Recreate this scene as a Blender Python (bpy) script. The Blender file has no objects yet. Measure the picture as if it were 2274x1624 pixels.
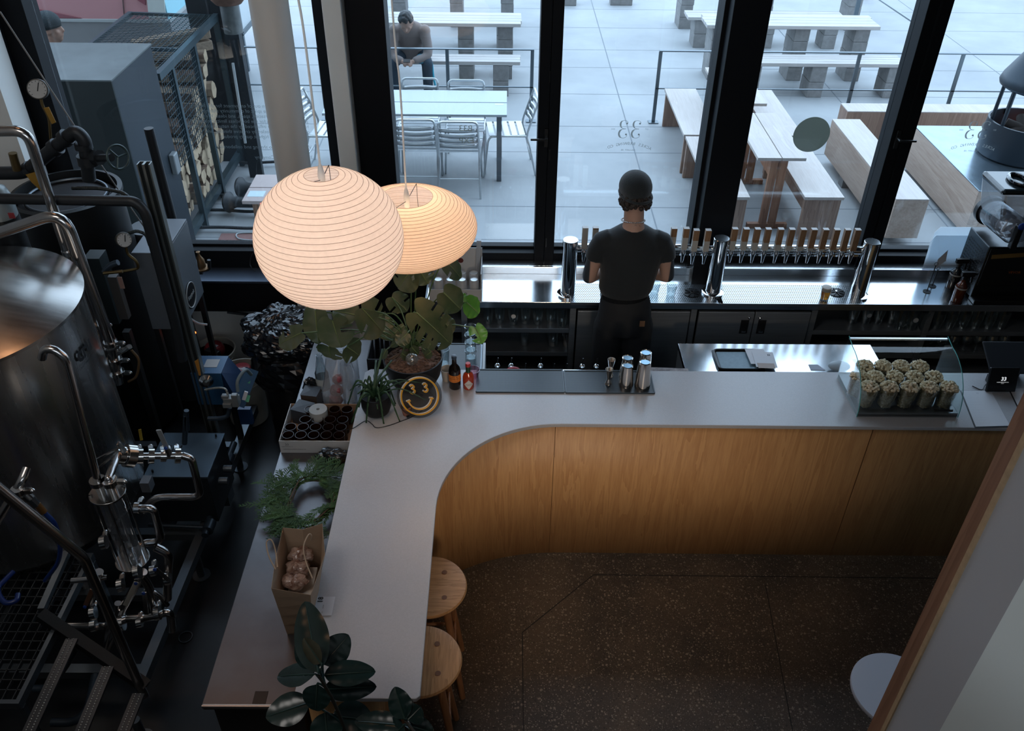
import bpy, bmesh, math, random
from mathutils import Vector, Matrix, Euler
R = math.radians
PI = math.pi
rnd = random.Random(33)
sc = bpy.context.scene
COL = sc.collection

# ---------------------------------------------------------------- camera
FPX, PITCH, YAW, ROLL, CAMZ = 1932.55, 0.64208, 0.010368, 0.0127, 4.0
cf = Vector((math.sin(YAW) * math.cos(PITCH), math.cos(YAW) * math.cos(PITCH), -math.sin(PITCH)))
cr = Vector((math.cos(YAW), -math.sin(YAW), 0))
cu = cr.cross(cf)
CR = cr * math.cos(ROLL) + cu * math.sin(ROLL)
CU = -cr * math.sin(ROLL) + cu * math.cos(ROLL)
cam = bpy.data.cameras.new('camera')
cam.sensor_width = 36
cam.lens = 36 * FPX / 2274
cam.clip_start = 0.05
cam.clip_end = 300
camo = bpy.data.objects.new('camera', cam)
COL.objects.link(camo)
mt = Matrix.Identity(4)
for i, v in enumerate((CR, CU, -cf)):
    for j in range(3):
        mt[j][i] = v[j]
mt[2][3] = CAMZ
camo.matrix_world = mt
sc.camera = camo
# ---------------------------------------------------------------- world, lights, exposure
w = bpy.data.worlds.new('overcast_sky')
sc.world = w
w.use_nodes = True
wt = w.node_tree
bg = wt.nodes['Background']
bg.inputs[0].default_value = (0.66, 0.80, 1.0, 1)
bg.inputs[1].default_value = 3.3


def lamp(kind, name, loc, to, power, col, size=0.3, size_y=None, spot=None, blend=0.8):
    L = bpy.data.lights.new(name, kind)
    L.energy = power
    L.color = col
    if kind == 'AREA':
        L.size = size
        if size_y:
            L.shape = 'RECTANGLE'
            L.size_y = size_y
    elif kind != 'SUN':
        L.shadow_soft_size = size
    if kind == 'SPOT':
        L.spot_size = spot
        L.spot_blend = blend
    o = bpy.data.objects.new(name, L)
    o.location = loc
    if to is not None:
        o.rotation_euler = (Vector(to) - Vector(loc)).to_track_quat('-Z', 'Y').to_euler()
    COL.objects.link(o)
    return o


po = lamp('AREA', 'window_portal', (0.3, 5.5, 3.4), (0.3, 0, 3.4), 1, (1, 1, 1), 6.7, 5.0)
po.data.cycles.is_portal = True
lamp('SPOT', 'mezzanine_edge_downlight', (0.5, 0.55, 2.22), (0.55, 3.45, 0.60), 95, (1.0, 0.78, 0.56), 0.12, spot=R(58), blend=1.0)
lamp('SPOT', 'ceiling_downlight_bar', (-0.5, 1.2, 5.75), (-0.6, 2.4, 1.0), 20, (1.0, 0.68, 0.5), 0.10, spot=R(55), blend=1.0)
lamp('AREA', 'rear_cool_fill', (0.6, -2.7, 4.2), (0.2, 3.6, 0.6), 75, (0.80, 0.90, 1.0), 4.0, 2.0)  # added cool fill from behind the camera; no window stands there
lamp('AREA', 'brewery_fill', (-2.0, 1.0, 5.8), (-2.0, 3.2, 1.0), 38, (1.0, 0.95, 0.90), 1.8)  # added soft fill to brighten the tank; no ceiling fixture stands there
lamp('AREA', 'warm_ceiling_panel', (-2.5, 4.6, 5.9), (-2.5, 4.6, 0), 4, (1.0, 0.5, 0.25), 0.6, 0.4)
sc.view_settings.view_transform = 'Standard'
sc.view_settings.look = 'None'
sc.view_settings.exposure = 0.15
sc.view_settings.gamma = 1.0
sc.cycles.use_denoising = True
sc.cycles.use_adaptive_sampling = True
sc.cycles.adaptive_threshold = 0.025
sc.cycles.max_bounces = 8
sc.cycles.diffuse_bounces = 4
sc.cycles.glossy_bounces = 4
sc.cycles.transmission_bounces = 6
sc.cycles.transparent_max_bounces = 24
sc.cycles.sample_clamp_indirect = 4
sc.cycles.caustics_reflective = False
sc.cycles.caustics_refractive = False


# ---------------------------------------------------------------- reading places off the photograph
def ray(x, y):
    return cf * FPX + CR * (x - 1137) - CU * (y - 812)


def Z(x, y, z=0.0):
    d = ray(x, y)
    return Vector((0, 0, CAMZ)) + d * ((z - CAMZ) / d.z)


def Y(x, y, yy):
    d = ray(x, y)
    return Vector((0, 0, CAMZ)) + d * (yy / d.y)


def X(x, y, xx):
    d = ray(x, y)
    return Vector((0, 0, CAMZ)) + d * (xx / d.x)


# ---------------------------------------------------------------- materials
def nt(name):
    m = bpy.data.materials.new(name)
    m.use_nodes = True
    t = m.node_tree
    for n in list(t.nodes):
        t.nodes.remove(n)
    o = t.nodes.new('ShaderNodeOutputMaterial')
    return m, t, o


def N(t, kind, **kw):
    n = t.nodes.new('ShaderNode' + kind)
    for k, v in kw.items():
        if k.startswith('_'):
            setattr(n, k[1:], v)
        else:
            key = int(k[1:]) if k[0] == 'i' and k[1:].isdigit() else k.replace('__', ' ')
            n.inputs[key].default_value = v
    return n


def c4(c):
    return (c[0], c[1], c[2], 1)


def M(name, col, rough=0.5, metal=0.0, var=0.0, scale=6.0, stretch=(1, 1, 1), bump=0.0, bscale=None, col2=None,
      spec=0.5, coat=0.0, emis=None, estr=1.0, alpha=1.0, aniso=0.0, rvar=0.0, sss=0.0, sheen=0.0):
    m, t, o = nt(name)
    b = N(t, 'BsdfPrincipled')
    b.inputs['Base Color'].default_value = c4(col)
    b.inputs['Roughness'].default_value = rough
    b.inputs['Metallic'].default_value = metal
    b.inputs['Specular IOR Level'].default_value = spec
    b.inputs['Coat Weight'].default_value = coat
    b.inputs['Coat Roughness'].default_value = 0.1
    b.inputs['Alpha'].default_value = alpha
    b.inputs['Anisotropic'].default_value = aniso
    b.inputs['Sheen Weight'].default_value = sheen
    b.inputs['Subsurface Weight'].default_value = sss
    if emis:
        b.inputs['Emission Color'].default_value = c4(emis)
        b.inputs['Emission Strength'].default_value = estr
    L = t.links.new
    L(b.outputs[0], o.inputs[0])
    if var or bump or col2 or rvar:
        tc = N(t, 'TexCoord')
        mp = N(t, 'Mapping')
        mp.inputs['Scale'].default_value = stretch
        L(tc.outputs['Object'], mp.inputs[0])
        nz = N(t, 'TexNoise', Scale=scale, Detail=6.0, Roughness=0.6)
        L(mp.outputs[0], nz.inputs['Vector'])
        if var or col2:
            r = N(t, 'ValToRGB')
            r.color_ramp.elements[0].position = 0.3
            r.color_ramp.elements[1].position = 0.7
            a = col2 if col2 else tuple(max(0, x * (1 - var)) for x in col)
            c = col if col2 else tuple(min(1, x * (1 + var)) for x in col)
            r.color_ramp.elements[0].color = c4(a)
            r.color_ramp.elements[1].color = c4(c)
            L(nz.outputs[0], r.inputs[0])
            L(r.outputs[0], b.inputs['Base Color'])
        if rvar:
            mr = N(t, 'MapRange')
            mr.inputs[3].default_value = max(0, rough - rvar)
            mr.inputs[4].default_value = min(1, rough + rvar)
            L(nz.outputs[0], mr.inputs[0])
            L(mr.outputs[0], b.inputs['Roughness'])
        if bump:
            bp = N(t, 'Bump', Strength=bump)
            bp.inputs['Distance'].default_value = 0.01
            if bscale:
                nz = N(t, 'TexNoise', Scale=bscale, Detail=4.0)
                L(mp.outputs[0], nz.inputs['Vector'])
            L(nz.outputs[0], bp.inputs['Height'])
            L(bp.outputs[0], b.inputs['Normal'])
    return m


def glass(name, tint=(1, 1, 1), ior=1.45, rough=0.0, gain=1.0, base=0.0, haze=None):
    """thin pane: see-through, with a Fresnel reflection"""
    m, t, o = nt(name)
    L = t.links.new
    tr = N(t, 'BsdfTransparent', Color=c4(tint))
    gl = N(t, 'BsdfGlossy', Roughness=rough, Color=(1, 1, 1, 1))
    f0 = ((ior - 1) / (ior + 1)) ** 2
    ge = N(t, 'NewGeometry')
    dp = N(t, 'VectorMath', _operation='DOT_PRODUCT')
    L(ge.outputs['Normal'], dp.inputs[0])
    L(ge.outputs['Incoming'], dp.inputs[1])
    ab = N(t, 'Math', _operation='ABSOLUTE')
    L(dp.outputs['Value'], ab.inputs[0])
    om = N(t, 'Math', _operation='SUBTRACT')
    om.inputs[0].default_value = 1.0
    L(ab.outputs[0], om.inputs[1])
    pw = N(t, 'Math', _operation='POWER')
    L(om.outputs[0], pw.inputs[0])
    pw.inputs[1].default_value = 5.0
    fr = N(t, 'Math', _operation='MULTIPLY_ADD')
    L(pw.outputs[0], fr.inputs[0])
    fr.inputs[1].default_value = 1 - f0
    fr.inputs[2].default_value = f0
    ma = N(t, 'Math', _operation='MULTIPLY_ADD')
    ma.inputs[1].default_value = gain
    ma.inputs[2].default_value = base
    ma.use_clamp = True
    mx = N(t, 'MixShader')
    L(fr.outputs[0], ma.inputs[0])
    L(ma.outputs[0], mx.inputs[0])
    src = tr.outputs[0]
    if haze:
        df = N(t, 'BsdfDiffuse', Color=c4(haze[1]))
        m2 = N(t, 'MixShader')
        m2.inputs[0].default_value = haze[0]
        L(tr.outputs[0], m2.inputs[1])
        L(df.outputs[0], m2.inputs[2])
        src = m2.outputs[0]
    L(src, mx.inputs[1])
    L(gl.outputs[0], mx.inputs[2])
    L(mx.outputs[0], o.inputs[0])
    return m


def wood(name, c1, c2, axis='Z', scale=1.0, rough=0.45, bands=9.0, plank=0.0, coat=0.0):
    """grain runs along axis"""
    m, t, o = nt(name)
    L = t.links.new
    b = N(t, 'BsdfPrincipled', Roughness=rough)
    b.inputs['Coat Weight'].default_value = coat
    L(b.outputs[0], o.inputs[0])
    tc = N(t, 'TexCoord')
    mp = N(t, 'Mapping')
    s = [8.0 * scale] * 3
    s['XYZ'.index(axis)] = 0.55 * scale
    mp.inputs['Scale'].default_value = s
    L(tc.outputs['Object'], mp.inputs[0])
    n1 = N(t, 'TexNoise', Scale=1.4, Detail=4.0, Roughness=0.55, Distortion=0.6)
    L(mp.outputs[0], n1.inputs['Vector'])
    mul = N(t, 'Math', _operation='MULTIPLY')
    mul.inputs[1].default_value = bands
    L(n1.outputs[0], mul.inputs[0])
    fr = N(t, 'Math', _operation='FRACT')
    L(mul.outputs[0], fr.inputs[0])
    n2 = N(t, 'TexNoise', Scale=14.0, Detail=5.0)
    L(mp.outputs[0], n2.inputs['Vector'])
    ad = N(t, 'Math', _operation='MULTIPLY_ADD')
    ad.inputs[1].default_value = 0.45
    L(fr.outputs[0], ad.inputs[0])
    L(n2.outputs[0], ad.inputs[2])
    r = N(t, 'ValToRGB')
    r.color_ramp.elements[0].position = 0.3
    r.color_ramp.elements[1].position = 0.95
    r.color_ramp.elements[0].color = c4(c1)
    r.color_ramp.elements[1].color = c4(c2)
    L(ad.outputs[0], r.inputs[0])
    L(r.outputs[0], b.inputs['Base Color'])
    bp = N(t, 'Bump', Strength=0.08)
    L(ad.outputs[0], bp.inputs['Height'])
    L(bp.outputs[0], b.inputs['Normal'])
    return m


def terrazzo():
    m, t, o = nt('polished_aggregate_concrete')
    L = t.links.new
    b = N(t, 'BsdfPrincipled', Roughness=0.32)
    b.inputs['Specular IOR Level'].default_value = 0.3
    L(b.outputs[0], o.inputs[0])
    tc = N(t, 'TexCoord')
    big = N(t, 'TexNoise', Scale=1.3, Detail=7.0, Roughness=0.65)
    L(tc.outputs['Object'], big.inputs['Vector'])
    r0 = N(t, 'ValToRGB')
    r0.color_ramp.elements[0].position = 0.35
    r0.color_ramp.elements[1].position = 0.7
    r0.color_ramp.elements[0].color = (0.040, 0.036, 0.034, 1)
    r0.color_ramp.elements[1].color = (0.105, 0.080, 0.060, 1)
    L(big.outputs[0], r0.inputs[0])
    cur = r0.outputs[0]
    for sc_, thr, colr, seed in ((120, 0.10, (0.45, 0.40, 0.33, 1), 0), (75, 0.09, (0.012, 0.012, 0.012, 1), 3.3), (190, 0.13, (0.30, 0.26, 0.21, 1), 7.1), (60, 0.07, (0.35, 0.30, 0.24, 1), 11.7)):
        mp = N(t, 'Mapping')
        mp.inputs['Location'].default_value = (seed, seed * 2, seed)
        L(tc.outputs['Object'], mp.inputs[0])
        v = N(t, 'TexVoronoi', Scale=float(sc_))
        v.inputs['Randomness'].default_value = 1.0
        L(mp.outputs[0], v.inputs['Vector'])
        wn = N(t, 'Math', _operation='GREATER_THAN')
        sepc = N(t, 'SeparateColor')
        L(v.outputs['Color'], sepc.inputs[0])
        L(sepc.outputs[0], wn.inputs[0])
        wn.inputs[1].default_value = 0.55
        lt = N(t, 'Math', _operation='LESS_THAN')
        mu2 = N(t, 'Math', _operation='MULTIPLY')
        mu2.inputs[1].default_value = 0.42
        L(sepc.outputs[1], mu2.inputs[0])
        L(v.outputs['Distance'], lt.inputs[0])
        L(mu2.outputs[0], lt.inputs[1])
        mu = N(t, 'Math', _operation='MULTIPLY')
        L(wn.outputs[0], mu.inputs[0])
        L(lt.outputs[0], mu.inputs[1])
        sf = N(t, 'Math', _operation='MULTIPLY')
        sf.inputs[1].default_value = 0.5
        L(mu.outputs[0], sf.inputs[0])
        mx = N(t, 'Mix', _data_type='RGBA')
        L(sf.outputs[0], mx.inputs[0])
        L(cur, mx.inputs[6])
        mx.inputs[7].default_value = colr
        cur = mx.outputs[2]
    L(cur, b.inputs['Base Color'])
    return m


def pavement():
    m, t, o = nt('scored_pavement')
    L = t.links.new
    b = N(t, 'BsdfPrincipled', Roughness=0.6)
    L(b.outputs[0], o.inputs[0])
    tc = N(t, 'TexCoord')
    n1 = N(t, 'TexNoise', Scale=0.8, Detail=8.0, Roughness=0.62)
    L(tc.outputs['Object'], n1.inputs['Vector'])
    r = N(t, 'ValToRGB')
    r.color_ramp.elements[0].position = 0.3
    r.color_ramp.elements[1].position = 0.72
    r.color_ramp.elements[0].color = (0.26, 0.275, 0.285, 1)
    r.color_ramp.elements[1].color = (0.385, 0.40, 0.41, 1)
    L(n1.outputs[0], r.inputs[0])
    n2 = N(t, 'TexNoise', Scale=9.0, Detail=5.0, Roughness=0.7)
    L(tc.outputs['Object'], n2.inputs['Vector'])
    st = N(t, 'MapRange')
    st.inputs[1].default_value = 0.66
    st.inputs[2].default_value = 0.74
    st.inputs[4].default_value = 0.35
    L(n2.outputs[0], st.inputs[0])
    mx = N(t, 'Mix', _data_type='RGBA')
    L(st.outputs[0], mx.inputs[0])
    L(r.outputs[0], mx.inputs[6])
    mx.inputs[7].default_value = (0.2, 0.22, 0.25, 1)
    L(mx.outputs[2], b.inputs['Base Color'])
    return m


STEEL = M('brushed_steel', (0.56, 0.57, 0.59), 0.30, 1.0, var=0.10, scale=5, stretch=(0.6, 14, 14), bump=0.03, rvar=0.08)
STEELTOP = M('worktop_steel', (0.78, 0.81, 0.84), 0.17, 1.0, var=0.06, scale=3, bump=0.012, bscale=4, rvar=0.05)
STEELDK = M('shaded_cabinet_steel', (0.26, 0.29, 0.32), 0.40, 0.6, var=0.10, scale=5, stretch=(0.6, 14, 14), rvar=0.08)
WARMTOP = M('worn_steel_sheet', (0.17, 0.165, 0.17), 0.36, 1.0, var=0.12, scale=4, bump=0.03, bscale=30, rvar=0.1)
CHROME = M('polished_chrome', (0.78, 0.79, 0.80), 0.07, 1.0)
PIPE = M('sanitary_tube_steel', (0.44, 0.42, 0.41), 0.20, 1.0, var=0.1, scale=9)
TANK = M('tank_steel', (0.50, 0.48, 0.46), 0.27, 1.0, var=0.12, scale=2.5, stretch=(7, 7, 0.5), rvar=0.08)
TANKTOP = M('tank_lid_steel', (0.40, 0.38, 0.36), 0.24, 1.0, var=0.1, scale=3, stretch=(1, 10, 1), rvar=0.07)
BLACK = M('black_powder_coat', (0.008, 0.009, 0.011), 0.5, spec=.12)
BLACKP = M('black_plastic', (0.012, 0.012, 0.013), 0.3)
RUBBER = M('black_rubber', (0.016, 0.022, 0.030), 0.35)
IRON = M('black_iron_pipe', (0.018, 0.020, 0.023), 0.45, 0.3, bump=0.1, bscale=80)
IRONBL = M('blue_black_pipe', (0.030, 0.045, 0.062), 0.4, 0.4)
STONE = M('grey_quartz', (0.455, 0.455, 0.475), 0.27, 0, var=0.05, scale=160)
OAKV = wood('rift_oak_veneer', (0.50, 0.245, 0.095), (0.66, 0.365, 0.155), 'Z', 1.0, 0.5, 5)
OAKS = wood('oak_stool', (0.30, 0.15, 0.06), (0.50, 0.28, 0.13), 'X', 1.3, 0.38, 7)
OAKS2 = wood('oak_stool_cross_grain', (0.30, 0.15, 0.06), (0.50, 0.28, 0.13), 'Y', 1.3, 0.38, 7)
TRIMW = wood('red_brown_trim', (0.16, 0.075, 0.045), (0.25, 0.13, 0.08), 'Z', 1.0, 0.4, 5)
PLYEDGE = M('plywood_edge', (0.42, 0.29, 0.17), 0.6, var=0.15, scale=30)
PLYTOP = wood('pale_weathered_ply', (0.42, 0.36, 0.33), (0.53, 0.48, 0.45), 'Y', 0.6, 0.5, 3)
PLYSIDE = wood('ply_side', (0.22, 0.13, 0.10), (0.36, 0.24, 0.18), 'Z', 0.7, 0.55, 4)
PLYSIDEL = wood('light_ply_side', (0.36, 0.26, 0.20), (0.52, 0.41, 0.34), 'Y', 0.6, 0.55, 3)
PLANK = wood('weathered_plank', (0.38, 0.35, 0.34), (0.54, 0.52, 0.50), 'X', 0.5, 0.6, 3)
BLOCK = M('concrete_block', (0.25, 0.245, 0.24), 0.9, var=0.18, scale=12, bump=0.3, bscale=60)
WHITEW = M('white_painted_wall', (0.78, 0.78, 0.75), 0.6, var=0.03, scale=4)
GREYW = M('grey_painted_wall', (0.40, 0.39, 0.37), 0.7)
DARKW = M('charcoal_wall', (0.05, 0.05, 0.052), 0.7)
CEILM = M('ceiling_paint', (0.16, 0.16, 0.165), 0.8)
PANE = glass('window_glass', (0.90, 0.955, 0.975), 1.5, 0.0, 1.0, 0.0, haze=(0.006, (0.55, 0.65, 0.75)))
CLEAR = glass('clear_glass', (0.93, 0.97, 0.97), 1.45, 0.02, 1.3, 0.03)
FLOORM = terrazzo()
PAVE = pavement()


# ---------------------------------------------------------------- mesh builder
def frame(d, up=None):
    d = Vector(d).normalized()
    u = Vector(up) if up else (Vector((0, 0, 1)) if abs(d.z) < 0.95 else Vector((0, 1, 0)))
    a = u.cross(d).normalized()
    return a, d.cross(a)


class MB:
    def __init__(s):
        s.v, s.f, s.sm = [], [], []

    def add(s, vs, fs, sm=False):
        k = len(s.v)
        s.v += [tuple(v) for v in vs]
        for f in fs:
            s.f.append([k + i for i in f])
            s.sm.append(sm)
        return s

    def box(s, c, d, rz=0.0, rot=None):
        c = Vector(c)
        rm = rot if rot is not None else Matrix.Rotation(rz, 3, 'Z')
        vs = [c + rm @ Vector((i * d[0] / 2, j * d[1] / 2, k * d[2] / 2)) for i in (-1, 1) for j in (-1, 1) for k in (-1, 1)]
        return s.add(vs, [(0, 1, 3, 2), (4, 6, 7, 5), (0, 4, 5, 1), (2, 3, 7, 6), (0, 2, 6, 4), (1, 5, 7, 3)])

    def bb(s, x0, x1, y0, y1, z0, z1):
        return s.box(((x0 + x1) / 2, (y0 + y1) / 2, (z0 + z1) / 2), (abs(x1 - x0), abs(y1 - y0), abs(z1 - z0)))

    def bar(s, p, q, w, h, up=None):
        """box beam from p to q"""
        p, q = Vector(p), Vector(q)
        a, b = frame(q - p, up)
        vs = [o + a * (i * w / 2) + b * (j * h / 2) for o in (p, q) for i, j in ((-1, -1), (1, -1), (1, 1), (-1, 1))]
        return s.add(vs, [(3, 2, 1, 0), (4, 5, 6, 7), (0, 1, 5, 4), (1, 2, 6, 5), (2, 3, 7, 6), (3, 0, 4, 7)])

    def cyl(s, p, q, r0, r1=None, n=20, cap=True):
        p, q = Vector(p), Vector(q)
        r1 = r0 if r1 is None else r1
        a, b = frame(q - p)
        vs = []
        for o, r in ((p, r0), (q, r1)):
            for i in range(n):
                t = 2 * PI * i / n
                vs.append(o + a * (math.cos(t) * r) + b * (math.sin(t) * r))
        k = len(s.v)
        s.add(vs, [(i, (i + 1) % n, n + (i + 1) % n, n + i) for i in range(n)], True)
        if cap:
            for f in (list(range(n))[::-1], list(range(n, 2 * n))):
                s.f.append([k + i for i in f])
                s.sm.append(False)
        return s

    def tube(s, pts, r, n=12, closed=False, cap=True):
        """smooth tube through pts; r a number or one per point"""
        pts = [Vector(p) for p in pts]
        m = len(pts)
        rs = r if isinstance(r, (list, tuple)) else [r] * m
        k = len(s.v)
        a = None
        for i, p in enumerate(pts):
            if closed:
                d = pts[(i + 1) % m] - pts[i - 1]
            else:
                d = pts[min(i + 1, m - 1)] - pts[max(i - 1, 0)]
            d = d.normalized()
            if a is None:
                a, b = frame(d)
            else:
                a = (a - d * a.dot(d))
                if a.length < 1e-6:
                    a, b = frame(d)
                a = a.normalized()
            b = d.cross(a)
            for j in range(n):
                t = 2 * PI * j / n
                s.v.append(tuple(p + a * (math.cos(t) * rs[i]) + b * (math.sin(t) * rs[i])))
        for i in range(m if closed else m - 1):
            for j in range(n):
                i2 = (i + 1) % m
                s.f.append([k + i * n + j, k + i * n + (j + 1) % n, k + i2 * n + (j + 1) % n, k + i2 * n + j])
                s.sm.append(True)
        if cap and not closed:
            s.f.append([k + j for j in range(n)][::-1])
            s.f.append([k + (m - 1) * n + j for j in range(n)])
            s.sm += [False, False]
        return s

    def lathe(s, prof, o=(0, 0, 0), n=28, d=(0, 0, 1)):
        """prof [(r, h)...] turned about direction d through o"""
        o = Vector(o)
        d = Vector(d).normalized()
        a, b = frame(d)
        k = len(s.v)
        for r, h in prof:
            for j in range(n):
                t = 2 * PI * j / n
                s.v.append(tuple(o + d * h + a * (math.cos(t) * r) + b * (math.sin(t) * r)))
        for i in range(len(prof) - 1):
            for j in range(n):
                s.f.append([k + i * n + j, k + i * n + (j + 1) % n, k + (i + 1) * n + (j + 1) % n, k + (i + 1) * n + j])
                s.sm.append(True)
        for i, rev in ((0, True), (len(prof) - 1, False)):
            if prof[i][0] > 1e-5 and prof[0][0] >= 0:
                f = [k + i * n + j for j in range(n)]
                s.f.append(f[::-1] if rev else f)
                s.sm.append(False)
        return s

    def cup(s, prof, o=(0, 0, 0), n=28, d=(0, 0, 1)):
        """lathe without end caps"""
        k = len(s.f)
        s.lathe(prof, o, n, d)
        m = (len(prof) - 1) * n
        s.f = s.f[:k + m]
        s.sm = s.sm[:k + m]
        return s

    def prism(s, poly, z0, z1):
        n = len(poly)
        vs = [(x, y, z0) for x, y in poly] + [(x, y, z1) for x, y in poly]
        s.add(vs, [tuple(range(n))[::-1], tuple(range(n, 2 * n))] + [(i, (i + 1) % n, n + (i + 1) % n, n + i) for i in range(n)])
        return s

    def prismd(s, pts, d):
        """any planar polygon of 3-d points pushed along d"""
        n = len(pts)
        d = Vector(d)
        pts = [Vector(p) for p in pts]
        return s.add(pts + [p + d for p in pts], [tuple(range(n))[::-1], tuple(range(n, 2 * n))] + [(i, (i + 1) % n, n + (i + 1) % n, n + i) for i in range(n)])

    def ball(s, c, r, nu=16, nv=10, sx=(1, 1, 1), rot=None):
        c = Vector(c)
        k = len(s.v)
        for i in range(nv + 1):
            ph = PI * i / nv
            for j in range(nu):
                t = 2 * PI * j / nu
                p = Vector((math.sin(ph) * math.cos(t) * sx[0], math.sin(ph) * math.sin(t) * sx[1], math.cos(ph) * sx[2])) * r
                if rot is not None:
                    p = rot @ p
                s.v.append(tuple(c + p))
        for i in range(nv):
            for j in range(nu):
                s.f.append([k + i * nu + j, k + (i + 1) * nu + j, k + (i + 1) * nu + (j + 1) % nu, k + i * nu + (j + 1) % nu])
                s.sm.append(True)
        return s

    def grid(s, fn, nu, nv, sm=True):
        k = len(s.v)
        for i in range(nu + 1):
            for j in range(nv + 1):
                s.v.append(tuple(fn(i / nu, j / nv)))
        for i in range(nu):
            for j in range(nv):
                s.f.append([k + i * (nv + 1) + j, k + (i + 1) * (nv + 1) + j, k + (i + 1) * (nv + 1) + j + 1, k + i * (nv + 1) + j + 1])
                s.sm.append(sm)
        return s

    def loft(s, rings, n=16, cap=True):
        """rings [(centre, rx, ry, axis_x, axis_y)]: closed elliptical sections"""
        k = len(s.v)
        for c, rx, ry, ax, ay in rings:
            c, ax, ay = Vector(c), Vector(ax), Vector(ay)
            for j in range(n):
                t = 2 * PI * j / n
                s.v.append(tuple(c + ax * (math.cos(t) * rx) + ay * (math.sin(t) * ry)))
        m = len(rings)
        for i in range(m - 1):
            for j in range(n):
                s.f.append([k + i * n + j, k + i * n + (j + 1) % n, k + (i + 1) * n + (j + 1) % n, k + (i + 1) * n + j])
                s.sm.append(True)
        if cap:
            s.f.append([k + j for j in range(n)][::-1])
            s.f.append([k + (m - 1) * n + j for j in range(n)])
            s.sm += [True, True]
        return s

    def build(s, name, mat, parent=None, bev=0.0, sub=0, solid=0.0, remesh=0.0, smooth=0, tags=None, origin=None, weld=False, decim=0):
        me = bpy.data.meshes.new(name)
        vs = [Vector(v) for v in s.v]
        if parent is not None:
            off = wloc(parent)
            o0 = Vector((0, 0, 0))
        else:
            if origin is None:
                xs = [v.x for v in vs]
                ys = [v.y for v in vs]
                o0 = Vector(((min(xs) + max(xs)) / 2, (min(ys) + max(ys)) / 2, min(v.z for v in vs)))
            else:
                o0 = Vector(origin)
            off = o0
        me.from_pydata([v - off for v in vs], [], s.f)
        me.validate()
        for p, k in zip(me.polygons, s.sm):
            p.use_smooth = k
        bm = bmesh.new()
        bm.from_mesh(me)
        if weld:
            bmesh.ops.remove_doubles(bm, verts=bm.verts, dist=1e-5)
        bmesh.ops.recalc_face_normals(bm, faces=bm.faces)
        bm.to_mesh(me)
        bm.free()
        if any(s.sm):
            me.set_sharp_from_angle(angle=R(44))
        for m_ in (mat if isinstance(mat, (list, tuple)) else [mat]):
            me.materials.append(m_)
        ob = bpy.data.objects.new(name, me)
        COL.objects.link(ob)
        ob.location = o0
        if parent is not None:
            ob.parent = parent
        if solid:
            d = ob.modifiers.new('thickness', 'SOLIDIFY')
            d.thickness = solid
        if remesh:
            d = ob.modifiers.new('skin', 'REMESH')
            d.mode = 'VOXEL'
            d.voxel_size = remesh
            d.use_smooth_shade = True
            if smooth:
                d = ob.modifiers.new('soft', 'SMOOTH')
                d.iterations = smooth
                d.factor = 0.6
        if bev:
            d = ob.modifiers.new('bevel', 'BEVEL')
            d.width = bev
            d.segments = 2
            d.limit_method = 'ANGLE'
            d.angle_limit = R(40)
            d.harden_normals = False
        if sub:
            d = ob.modifiers.new('subdivision', 'SUBSURF')
            d.levels = sub
            d.render_levels = sub
        if tags:
            tag(ob, *tags)
        return ob


def wloc(o):
    v = Vector((0, 0, 0))
    while o is not None:
        v += Vector(o.location)
        o = o.parent
    return v


def tag(o, label=None, cat=None, group=None, kind=None):
    if label:
        o['label'] = label
    if cat:
        o['category'] = cat
    if group:
        o['group'] = group
    if kind:
        o['kind'] = kind
    return o


def thing(name, label, cat, loc=(0, 0, 0), group=None, kind=None):
    o = bpy.data.objects.new(name, None)
    o.empty_display_size = 0.05
    COL.objects.link(o)
    o.location = loc
    return tag(o, label, cat, group, kind)


KIDS = {}


def copy_tree(o, label=None, group=None, loc=None, rz=None, scale=None):
    def cp(a, par):
        c = a.copy()
        COL.objects.link(c)
        if par is not None:
            c.parent = par
        for k in [x for x in bpy.data.objects if x.parent == a] if a.name not in KIDS else [bpy.data.objects[n] for n in KIDS[a.name]]:
            cp(k, c)
        return c
    if o.name not in KIDS:
        KIDS[o.name] = [x.name for x in bpy.data.objects if x.parent == o]
        for kn in KIDS[o.name]:
            if kn not in KIDS:
                KIDS[kn] = [x.name for x in bpy.data.objects if x.parent == bpy.data.objects[kn]]
                for k2 in KIDS[kn]:
                    KIDS.setdefault(k2, [])
    c = cp(o, None)
    if label:
        c['label'] = label
    if group:
        c['group'] = group
    if loc is not None:
        c.location = loc
    if rz is not None:
        c.rotation_euler = (0, 0, rz)
    if scale is not None:
        c.scale = scale
    return c


def struct(mb, name, mat, **kw):
    o = mb.build(name, mat, **kw)
    if kw.get('parent') is None:
        o['kind'] = 'structure'
    return o


def text_mb(items, mb=None, depth=0.0006):
    """items: (string, size, centre, x axis, y axis[, align]) gathered into one mesh of letters"""
    mb = mb or MB()
    for it in items:
        s, size, c, ax, ay = it[:5]
        al = it[5] if len(it) > 5 else 'CENTER'
        cu_ = bpy.data.curves.new('letters', 'FONT')
        cu_.body = s
        cu_.size = size
        cu_.align_x = al
        cu_.align_y = 'CENTER'
        cu_.resolution_u = 2
        cu_.extrude = 0
        if len(it) > 6:
            cu_.offset = it[6]
        to = bpy.data.objects.new('letters', cu_)
        me = bpy.data.meshes.new_from_object(to)
        c, ax, ay = Vector(c), Vector(ax).normalized(), Vector(ay).normalized()
        nn = ax.cross(ay)
        mb.add([c + ax * v.co.x + ay * v.co.y + nn * depth for v in me.vertices], [tuple(p.vertices) for p in me.polygons])
        bpy.data.objects.remove(to)
        bpy.data.meshes.remove(me)
    return mb


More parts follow.
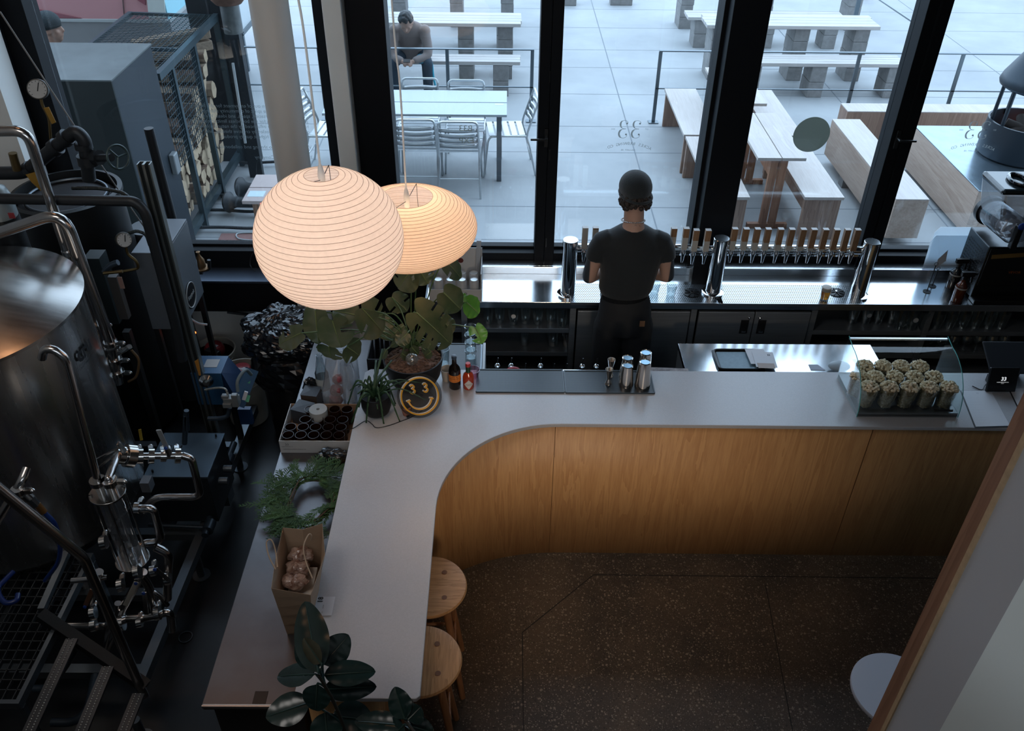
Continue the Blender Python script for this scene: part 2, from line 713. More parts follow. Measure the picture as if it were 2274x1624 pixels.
def arc(c, r, a0, a1, n=8, ax=(1, 0, 0), ay=(0, 1, 0)):
    c, ax, ay = Vector(c), Vector(ax), Vector(ay)
    return [c + ax * (r * math.cos(a0 + (a1 - a0) * i / n)) + ay * (r * math.sin(a0 + (a1 - a0) * i / n)) for i in range(n + 1)]


def bend(pts, r=0.05, n=6):
    """polyline with rounded corners"""
    pts = [Vector(p) for p in pts]
    out = [pts[0]]
    for i in range(1, len(pts) - 1):
        a, b, c = pts[i - 1], pts[i], pts[i + 1]
        u, v = (a - b), (c - b)
        rr = min(r, u.length * 0.49, v.length * 0.49)
        p, q = b + u.normalized() * rr, b + v.normalized() * rr
        for k in range(n + 1):
            t = k / n
            out.append(p * (1 - t) ** 2 + b * (2 * t * (1 - t)) + q * t * t)
    out.append(pts[-1])
    return out


def spline(pts, n=6):
    """Catmull-Rom through pts"""
    P = [Vector(p) for p in pts]
    P = [P[0] * 2 - P[1]] + P + [P[-1] * 2 - P[-2]]
    out = []
    for i in range(1, len(P) - 2):
        a, b, c, d = P[i - 1:i + 3]
        for k in range(n):
            t = k / n
            out.append(0.5 * ((2 * b) + (c - a) * t + (2 * a - 5 * b + 4 * c - d) * t * t + (3 * b - a - 3 * c + d) * t ** 3))
    out.append(P[-2])
    return out

# ================================================================ THE SETTING
GY = 5.4
XL, XR = -3.05, 3.9
mb = MB().bb(-3.6, 5.5, -3.0, 5.55, -0.2, 0)
struct(mb, 'floor', FLOORM)
# score lines cut in the floor
LINEM = M('dark_joint', (0.012, 0.012, 0.012), 0.8)
mb = MB()
j0, j1, j2 = Z(1160, 1624, 0), Z(1160, 1405, 0), Z(1318, 1277, 0)
for a, b in ((j0 - Vector((0, 1.5, 0)), j1), (j1, j2), (j2, Vector((3.3, j2.y - 0.02, 0))), (Z(1700, 1300, 0), Z(1760, 1624, 0))):
    mb.bar(a + Vector((0, 0, 0.0008)), b + Vector((0, 0, 0.0008)), 0.005, 0.0012, (0, 0, 1))
struct(mb, 'trim_1', LINEM)
struct(MB().bb(-3.6, 5.5, -3.0, 5.55, 6.0, 6.2), 'ceiling', CEILM)
struct(MB().bb(-3.55, -3.35, -3.0, 5.0, 0, 6.0), 'wall_left', GREYW)
struct(MB().bb(-3.35, -2.93, 5.0, 5.2, 0.0, 6.0), 'wall_left_return', WHITEW)
struct(MB().bb(XL - 0.4, 5.6, -3.2, -3.0, 0, 6.2), 'wall_rear', GREYW)
struct(MB().bb(5.5, 5.7, -3.0, 5.6, 0, 6.2), 'wall_far_right', DARKW)
struct(MB().bb(-3.35, 1.05, -3.0, 0.70, 2.28, 2.44), 'floor_mezzanine', DARKW)
# low wall and steel sill under the brewery window
struct(MB().bb(XL, -0.95, 5.36, 5.5, 0, 0.80), 'wall_back', WHITEW)
mb = MB().bb(XL, -0.95, 5.13, 5.36, 0.62, 0.86)
struct(mb, 'trim_2', BLACK, bev=0.004)
SILLM = M('slate_steel_sill', (0.10, 0.125, 0.17), 0.3, 0.6)
struct(MB().bb(XL, -0.95, 5.12, 5.40, 0.86, 0.875), 'trim_3', SILLM)
struct(MB().bb(-0.95, XR + 1.6, 5.3, 5.5, 0, 0.84), 'wall_front', BLACK)

# white post between the bays, and the round column
struct(MB().bb(-1.053, -0.945, 5.18, 5.52, 0, 6.0), 'pillar_white', WHITEW, bev=0.004)
mb = MB().cyl((-1.303, 5.0, 0), (-1.303, 5.0, 6.0), 0.107, n=40)
struct(mb, 'column', M('grey_column_paint', (0.72, 0.70, 0.66), 0.55, var=0.02, scale=3))


def window(n, x0, x1, zb, fl, fr, fb=0.10, y=GY, depth=0.12, ztop=3.75):
    """black framed pane: the glass spans x0..x1; fl, fr, fb = frame widths"""
    mb = MB()
    mb.bb(x0 - fl, x0, y - depth, y + 0.06, zb - fb, ztop)
    mb.bb(x1, x1 + fr, y - depth, y + 0.06, zb - fb, ztop)
    mb.bb(x0, x1, y - depth * 0.8, y + 0.06, zb - fb, zb)
    mb.bb(x0, x1, y - depth * 0.8, y + 0.06, ztop - 0.1, ztop)
    mb.bb(x0, x1, y - 0.03, y + 0.03, zb, zb + 0.018)
    f = struct(mb, 'window_%d' % n, BLACK, bev=0.003)
    struct(MB().bb(x0, x1, y - 0.004, y + 0.004, zb, ztop - 0.1), 'window_glass', PANE, parent=f)
    return f


ZB = 1.008
w1 = window(1, -2.80, -1.13, ZB, 0.16, 0.065, 0.135, ztop=3.75)
w2 = window(2, -0.714, 0.199, ZB, 0.225, 0.066, 0.14)
w3 = window(3, 0.333, 1.262, ZB, 0.066, 0.03, 0.14)
w4 = window(4, 1.514, 2.442, ZB, 0.03, 0.065, 0.14)
w5 = window(5, 2.586, 3.60, ZB, 0.068, 0.2, 0.14)
struct(MB().bb(-14, 16, 5.3, 5.6, 6.2, 15.0), 'wall_upper_sky_block', GREYW)  # unseen high wall, added to cut the sky and darken the near pavement
struct(MB().bb(-14, -3.6, 5.3, 5.6, 0, 6.2), 'wall_outer_left', GREYW)
# deep black mullion fins standing into the room
struct(MB().bb(1.285, 1.50, 5.16, 5.46, 0.86, 5.9), 'pillar_black', BLACK, bev=0.004)
struct(MB().bb(XL, -2.96, 5.21, 5.5, 0.86, 5.9), 'trim_4', M('dark_slate_frame', (0.02, 0.026, 0.036), 0.5, spec=.2), bev=0.004)
struct(MB().bb(XL - .2, 5.6, 5.3, 5.5, 3.75, 6.2), 'wall_front_top', DARKW)
struct(MB().bb(3.8, 5.6, 5.3, 5.5, 0, 5.9), 'wall_front_right', DARKW)
# lever handles and slot locks of the folding leaves
HANDM = M('dark_handle', (0.008, 0.008, 0.008), 0.35)
for (hx, hy, w_, hs) in ((1213, 303, w2, -1), (1993, 306, w4, 1)):
    p = Y(hx, hy, GY - 0.13)
    mb = MB().bb(p.x - 0.012, p.x + 0.012, GY - 0.14, GY - 0.12, p.z - 0.07, p.z + 0.05)
    mb.cyl((p.x, GY - 0.19, p.z), (p.x, GY - 0.13, p.z), 0.009, n=10)
    mb.bar((p.x, GY - 0.185, p.z), (p.x + hs * 0.10, GY - 0.185, p.z), 0.014, 0.012)
    mb.build('lever_handle', HANDM, w_, bev=0.002)
for (hx, hy, w_) in ((1221, 172, w2), (1221, 345, w2), (1213, 540, w2)):
    p = Y(hx, hy, GY - 0.13)
    mb = MB().bb(p.x - 0.004, p.x + 0.004, GY - 0.126, GY - 0.119, p.z - 0.035, p.z + 0.035)
    mb.build('hinge', HANDM, w_, bev=0.001)

# ---- lettering stuck on the outside of the glass (read from the street, so mirrored in here)
LETM = M('frosted_vinyl', (0.50, 0.53, 0.53), 0.7, alpha=0.75)
LETF = M('pale_vinyl', (0.62, 0.68, 0.72), 0.7, alpha=0.62)
GREYL = M('grey_vinyl', (0.22, 0.235, 0.235), 0.7, alpha=0.8)
mx, my = Vector((-1, 0, 0)), Vector((0, 0, 1))


def decal(*c):
    m, t, o = nt('olive_grey_decal')
    d = N(t, 'BsdfTranslucent', Color=(*c, 1))
    e = N(t, 'BsdfDiffuse', Color=(*c, 1))
    a = N(t, 'AddShader')
    t.links.new(d.outputs[0], a.inputs[0])
    t.links.new(e.outputs[0], a.inputs[1])
    t.links.new(a.outputs[0], o.inputs[0])
    return m


def logo(cx, cy, w_):
    c = Y(cx, cy, GY + 0.006)
    d = lambda dx, dz: c + Vector((dx, 0, dz))
    # a flowing 33: two figures drawn as strokes
    mb = MB()
    k = 0.0
    for s_ in (-1, 1):
        o = d(s_ * 0.0415, 0.0)
        for pts in ([(.018, .030), (.021, .042), (.004, .050), (-.014, .044), (-.019, .026), (-.012, .009), (.000, .002), (.014, .001)],
                    [(.014, .001), (-.004, .000), (-.019, -.010), (-.024, -.028), (-.016, -.046), (.002, -.052), (.018, -.045), (.021, -.034), (.016, -.028)]):
            P = spline([o + Vector((x, 0, z)) * 1.15 for x, z in pts], 5)
            n = len(P)
            vs = []
            for i, q_ in enumerate(P):
                t_ = (P[min(i + 1, n - 1)] - P[max(i - 1, 0)]).normalized()
                w_r = .0013 + .0042 * max(0, min(1, (o.x - q_.x - .008) / .014))
                q = t_.cross(Vector((0, 1, 0))) * w_r
                vs += [q_ + q, q_ - q]
            mb.add(vs, [(2 * i, 2 * i + 1, 2 * i + 3, 2 * i + 2) for i in range(n - 1)])
        for bx, bz in ((.017, .033), (.016, -.031)):
            b_ = o + Vector((bx, 0, bz)) * 1.15
            mb.add([b_ + Vector((.0062 * math.cos(a), -.0003, .0062 * math.sin(a))) for a in [2 * PI * k_ / 16 for k_ in range(16)]], [tuple(range(16))])
    mb.build('numerals_33', GREYL, w_)['kind'] = 'structure'
    it = []
    word = 'ACRES BREWING CO.'
    for i, ch in enumerate(word):
        a = (i - 8) * 0.0180
        it.append((ch, 0.027, d(-a, -0.098 - 1.6 * a * a), (-1, 0, -3.2 * a), (-3.2 * a, 0, 1)))
    it.append(('CALGARY, AB', 0.015, d(0, -0.142), mx, my))
    it.append(('EST', 0.013, d(0.108, 0.0), mx, my))
    it.append(('2022', 0.013, d(-0.108, 0.0), mx, my))
    text_mb(it).build('lettering', GREYL, w_)['kind'] = 'structure'


GREYL = decal(.125, .13, .125)
logo(1399, 287, w3)
logo(2172, 289, w5)
vis = ['Our vision was born out of enjoyment for the binding', 'elements of life. The spirit of community sharing.',
       'Drink, food, conversation, space, and ideas. We carry a', 'strong appreciation for the boundless limits created by',
       'hard work. We are influenced by the natural elements of', 'our surroundings, fueled by creative thinking, and',
       'driven to make the highest quality product.', '', 'We look forward to sharing and collaborating.', '', '33 Acres Brewing Company']
it = []
for i, s_ in enumerate(vis):
    if not s_:
        continue
    q = Y(586, 236 + i * 11.35, GY + 0.006)
    it.append((s_, 0.0335, (-1.27, q.y, q.z), mx, my, 'LEFT'))
q = Y(578, 539, GY + 0.006)
it.append(('WWW.33ACRES', 0.04, (q.x + 0.02, q.y, q.z), mx, my, 'LEFT'))
text_mb(it).build('lettering', LETF, w1)['kind'] = 'structure'
q = Y(1034, 286, GY + 0.006)
it = [('B33', 0.058, q, mx, my), ('EXP', 0.058, Y(1036, 313, GY + 0.006), mx, my)]
text_mb(it).build('lettering', M('cream_vinyl', (0.60, 0.60, 0.50), 0.7, alpha=0.85), w2)['kind'] = 'structure'
# round frosted sticker on the fourth pane
q = Y(1802, 299, GY + 0.008)
mb = MB().cyl((q.x, GY + 0.006, q.z), (q.x, GY + 0.009, q.z), 0.118, n=48)
mb.build('round_sticker', decal(.20, .21, .19), tags=('round grey decal stuck on the glass above the tap row', 'sticker'))

# ================================================================ FRONT BAR: stone slab on an oak front
STT = 1.03
outer = [(-0.787, 1.872), (-0.787, 3.90), (-0.757, 3.93), (3.5, 3.93), (3.5, 3.447)]
inner = [(0.36, 3.463)]
cc, rr_ = (0.295, 2.868), 0.613
for i in range(19):
    a = R(90 + 90 * i / 18)
    inner.append((cc[0] + rr_ * math.cos(a), cc[1] + (0.595) * math.sin(a)))
inner += [(-0.312, 1.885), (-0.325, 1.872)]
poly = outer + inner
mb = MB().prism(poly, STT - 0.022, STT)
mb.build('stone_counter', STONE, tags=('curved pale grey stone counter top running along the oak bar front', 'counter top'), bev=0.003)
# oak veneer front: a curved sheet from floor to slab
pts = [(3.5, 3.470), (0.42, 3.488)]
for i in range(25):
    a = R(90 + 90 * i / 24)
    pts.append((0.31 + 0.80 * math.cos(a), 2.988 + 0.50 * math.sin(a)))
pts += [(-0.49, 2.5), (-0.49, 1.93), (-0.76, 1.93), (-0.76, 3.6)]
th = 0.03
vs = []
mb = MB()
n = len(pts)
out2 = []
for i in range(n):
    a, b = Vector(pts[max(i - 1, 0)]), Vector(pts[min(i + 1, n - 1)])
    d = (b - a).normalized()
    out2.append((pts[i][0] + d.y * th, pts[i][1] - d.x * th))
vs = [(x, y, 0.0) for x, y in pts] + [(x, y, STT - 0.0221) for x, y in pts] + [(x, y, 0.0) for x, y in out2] + [(x, y, STT - 0.0221) for x, y in out2]
fs = []
for i in range(n - 1):
    fs += [(i, i + 1, n + i + 1, n + i), (2 * n + i, 3 * n + i, 3 * n + i + 1, 2 * n + i + 1), (n + i, n + i + 1, 3 * n + i + 1, 3 * n + i), (i, 2 * n + i, 2 * n + i + 1, i + 1)]
fs += [(0, n, 3 * n, 2 * n), (n - 1, 3 * n - 1, 4 * n - 1, 2 * n - 1)]
mb.add(vs, fs, False)
bar = mb.build('curved_bar', OAKV, tags=('warm oak veneer bar front with a rounded inner corner', 'bar'))
for p in bar.data.polygons:
    p.use_smooth = abs(p.normal.z) < 0.5
mb = MB()
SEAM = M('dark_seam', (0.12, 0.055, 0.02), 0.6)
for xj in (0.27, 1.95):
    mb = MB()
    p = Vector((xj, 3.4855 - 0.006 * (xj - 0.27), 0))
    mb.bb(p.x - 0.0012, p.x + 0.0012, p.y - 0.0012, p.y + 0.003, 0.0, STT - 0.0222)
    mb.build('panel_seam', SEAM, bar)

# ================================================================ STEEL SIDE COUNTER behind the left arm of the bar
ZS = 0.90
sc_ = thing('steel_side_counter', 'long low stainless counter behind the left arm of the bar', 'counter', (-1.0, 3.1, 0))
MB().bb(-1.172, -0.79, 1.925, 4.40, ZS - 0.035, ZS).build('worktop', WARMTOP, sc_, bev=0.003)
MB().bb(-1.15, -0.80, 1.96, 4.38, 0.05, ZS - 0.036).build('cabinet_body', M('dark_cabinet', (0.012, 0.012, 0.013), 0.5), sc_)
MB().bb(-1.171, -0.79, 1.918, 1.9245, ZS - 0.012, ZS + 0.0005).build('edge_trim', STEEL, sc_)
q0 = Z(580, 1542, ZS)
MB().bb(q0.x - 0.026, q0.x + 0.026, 1.928, 1.985, ZS + 0.0003, ZS + 0.0015).build('black_label', BLACKP, sc_, bev=0.0006)

# ================================================================ BACK COUNTER
ZC = 0.90
YF = 4.845
bc = thing('back_counter', 'stainless steel back counter with open glass shelves and cupboard doors below the taps', 'counter', (1.6, 5.0, 0))
MB().bb(-0.52, 3.75, YF, 5.205, ZC - 0.05, ZC).build('worktop', STEELTOP, bc, bev=0.003)
mb = MB().bb(-0.52, 3.75, 5.205, 5.225, ZC - 0.05, ZC + 0.055)
mb.bb(-0.52, 3.75, 5.225, 5.30, ZC + 0.03, ZC + 0.055)
mb.build('upstand', STEELTOP, bc, bev=0.003)
mb = MB().bb(-0.52, 3.75, 5.16, 5.2, 0.08, ZC - 0.051)
mb.bb(-0.52, 3.75, 4.95, 5.2, 0.0, 0.08)
mb.build('back_panel', M('shelf_back_dark', (0.02, 0.021, 0.023), 0.4, 0.5), bc)
xs = [-0.52, -0.275, 0.455, 1.265, 2.075, 2.86, 3.75]
for x in xs[:-1] + [3.73]:
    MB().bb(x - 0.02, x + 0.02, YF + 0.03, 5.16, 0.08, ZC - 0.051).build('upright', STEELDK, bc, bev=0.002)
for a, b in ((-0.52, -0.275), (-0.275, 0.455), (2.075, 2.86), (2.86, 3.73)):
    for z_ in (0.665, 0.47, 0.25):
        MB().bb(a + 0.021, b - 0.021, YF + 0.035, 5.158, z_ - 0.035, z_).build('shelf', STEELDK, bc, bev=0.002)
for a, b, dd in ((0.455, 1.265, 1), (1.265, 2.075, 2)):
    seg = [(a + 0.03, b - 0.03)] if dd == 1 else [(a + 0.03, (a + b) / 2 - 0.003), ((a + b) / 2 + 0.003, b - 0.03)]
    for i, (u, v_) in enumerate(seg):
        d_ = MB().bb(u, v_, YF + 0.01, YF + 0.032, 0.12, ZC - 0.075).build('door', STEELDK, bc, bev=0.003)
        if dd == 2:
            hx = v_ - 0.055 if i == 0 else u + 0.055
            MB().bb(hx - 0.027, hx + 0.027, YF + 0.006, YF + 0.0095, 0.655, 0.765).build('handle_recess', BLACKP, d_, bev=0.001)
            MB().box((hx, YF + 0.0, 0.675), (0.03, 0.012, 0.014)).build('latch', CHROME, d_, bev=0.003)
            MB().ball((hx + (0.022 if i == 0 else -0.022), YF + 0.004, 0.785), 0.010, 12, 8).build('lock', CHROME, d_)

# ================================================================ PORTAL WALL with red-brown timber lining, right foreground
az = ray(1925, 1624)
azd = Vector((az.x, az.y, 0)).normalized()
tw = azd * 1.9
wx, wy = tw.x, tw.y
# plane x = wx runs toward the camera side
e2 = X(1955, 1624, wx)
e3 = X(2083, 1624, wx)
struct(MB().bb(wx, wx + 0.45, e2.y, wy, 0.0, 6.0), 'trim_5', TRIMW)
struct(MB().bb(wx - 0.001, wx + 0.45, e2.y - 0.016, e2.y, 0.0, 6.0), 'trim_6', PLYEDGE)
struct(MB().bb(wx + 0.004, wx + 0.6, e3.y, e2.y - 0.016, 0.0, 6.0), 'wall_right', M('shaded_grey_wall', (0.42, 0.42, 0.44), 0.7))  # shade on this face is put into its darker grey
# the wall turns away: the light on this face is put in as a paler colour
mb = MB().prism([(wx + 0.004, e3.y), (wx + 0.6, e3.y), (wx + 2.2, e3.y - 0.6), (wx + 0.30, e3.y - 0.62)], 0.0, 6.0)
struct(mb, 'wall_right_return', M('lit_pale_wall', (0.66, 0.70, 0.69), 0.7))

# ================================================================ OUTSIDE
struct(MB().bb(-14, 16, 5.5, 26, -0.25, 0.0), 'ground', PAVE)
JM = M('pavement_joint', (0.20, 0.22, 0.24), 0.9)
mb = MB()
for y_ in (5.95, 6.65, 7.35, 8.05, 9.43, 10.22, 11.345, 12.43, 13.25, 14.4, 15.5, 17, 18.5, 20):
    mb.bb(-8, 12, y_ - 0.006, y_ + 0.006, 0.0, 0.0012)
for x_ in (-4.3, -2.15, 1.475, 4.36, 6.97, 9.5):
    mb.bb(x_ - 0.007, x_ + 0.007, 5.5, 25, 0.0, 0.0013)
struct(mb, 'trim_7', JM)


def plank_unit(name, label, cat, x0, x1, y0, y1, zt, legs, nb, mats=(PLANK, BLOCK), group=None, th=0.045, lh=0.40):
    """boards laid on concrete block piers"""
    t = thing(name, label, cat, ((x0 + x1) / 2, (y0 + y1) / 2, 0), group)
    wd = (y1 - y0) / nb
    for i in range(nb):
        dx = rnd.uniform(-0.012, 0.012)
        MB().bb(x0 + dx, x1 + dx, y0 + i * wd + 0.004, y0 + (i + 1) * wd - 0.004, zt - th, zt).build('board', mats[0], t, bev=0.004)
    for lx in legs:
        mb = MB()
        zz = zt - th
        k = max(1, round(zz / 0.2))
        for j in range(k):
            o = rnd.uniform(-0.006, 0.006)
            mb.bb(lx - 0.10 + o, lx + 0.10 + o, (y0 + y1) / 2 - lh / 2, (y0 + y1) / 2 + lh / 2, zz * j / k, zz * (j + 1) / k - 0.003)
        mb.build('block_pier', mats[1], t, bev=0.006)
    return t


G = 'board and block benches and tables in the far yard'
plank_unit('plank_bench', 'plank bench on concrete blocks nearest the railing, under the seated man', 'bench', -2.15, 0.17, 11.22, 11.53, 0.45, (-1.9, -0.35 + 0.27), 3, group=G, lh=.3)
plank_unit('plank_table', 'long plank table just behind the seated man', 'table', -2.15, 0.19, 11.84, 12.36, 0.75, (-1.8, -0.55, -0.02), 4, group=G)
plank_unit('plank_bench', 'plank bench beyond the table behind the seated man', 'bench', -2.15, 0.19, 13.20, 13.52, 0.45, (-1.8, -0.62, -0.05), 3, group=G, lh=.3)
plank_unit('plank_bench', 'plank bench on concrete blocks nearest the railing on the right side', 'bench', 2.9, 5.16, 11.27, 11.65, 0.45, (3.2, 4.05, 5.05), 4, group=G, lh=.34)
plank_unit('plank_table', 'long plank table on blocks in the right hand set', 'table', 2.65, 4.95, 11.87, 12.42, 0.75, (2.85, 3.95, 4.75), 4, group=G)
plank_unit('plank_bench', 'plank bench at the far side of the right hand plank table', 'bench', 2.68, 5.03, 13.37, 13.76, 0.45, (2.9, 3.9, 4.85), 3, group=G, lh=.34)
# the next row beyond: only its block feet are in the frame
for (bx, by, lb) in ((1.0, 15.7, 'leftmost of the two low concrete blocks at the top edge of the middle window'), (1.97, 15.75, 'second low concrete block at the top edge of the middle window')):
    mb = MB().bb(bx - 0.19, bx + 0.19, by, by + 0.2, 0, 0.2)
    mb.build('concrete_block', BLOCK, bev=0.008, tags=(lb, 'block'))
plank_unit('plank_table', 'plank table at the top edge, its block pier beside the left bench', 'table', 2.6, 5.6, 14.35, 14.8, 0.95, (2.84, 4.1, 5.5), 4, group=G, lh=.4)
plank_unit('plank_table', 'plank table at the top edge beyond the seated man', 'table', -2.3, 0.2, 14.3, 14.8, 0.95, (-1.7, -0.8, 0.0), 4, group=G, lh=.4)

# ---- railings
RAIL = M('grey_blue_rail', (0.13, 0.165, 0.19), 0.35, 0.7)
YR = 10.365


def railing(label, x0, x1, posts, y=YR, h=0.872, dirn=None):
    t = thing('railing', label, 'railing', ((x0 + x1) / 2, y, 0))
    MB().bb(x0, x1, y - 0.02, y + 0.02, h - 0.012, h).build('top_rail', RAIL, t)
    MB().bb(x0, x1, y - 0.012, y + 0.012, 0.418, 0.430).build('lower_rail', RAIL, t)
    for p in posts:
        MB().bb(p - 0.02, p + 0.02, y - 0.012, y + 0.012, 0, h - 0.0125).build('post', RAIL, t)
        MB().bb(p - 0.06, p + 0.06, y - 0.05, y + 0.05, 0.0, 0.012).build('foot_plate', RAIL, t)
    return t


railing('steel railing crossing the left windows behind the white table', -4.2, 0.32, (-3.6, -2.2, -0.70, 0.3))
railing('steel railing on the right, starting left of the black pillar', 1.79, 7.6, (1.805, 2.92, 4.15, 5.37, 6.6))
t = thing('railing', 'railing running away from the building at the upper right', 'railing', (4.3, 17.0, 0))
p0, p1 = Y(1955, 0, 15.3), Y(2030, 50, 12.9)
pa, pb = p1 + (p0 - p1) * -0.1, p1 + (p0 - p1) * 2.2
MB().bar(pa, pb, 0.04, 0.02).build('top_rail', RAIL, t)
q = Z(1896, 50, 0.45)
MB().bb(q.x - 0.03, q.x + 0.03, q.y - 0.015, q.y + 0.015, 0.0, 1.1).build('post', RAIL, t)

# ---- white slatted table and aluminium chairs
ALU = M('bright_aluminium', (0.55, 0.58, 0.60), 0.28, 0.85)
WTOP = M('white_table_slats', (0.45, 0.51, 0.56), 0.45)
DLEG = M('grey_table_leg', (0.13, 0.15, 0.17), 0.4, 0.4)
t = thing('patio_table', 'white two board patio table with dark legs inside the railing', 'table', (-0.93, 8.93, 0))
for a, b in ((8.59, 8.93), (8.945, 9.30)):
    MB().bb(-1.87, 0.005, a, b, 0.725, 0.75).build('top_board', WTOP, t, bev=0.003)
for x_, y_ in ((-1.82, 8.66), (-0.075, 8.66), (-1.82, 9.24), (-0.075, 9.24)):
    MB().bb(x_ - 0.025, x_ + 0.025, y_ - 0.025, y_ + 0.025, 0, 0.724).build('leg', DLEG, t)
MB().bb(-1.79, -0.105, 9.2, 9.24, 0.65, 0.7241).build('apron', DLEG, t)
MB().bb(-0.12, -0.03, 8.86, 8.91, 0.7501, 0.7515).build('sticker', M('pale_yellow_label', (.62, .70, .62), .5), t)


def cafe_chair():
    t = thing('cafe_chair', 'slatted aluminium chair', 'chair', (0, 0, 0))
    # seat faces -y (front at -y); back at +y
    for s in (-1, 1):
        x = 0.205 * s
        back = spline([(x * 1.05, 0.30, 0.0), (x, 0.235, 0.30), (x, 0.20, 0.44), (x * 0.98, 0.25, 0.62), (x * 0.95, 0.305, 0.78)], 5)
        MB().tube(back, 0.011, 8).build('back_leg', ALU, t)
        front = spline([(x * 1.05, -0.26, 0.0), (x, -0.225, 0.30), (x, -0.20, 0.425), (x, -0.12, 0.45), (x, 0.20, 0.44)], 5)
        MB().tube(front, 0.011, 8).build('front_leg', ALU, t)
    hoop = [(-0.195, 0.305, 0.78)] + [(-0.195 + 0.05 * (1 - math.cos(a)), 0.31 + 0.006 * math.sin(a), 0.78 + 0.045 * math.sin(a)) for a in (0.5, 1.0, 1.57)] + \
           [(0.195 - 0.05 * (1 - math.cos(a)), 0.31 + 0.006 * math.sin(a), 0.78 + 0.045 * math.sin(a)) for a in (1.57, 1.0, 0.5)] + [(0.195, 0.305, 0.78)]
    MB().tube(hoop, 0.012, 8).build('back_hoop', ALU, t)
    for k, (y_, z_) in enumerate(((0.292, 0.73), (0.272, 0.67), (0.252, 0.61), (0.235, 0.55))):
        MB().grid(lambda u, v: (-0.19 + 0.38 * u, y_ + 0.03 * math.sin(PI * u) + 0.012 * (v - .5), z_ - 0.02 + 0.040 * v), 8, 1).build('back_slat', ALU, t, solid=0.004)
    for k in range(5):
        MB().bb(-0.2, 0.2, -0.2 + k * 0.08, -0.2 + k * 0.08 + 0.062, 0.452, 0.458).build('seat_slat', ALU, t, bev=0.002)
    MB().cyl((-0.205, 0.255, 0.2), (0.205, 0.255, 0.2), 0.007, n=8).build('stretcher', ALU, t)
    return t


ch = cafe_chair()
CH = [(-0.90, 8.56, PI, 'aluminium chair with its back to the window, left of the two at the white table'),
      (-0.475, 8.51, PI, 'aluminium chair with its back to the window, right of the two at the white table'),
      (-0.945, 9.13, 0, 'aluminium chair beyond the white table, left of its pair'),
      (-0.44, 9.08, 0, 'aluminium chair beyond the white table, right of its pair'),
      (0.0, 8.98, -PI / 2 + 0.10, 'aluminium chair at the right end of the white table'),
      (-1.86, 8.93, PI / 2 - 0.1, 'aluminium chair at the left end of the table beside the round column')]
for i, (x_, y_, a_, lb) in enumerate(CH):
    o = ch if i == 0 else copy_tree(ch)
    o.location = (x_, y_, 0)
    o.rotation_euler = (0, 0, a_)
    tag(o, lb, 'chair', 'aluminium cafe chairs round the white table')


# ---- plywood table and benches beside the black pillar
def ply_bench(label, x0, x1, y0, y1, zt=0.45):
    t = thing('plywood_bench', label, 'bench', ((x0 + x1) / 2, (y0 + y1) / 2, 0), 'pale plywood benches and tables behind the taps')
    MB().bb(x0, x1, y0, y1, zt - 0.03, zt).build('seat', PLYTOP, t, bev=0.003)
    for a in (y0 + 0.02, y1 - 0.06):
        MB().bb(x0 + 0.015, x1 - 0.015, a, a + 0.04, 0, zt - 0.0305).build('leg', PLYSIDE, t, bev=0.003)
    MB().bb((x0 + x1) / 2 - 0.015, (x0 + x1) / 2 + 0.015, y0 + 0.061, y1 - 0.061, 0.1, zt - 0.031).build('rib', PLYSIDE, t)
    return t


ply_bench('far pale plywood bench just left of the black pillar', 1.885, 2.26, 8.86, 10.29)
ply_bench('near pale plywood bench left of the black pillar', 1.895, 2.26, 7.37, 8.82)
ply_bench('pale plywood bench with its near end behind the tap handles', 2.77, 3.14, 7.38, 8.82)
ply_bench('far pale plywood bench beyond the one behind the tap handles', 2.80, 3.16, 8.86, 10.27)


def ply_table(label, x0, x1, y0, y1, zt=0.75):
    xm = (x0 + x1) / 2
    t = thing('plywood_table', label, 'table', (xm, (y0 + y1) / 2, 0), 'pale plywood benches and tables behind the taps')
    MB().bb(x0, xm - 0.004, y0, y1, zt - 0.03, zt).build('top_half', PLYTOP, t, bev=0.003)
    MB().bb(xm + 0.004, x1, y0, y1, zt - 0.03, zt).build('top_half', PLYTOP, t, bev=0.003)
    WL = wood('red_ply_leg', (0.24, 0.10, 0.055), (0.40, 0.20, 0.12), 'Z', 0.8, 0.5, 4)
    for yy in (y0 + 0.05, y1 - 0.09):
        for s in (-1, 1):
            MB().bb(xm + s * 0.045 - 0.035, xm + s * 0.045 + 0.035, yy, yy + 0.04, 0.05, zt - 0.031).build('leg', WL, t, bev=0.002)
        MB().bb(x0 + 0.03, x1 - 0.03, yy - 0.005, yy + 0.045, 0.0, 0.05).build('foot', WL, t, bev=0.003)
    MB().bb(xm - 0.01, xm + 0.01, y0 + 0.13, y1 - 0.13, 0.45, zt - 0.031).build('rib', WL, t)
    return t


ply_table('pale plywood table split down its middle, behind the tap handles', 2.325, 2.775, 7.57, 8.71)
ply_table('second plywood table beyond the first, mostly behind the black pillar', 2.30, 2.745, 8.98, 10.15)

# ---- box benches and fire table
def box_seat(name, label, cat, x0, x1, y0, y1, zt, zb, feet, group=None, side=PLYSIDEL, top=PLYTOP):
    t = thing(name, label, cat, ((x0 + x1) / 2, (y0 + y1) / 2, 0), group)
    MB().bb(x0, x1, y0, y1, zb, zt - 0.012).build('box', side, t, bev=0.004)
    MB().bb(x0, x1, y0, y1, zt - 0.0119, zt).build('top', top, t, bev=0.003)
    for fx, fy in feet:
        MB().bb(fx - 0.05, fx + 0.05, fy - 0.06, fy + 0.06, 0, zb - 0.0005).build('foot', M('grey_foot', (.2, .2, .2), .6), t)
    return t


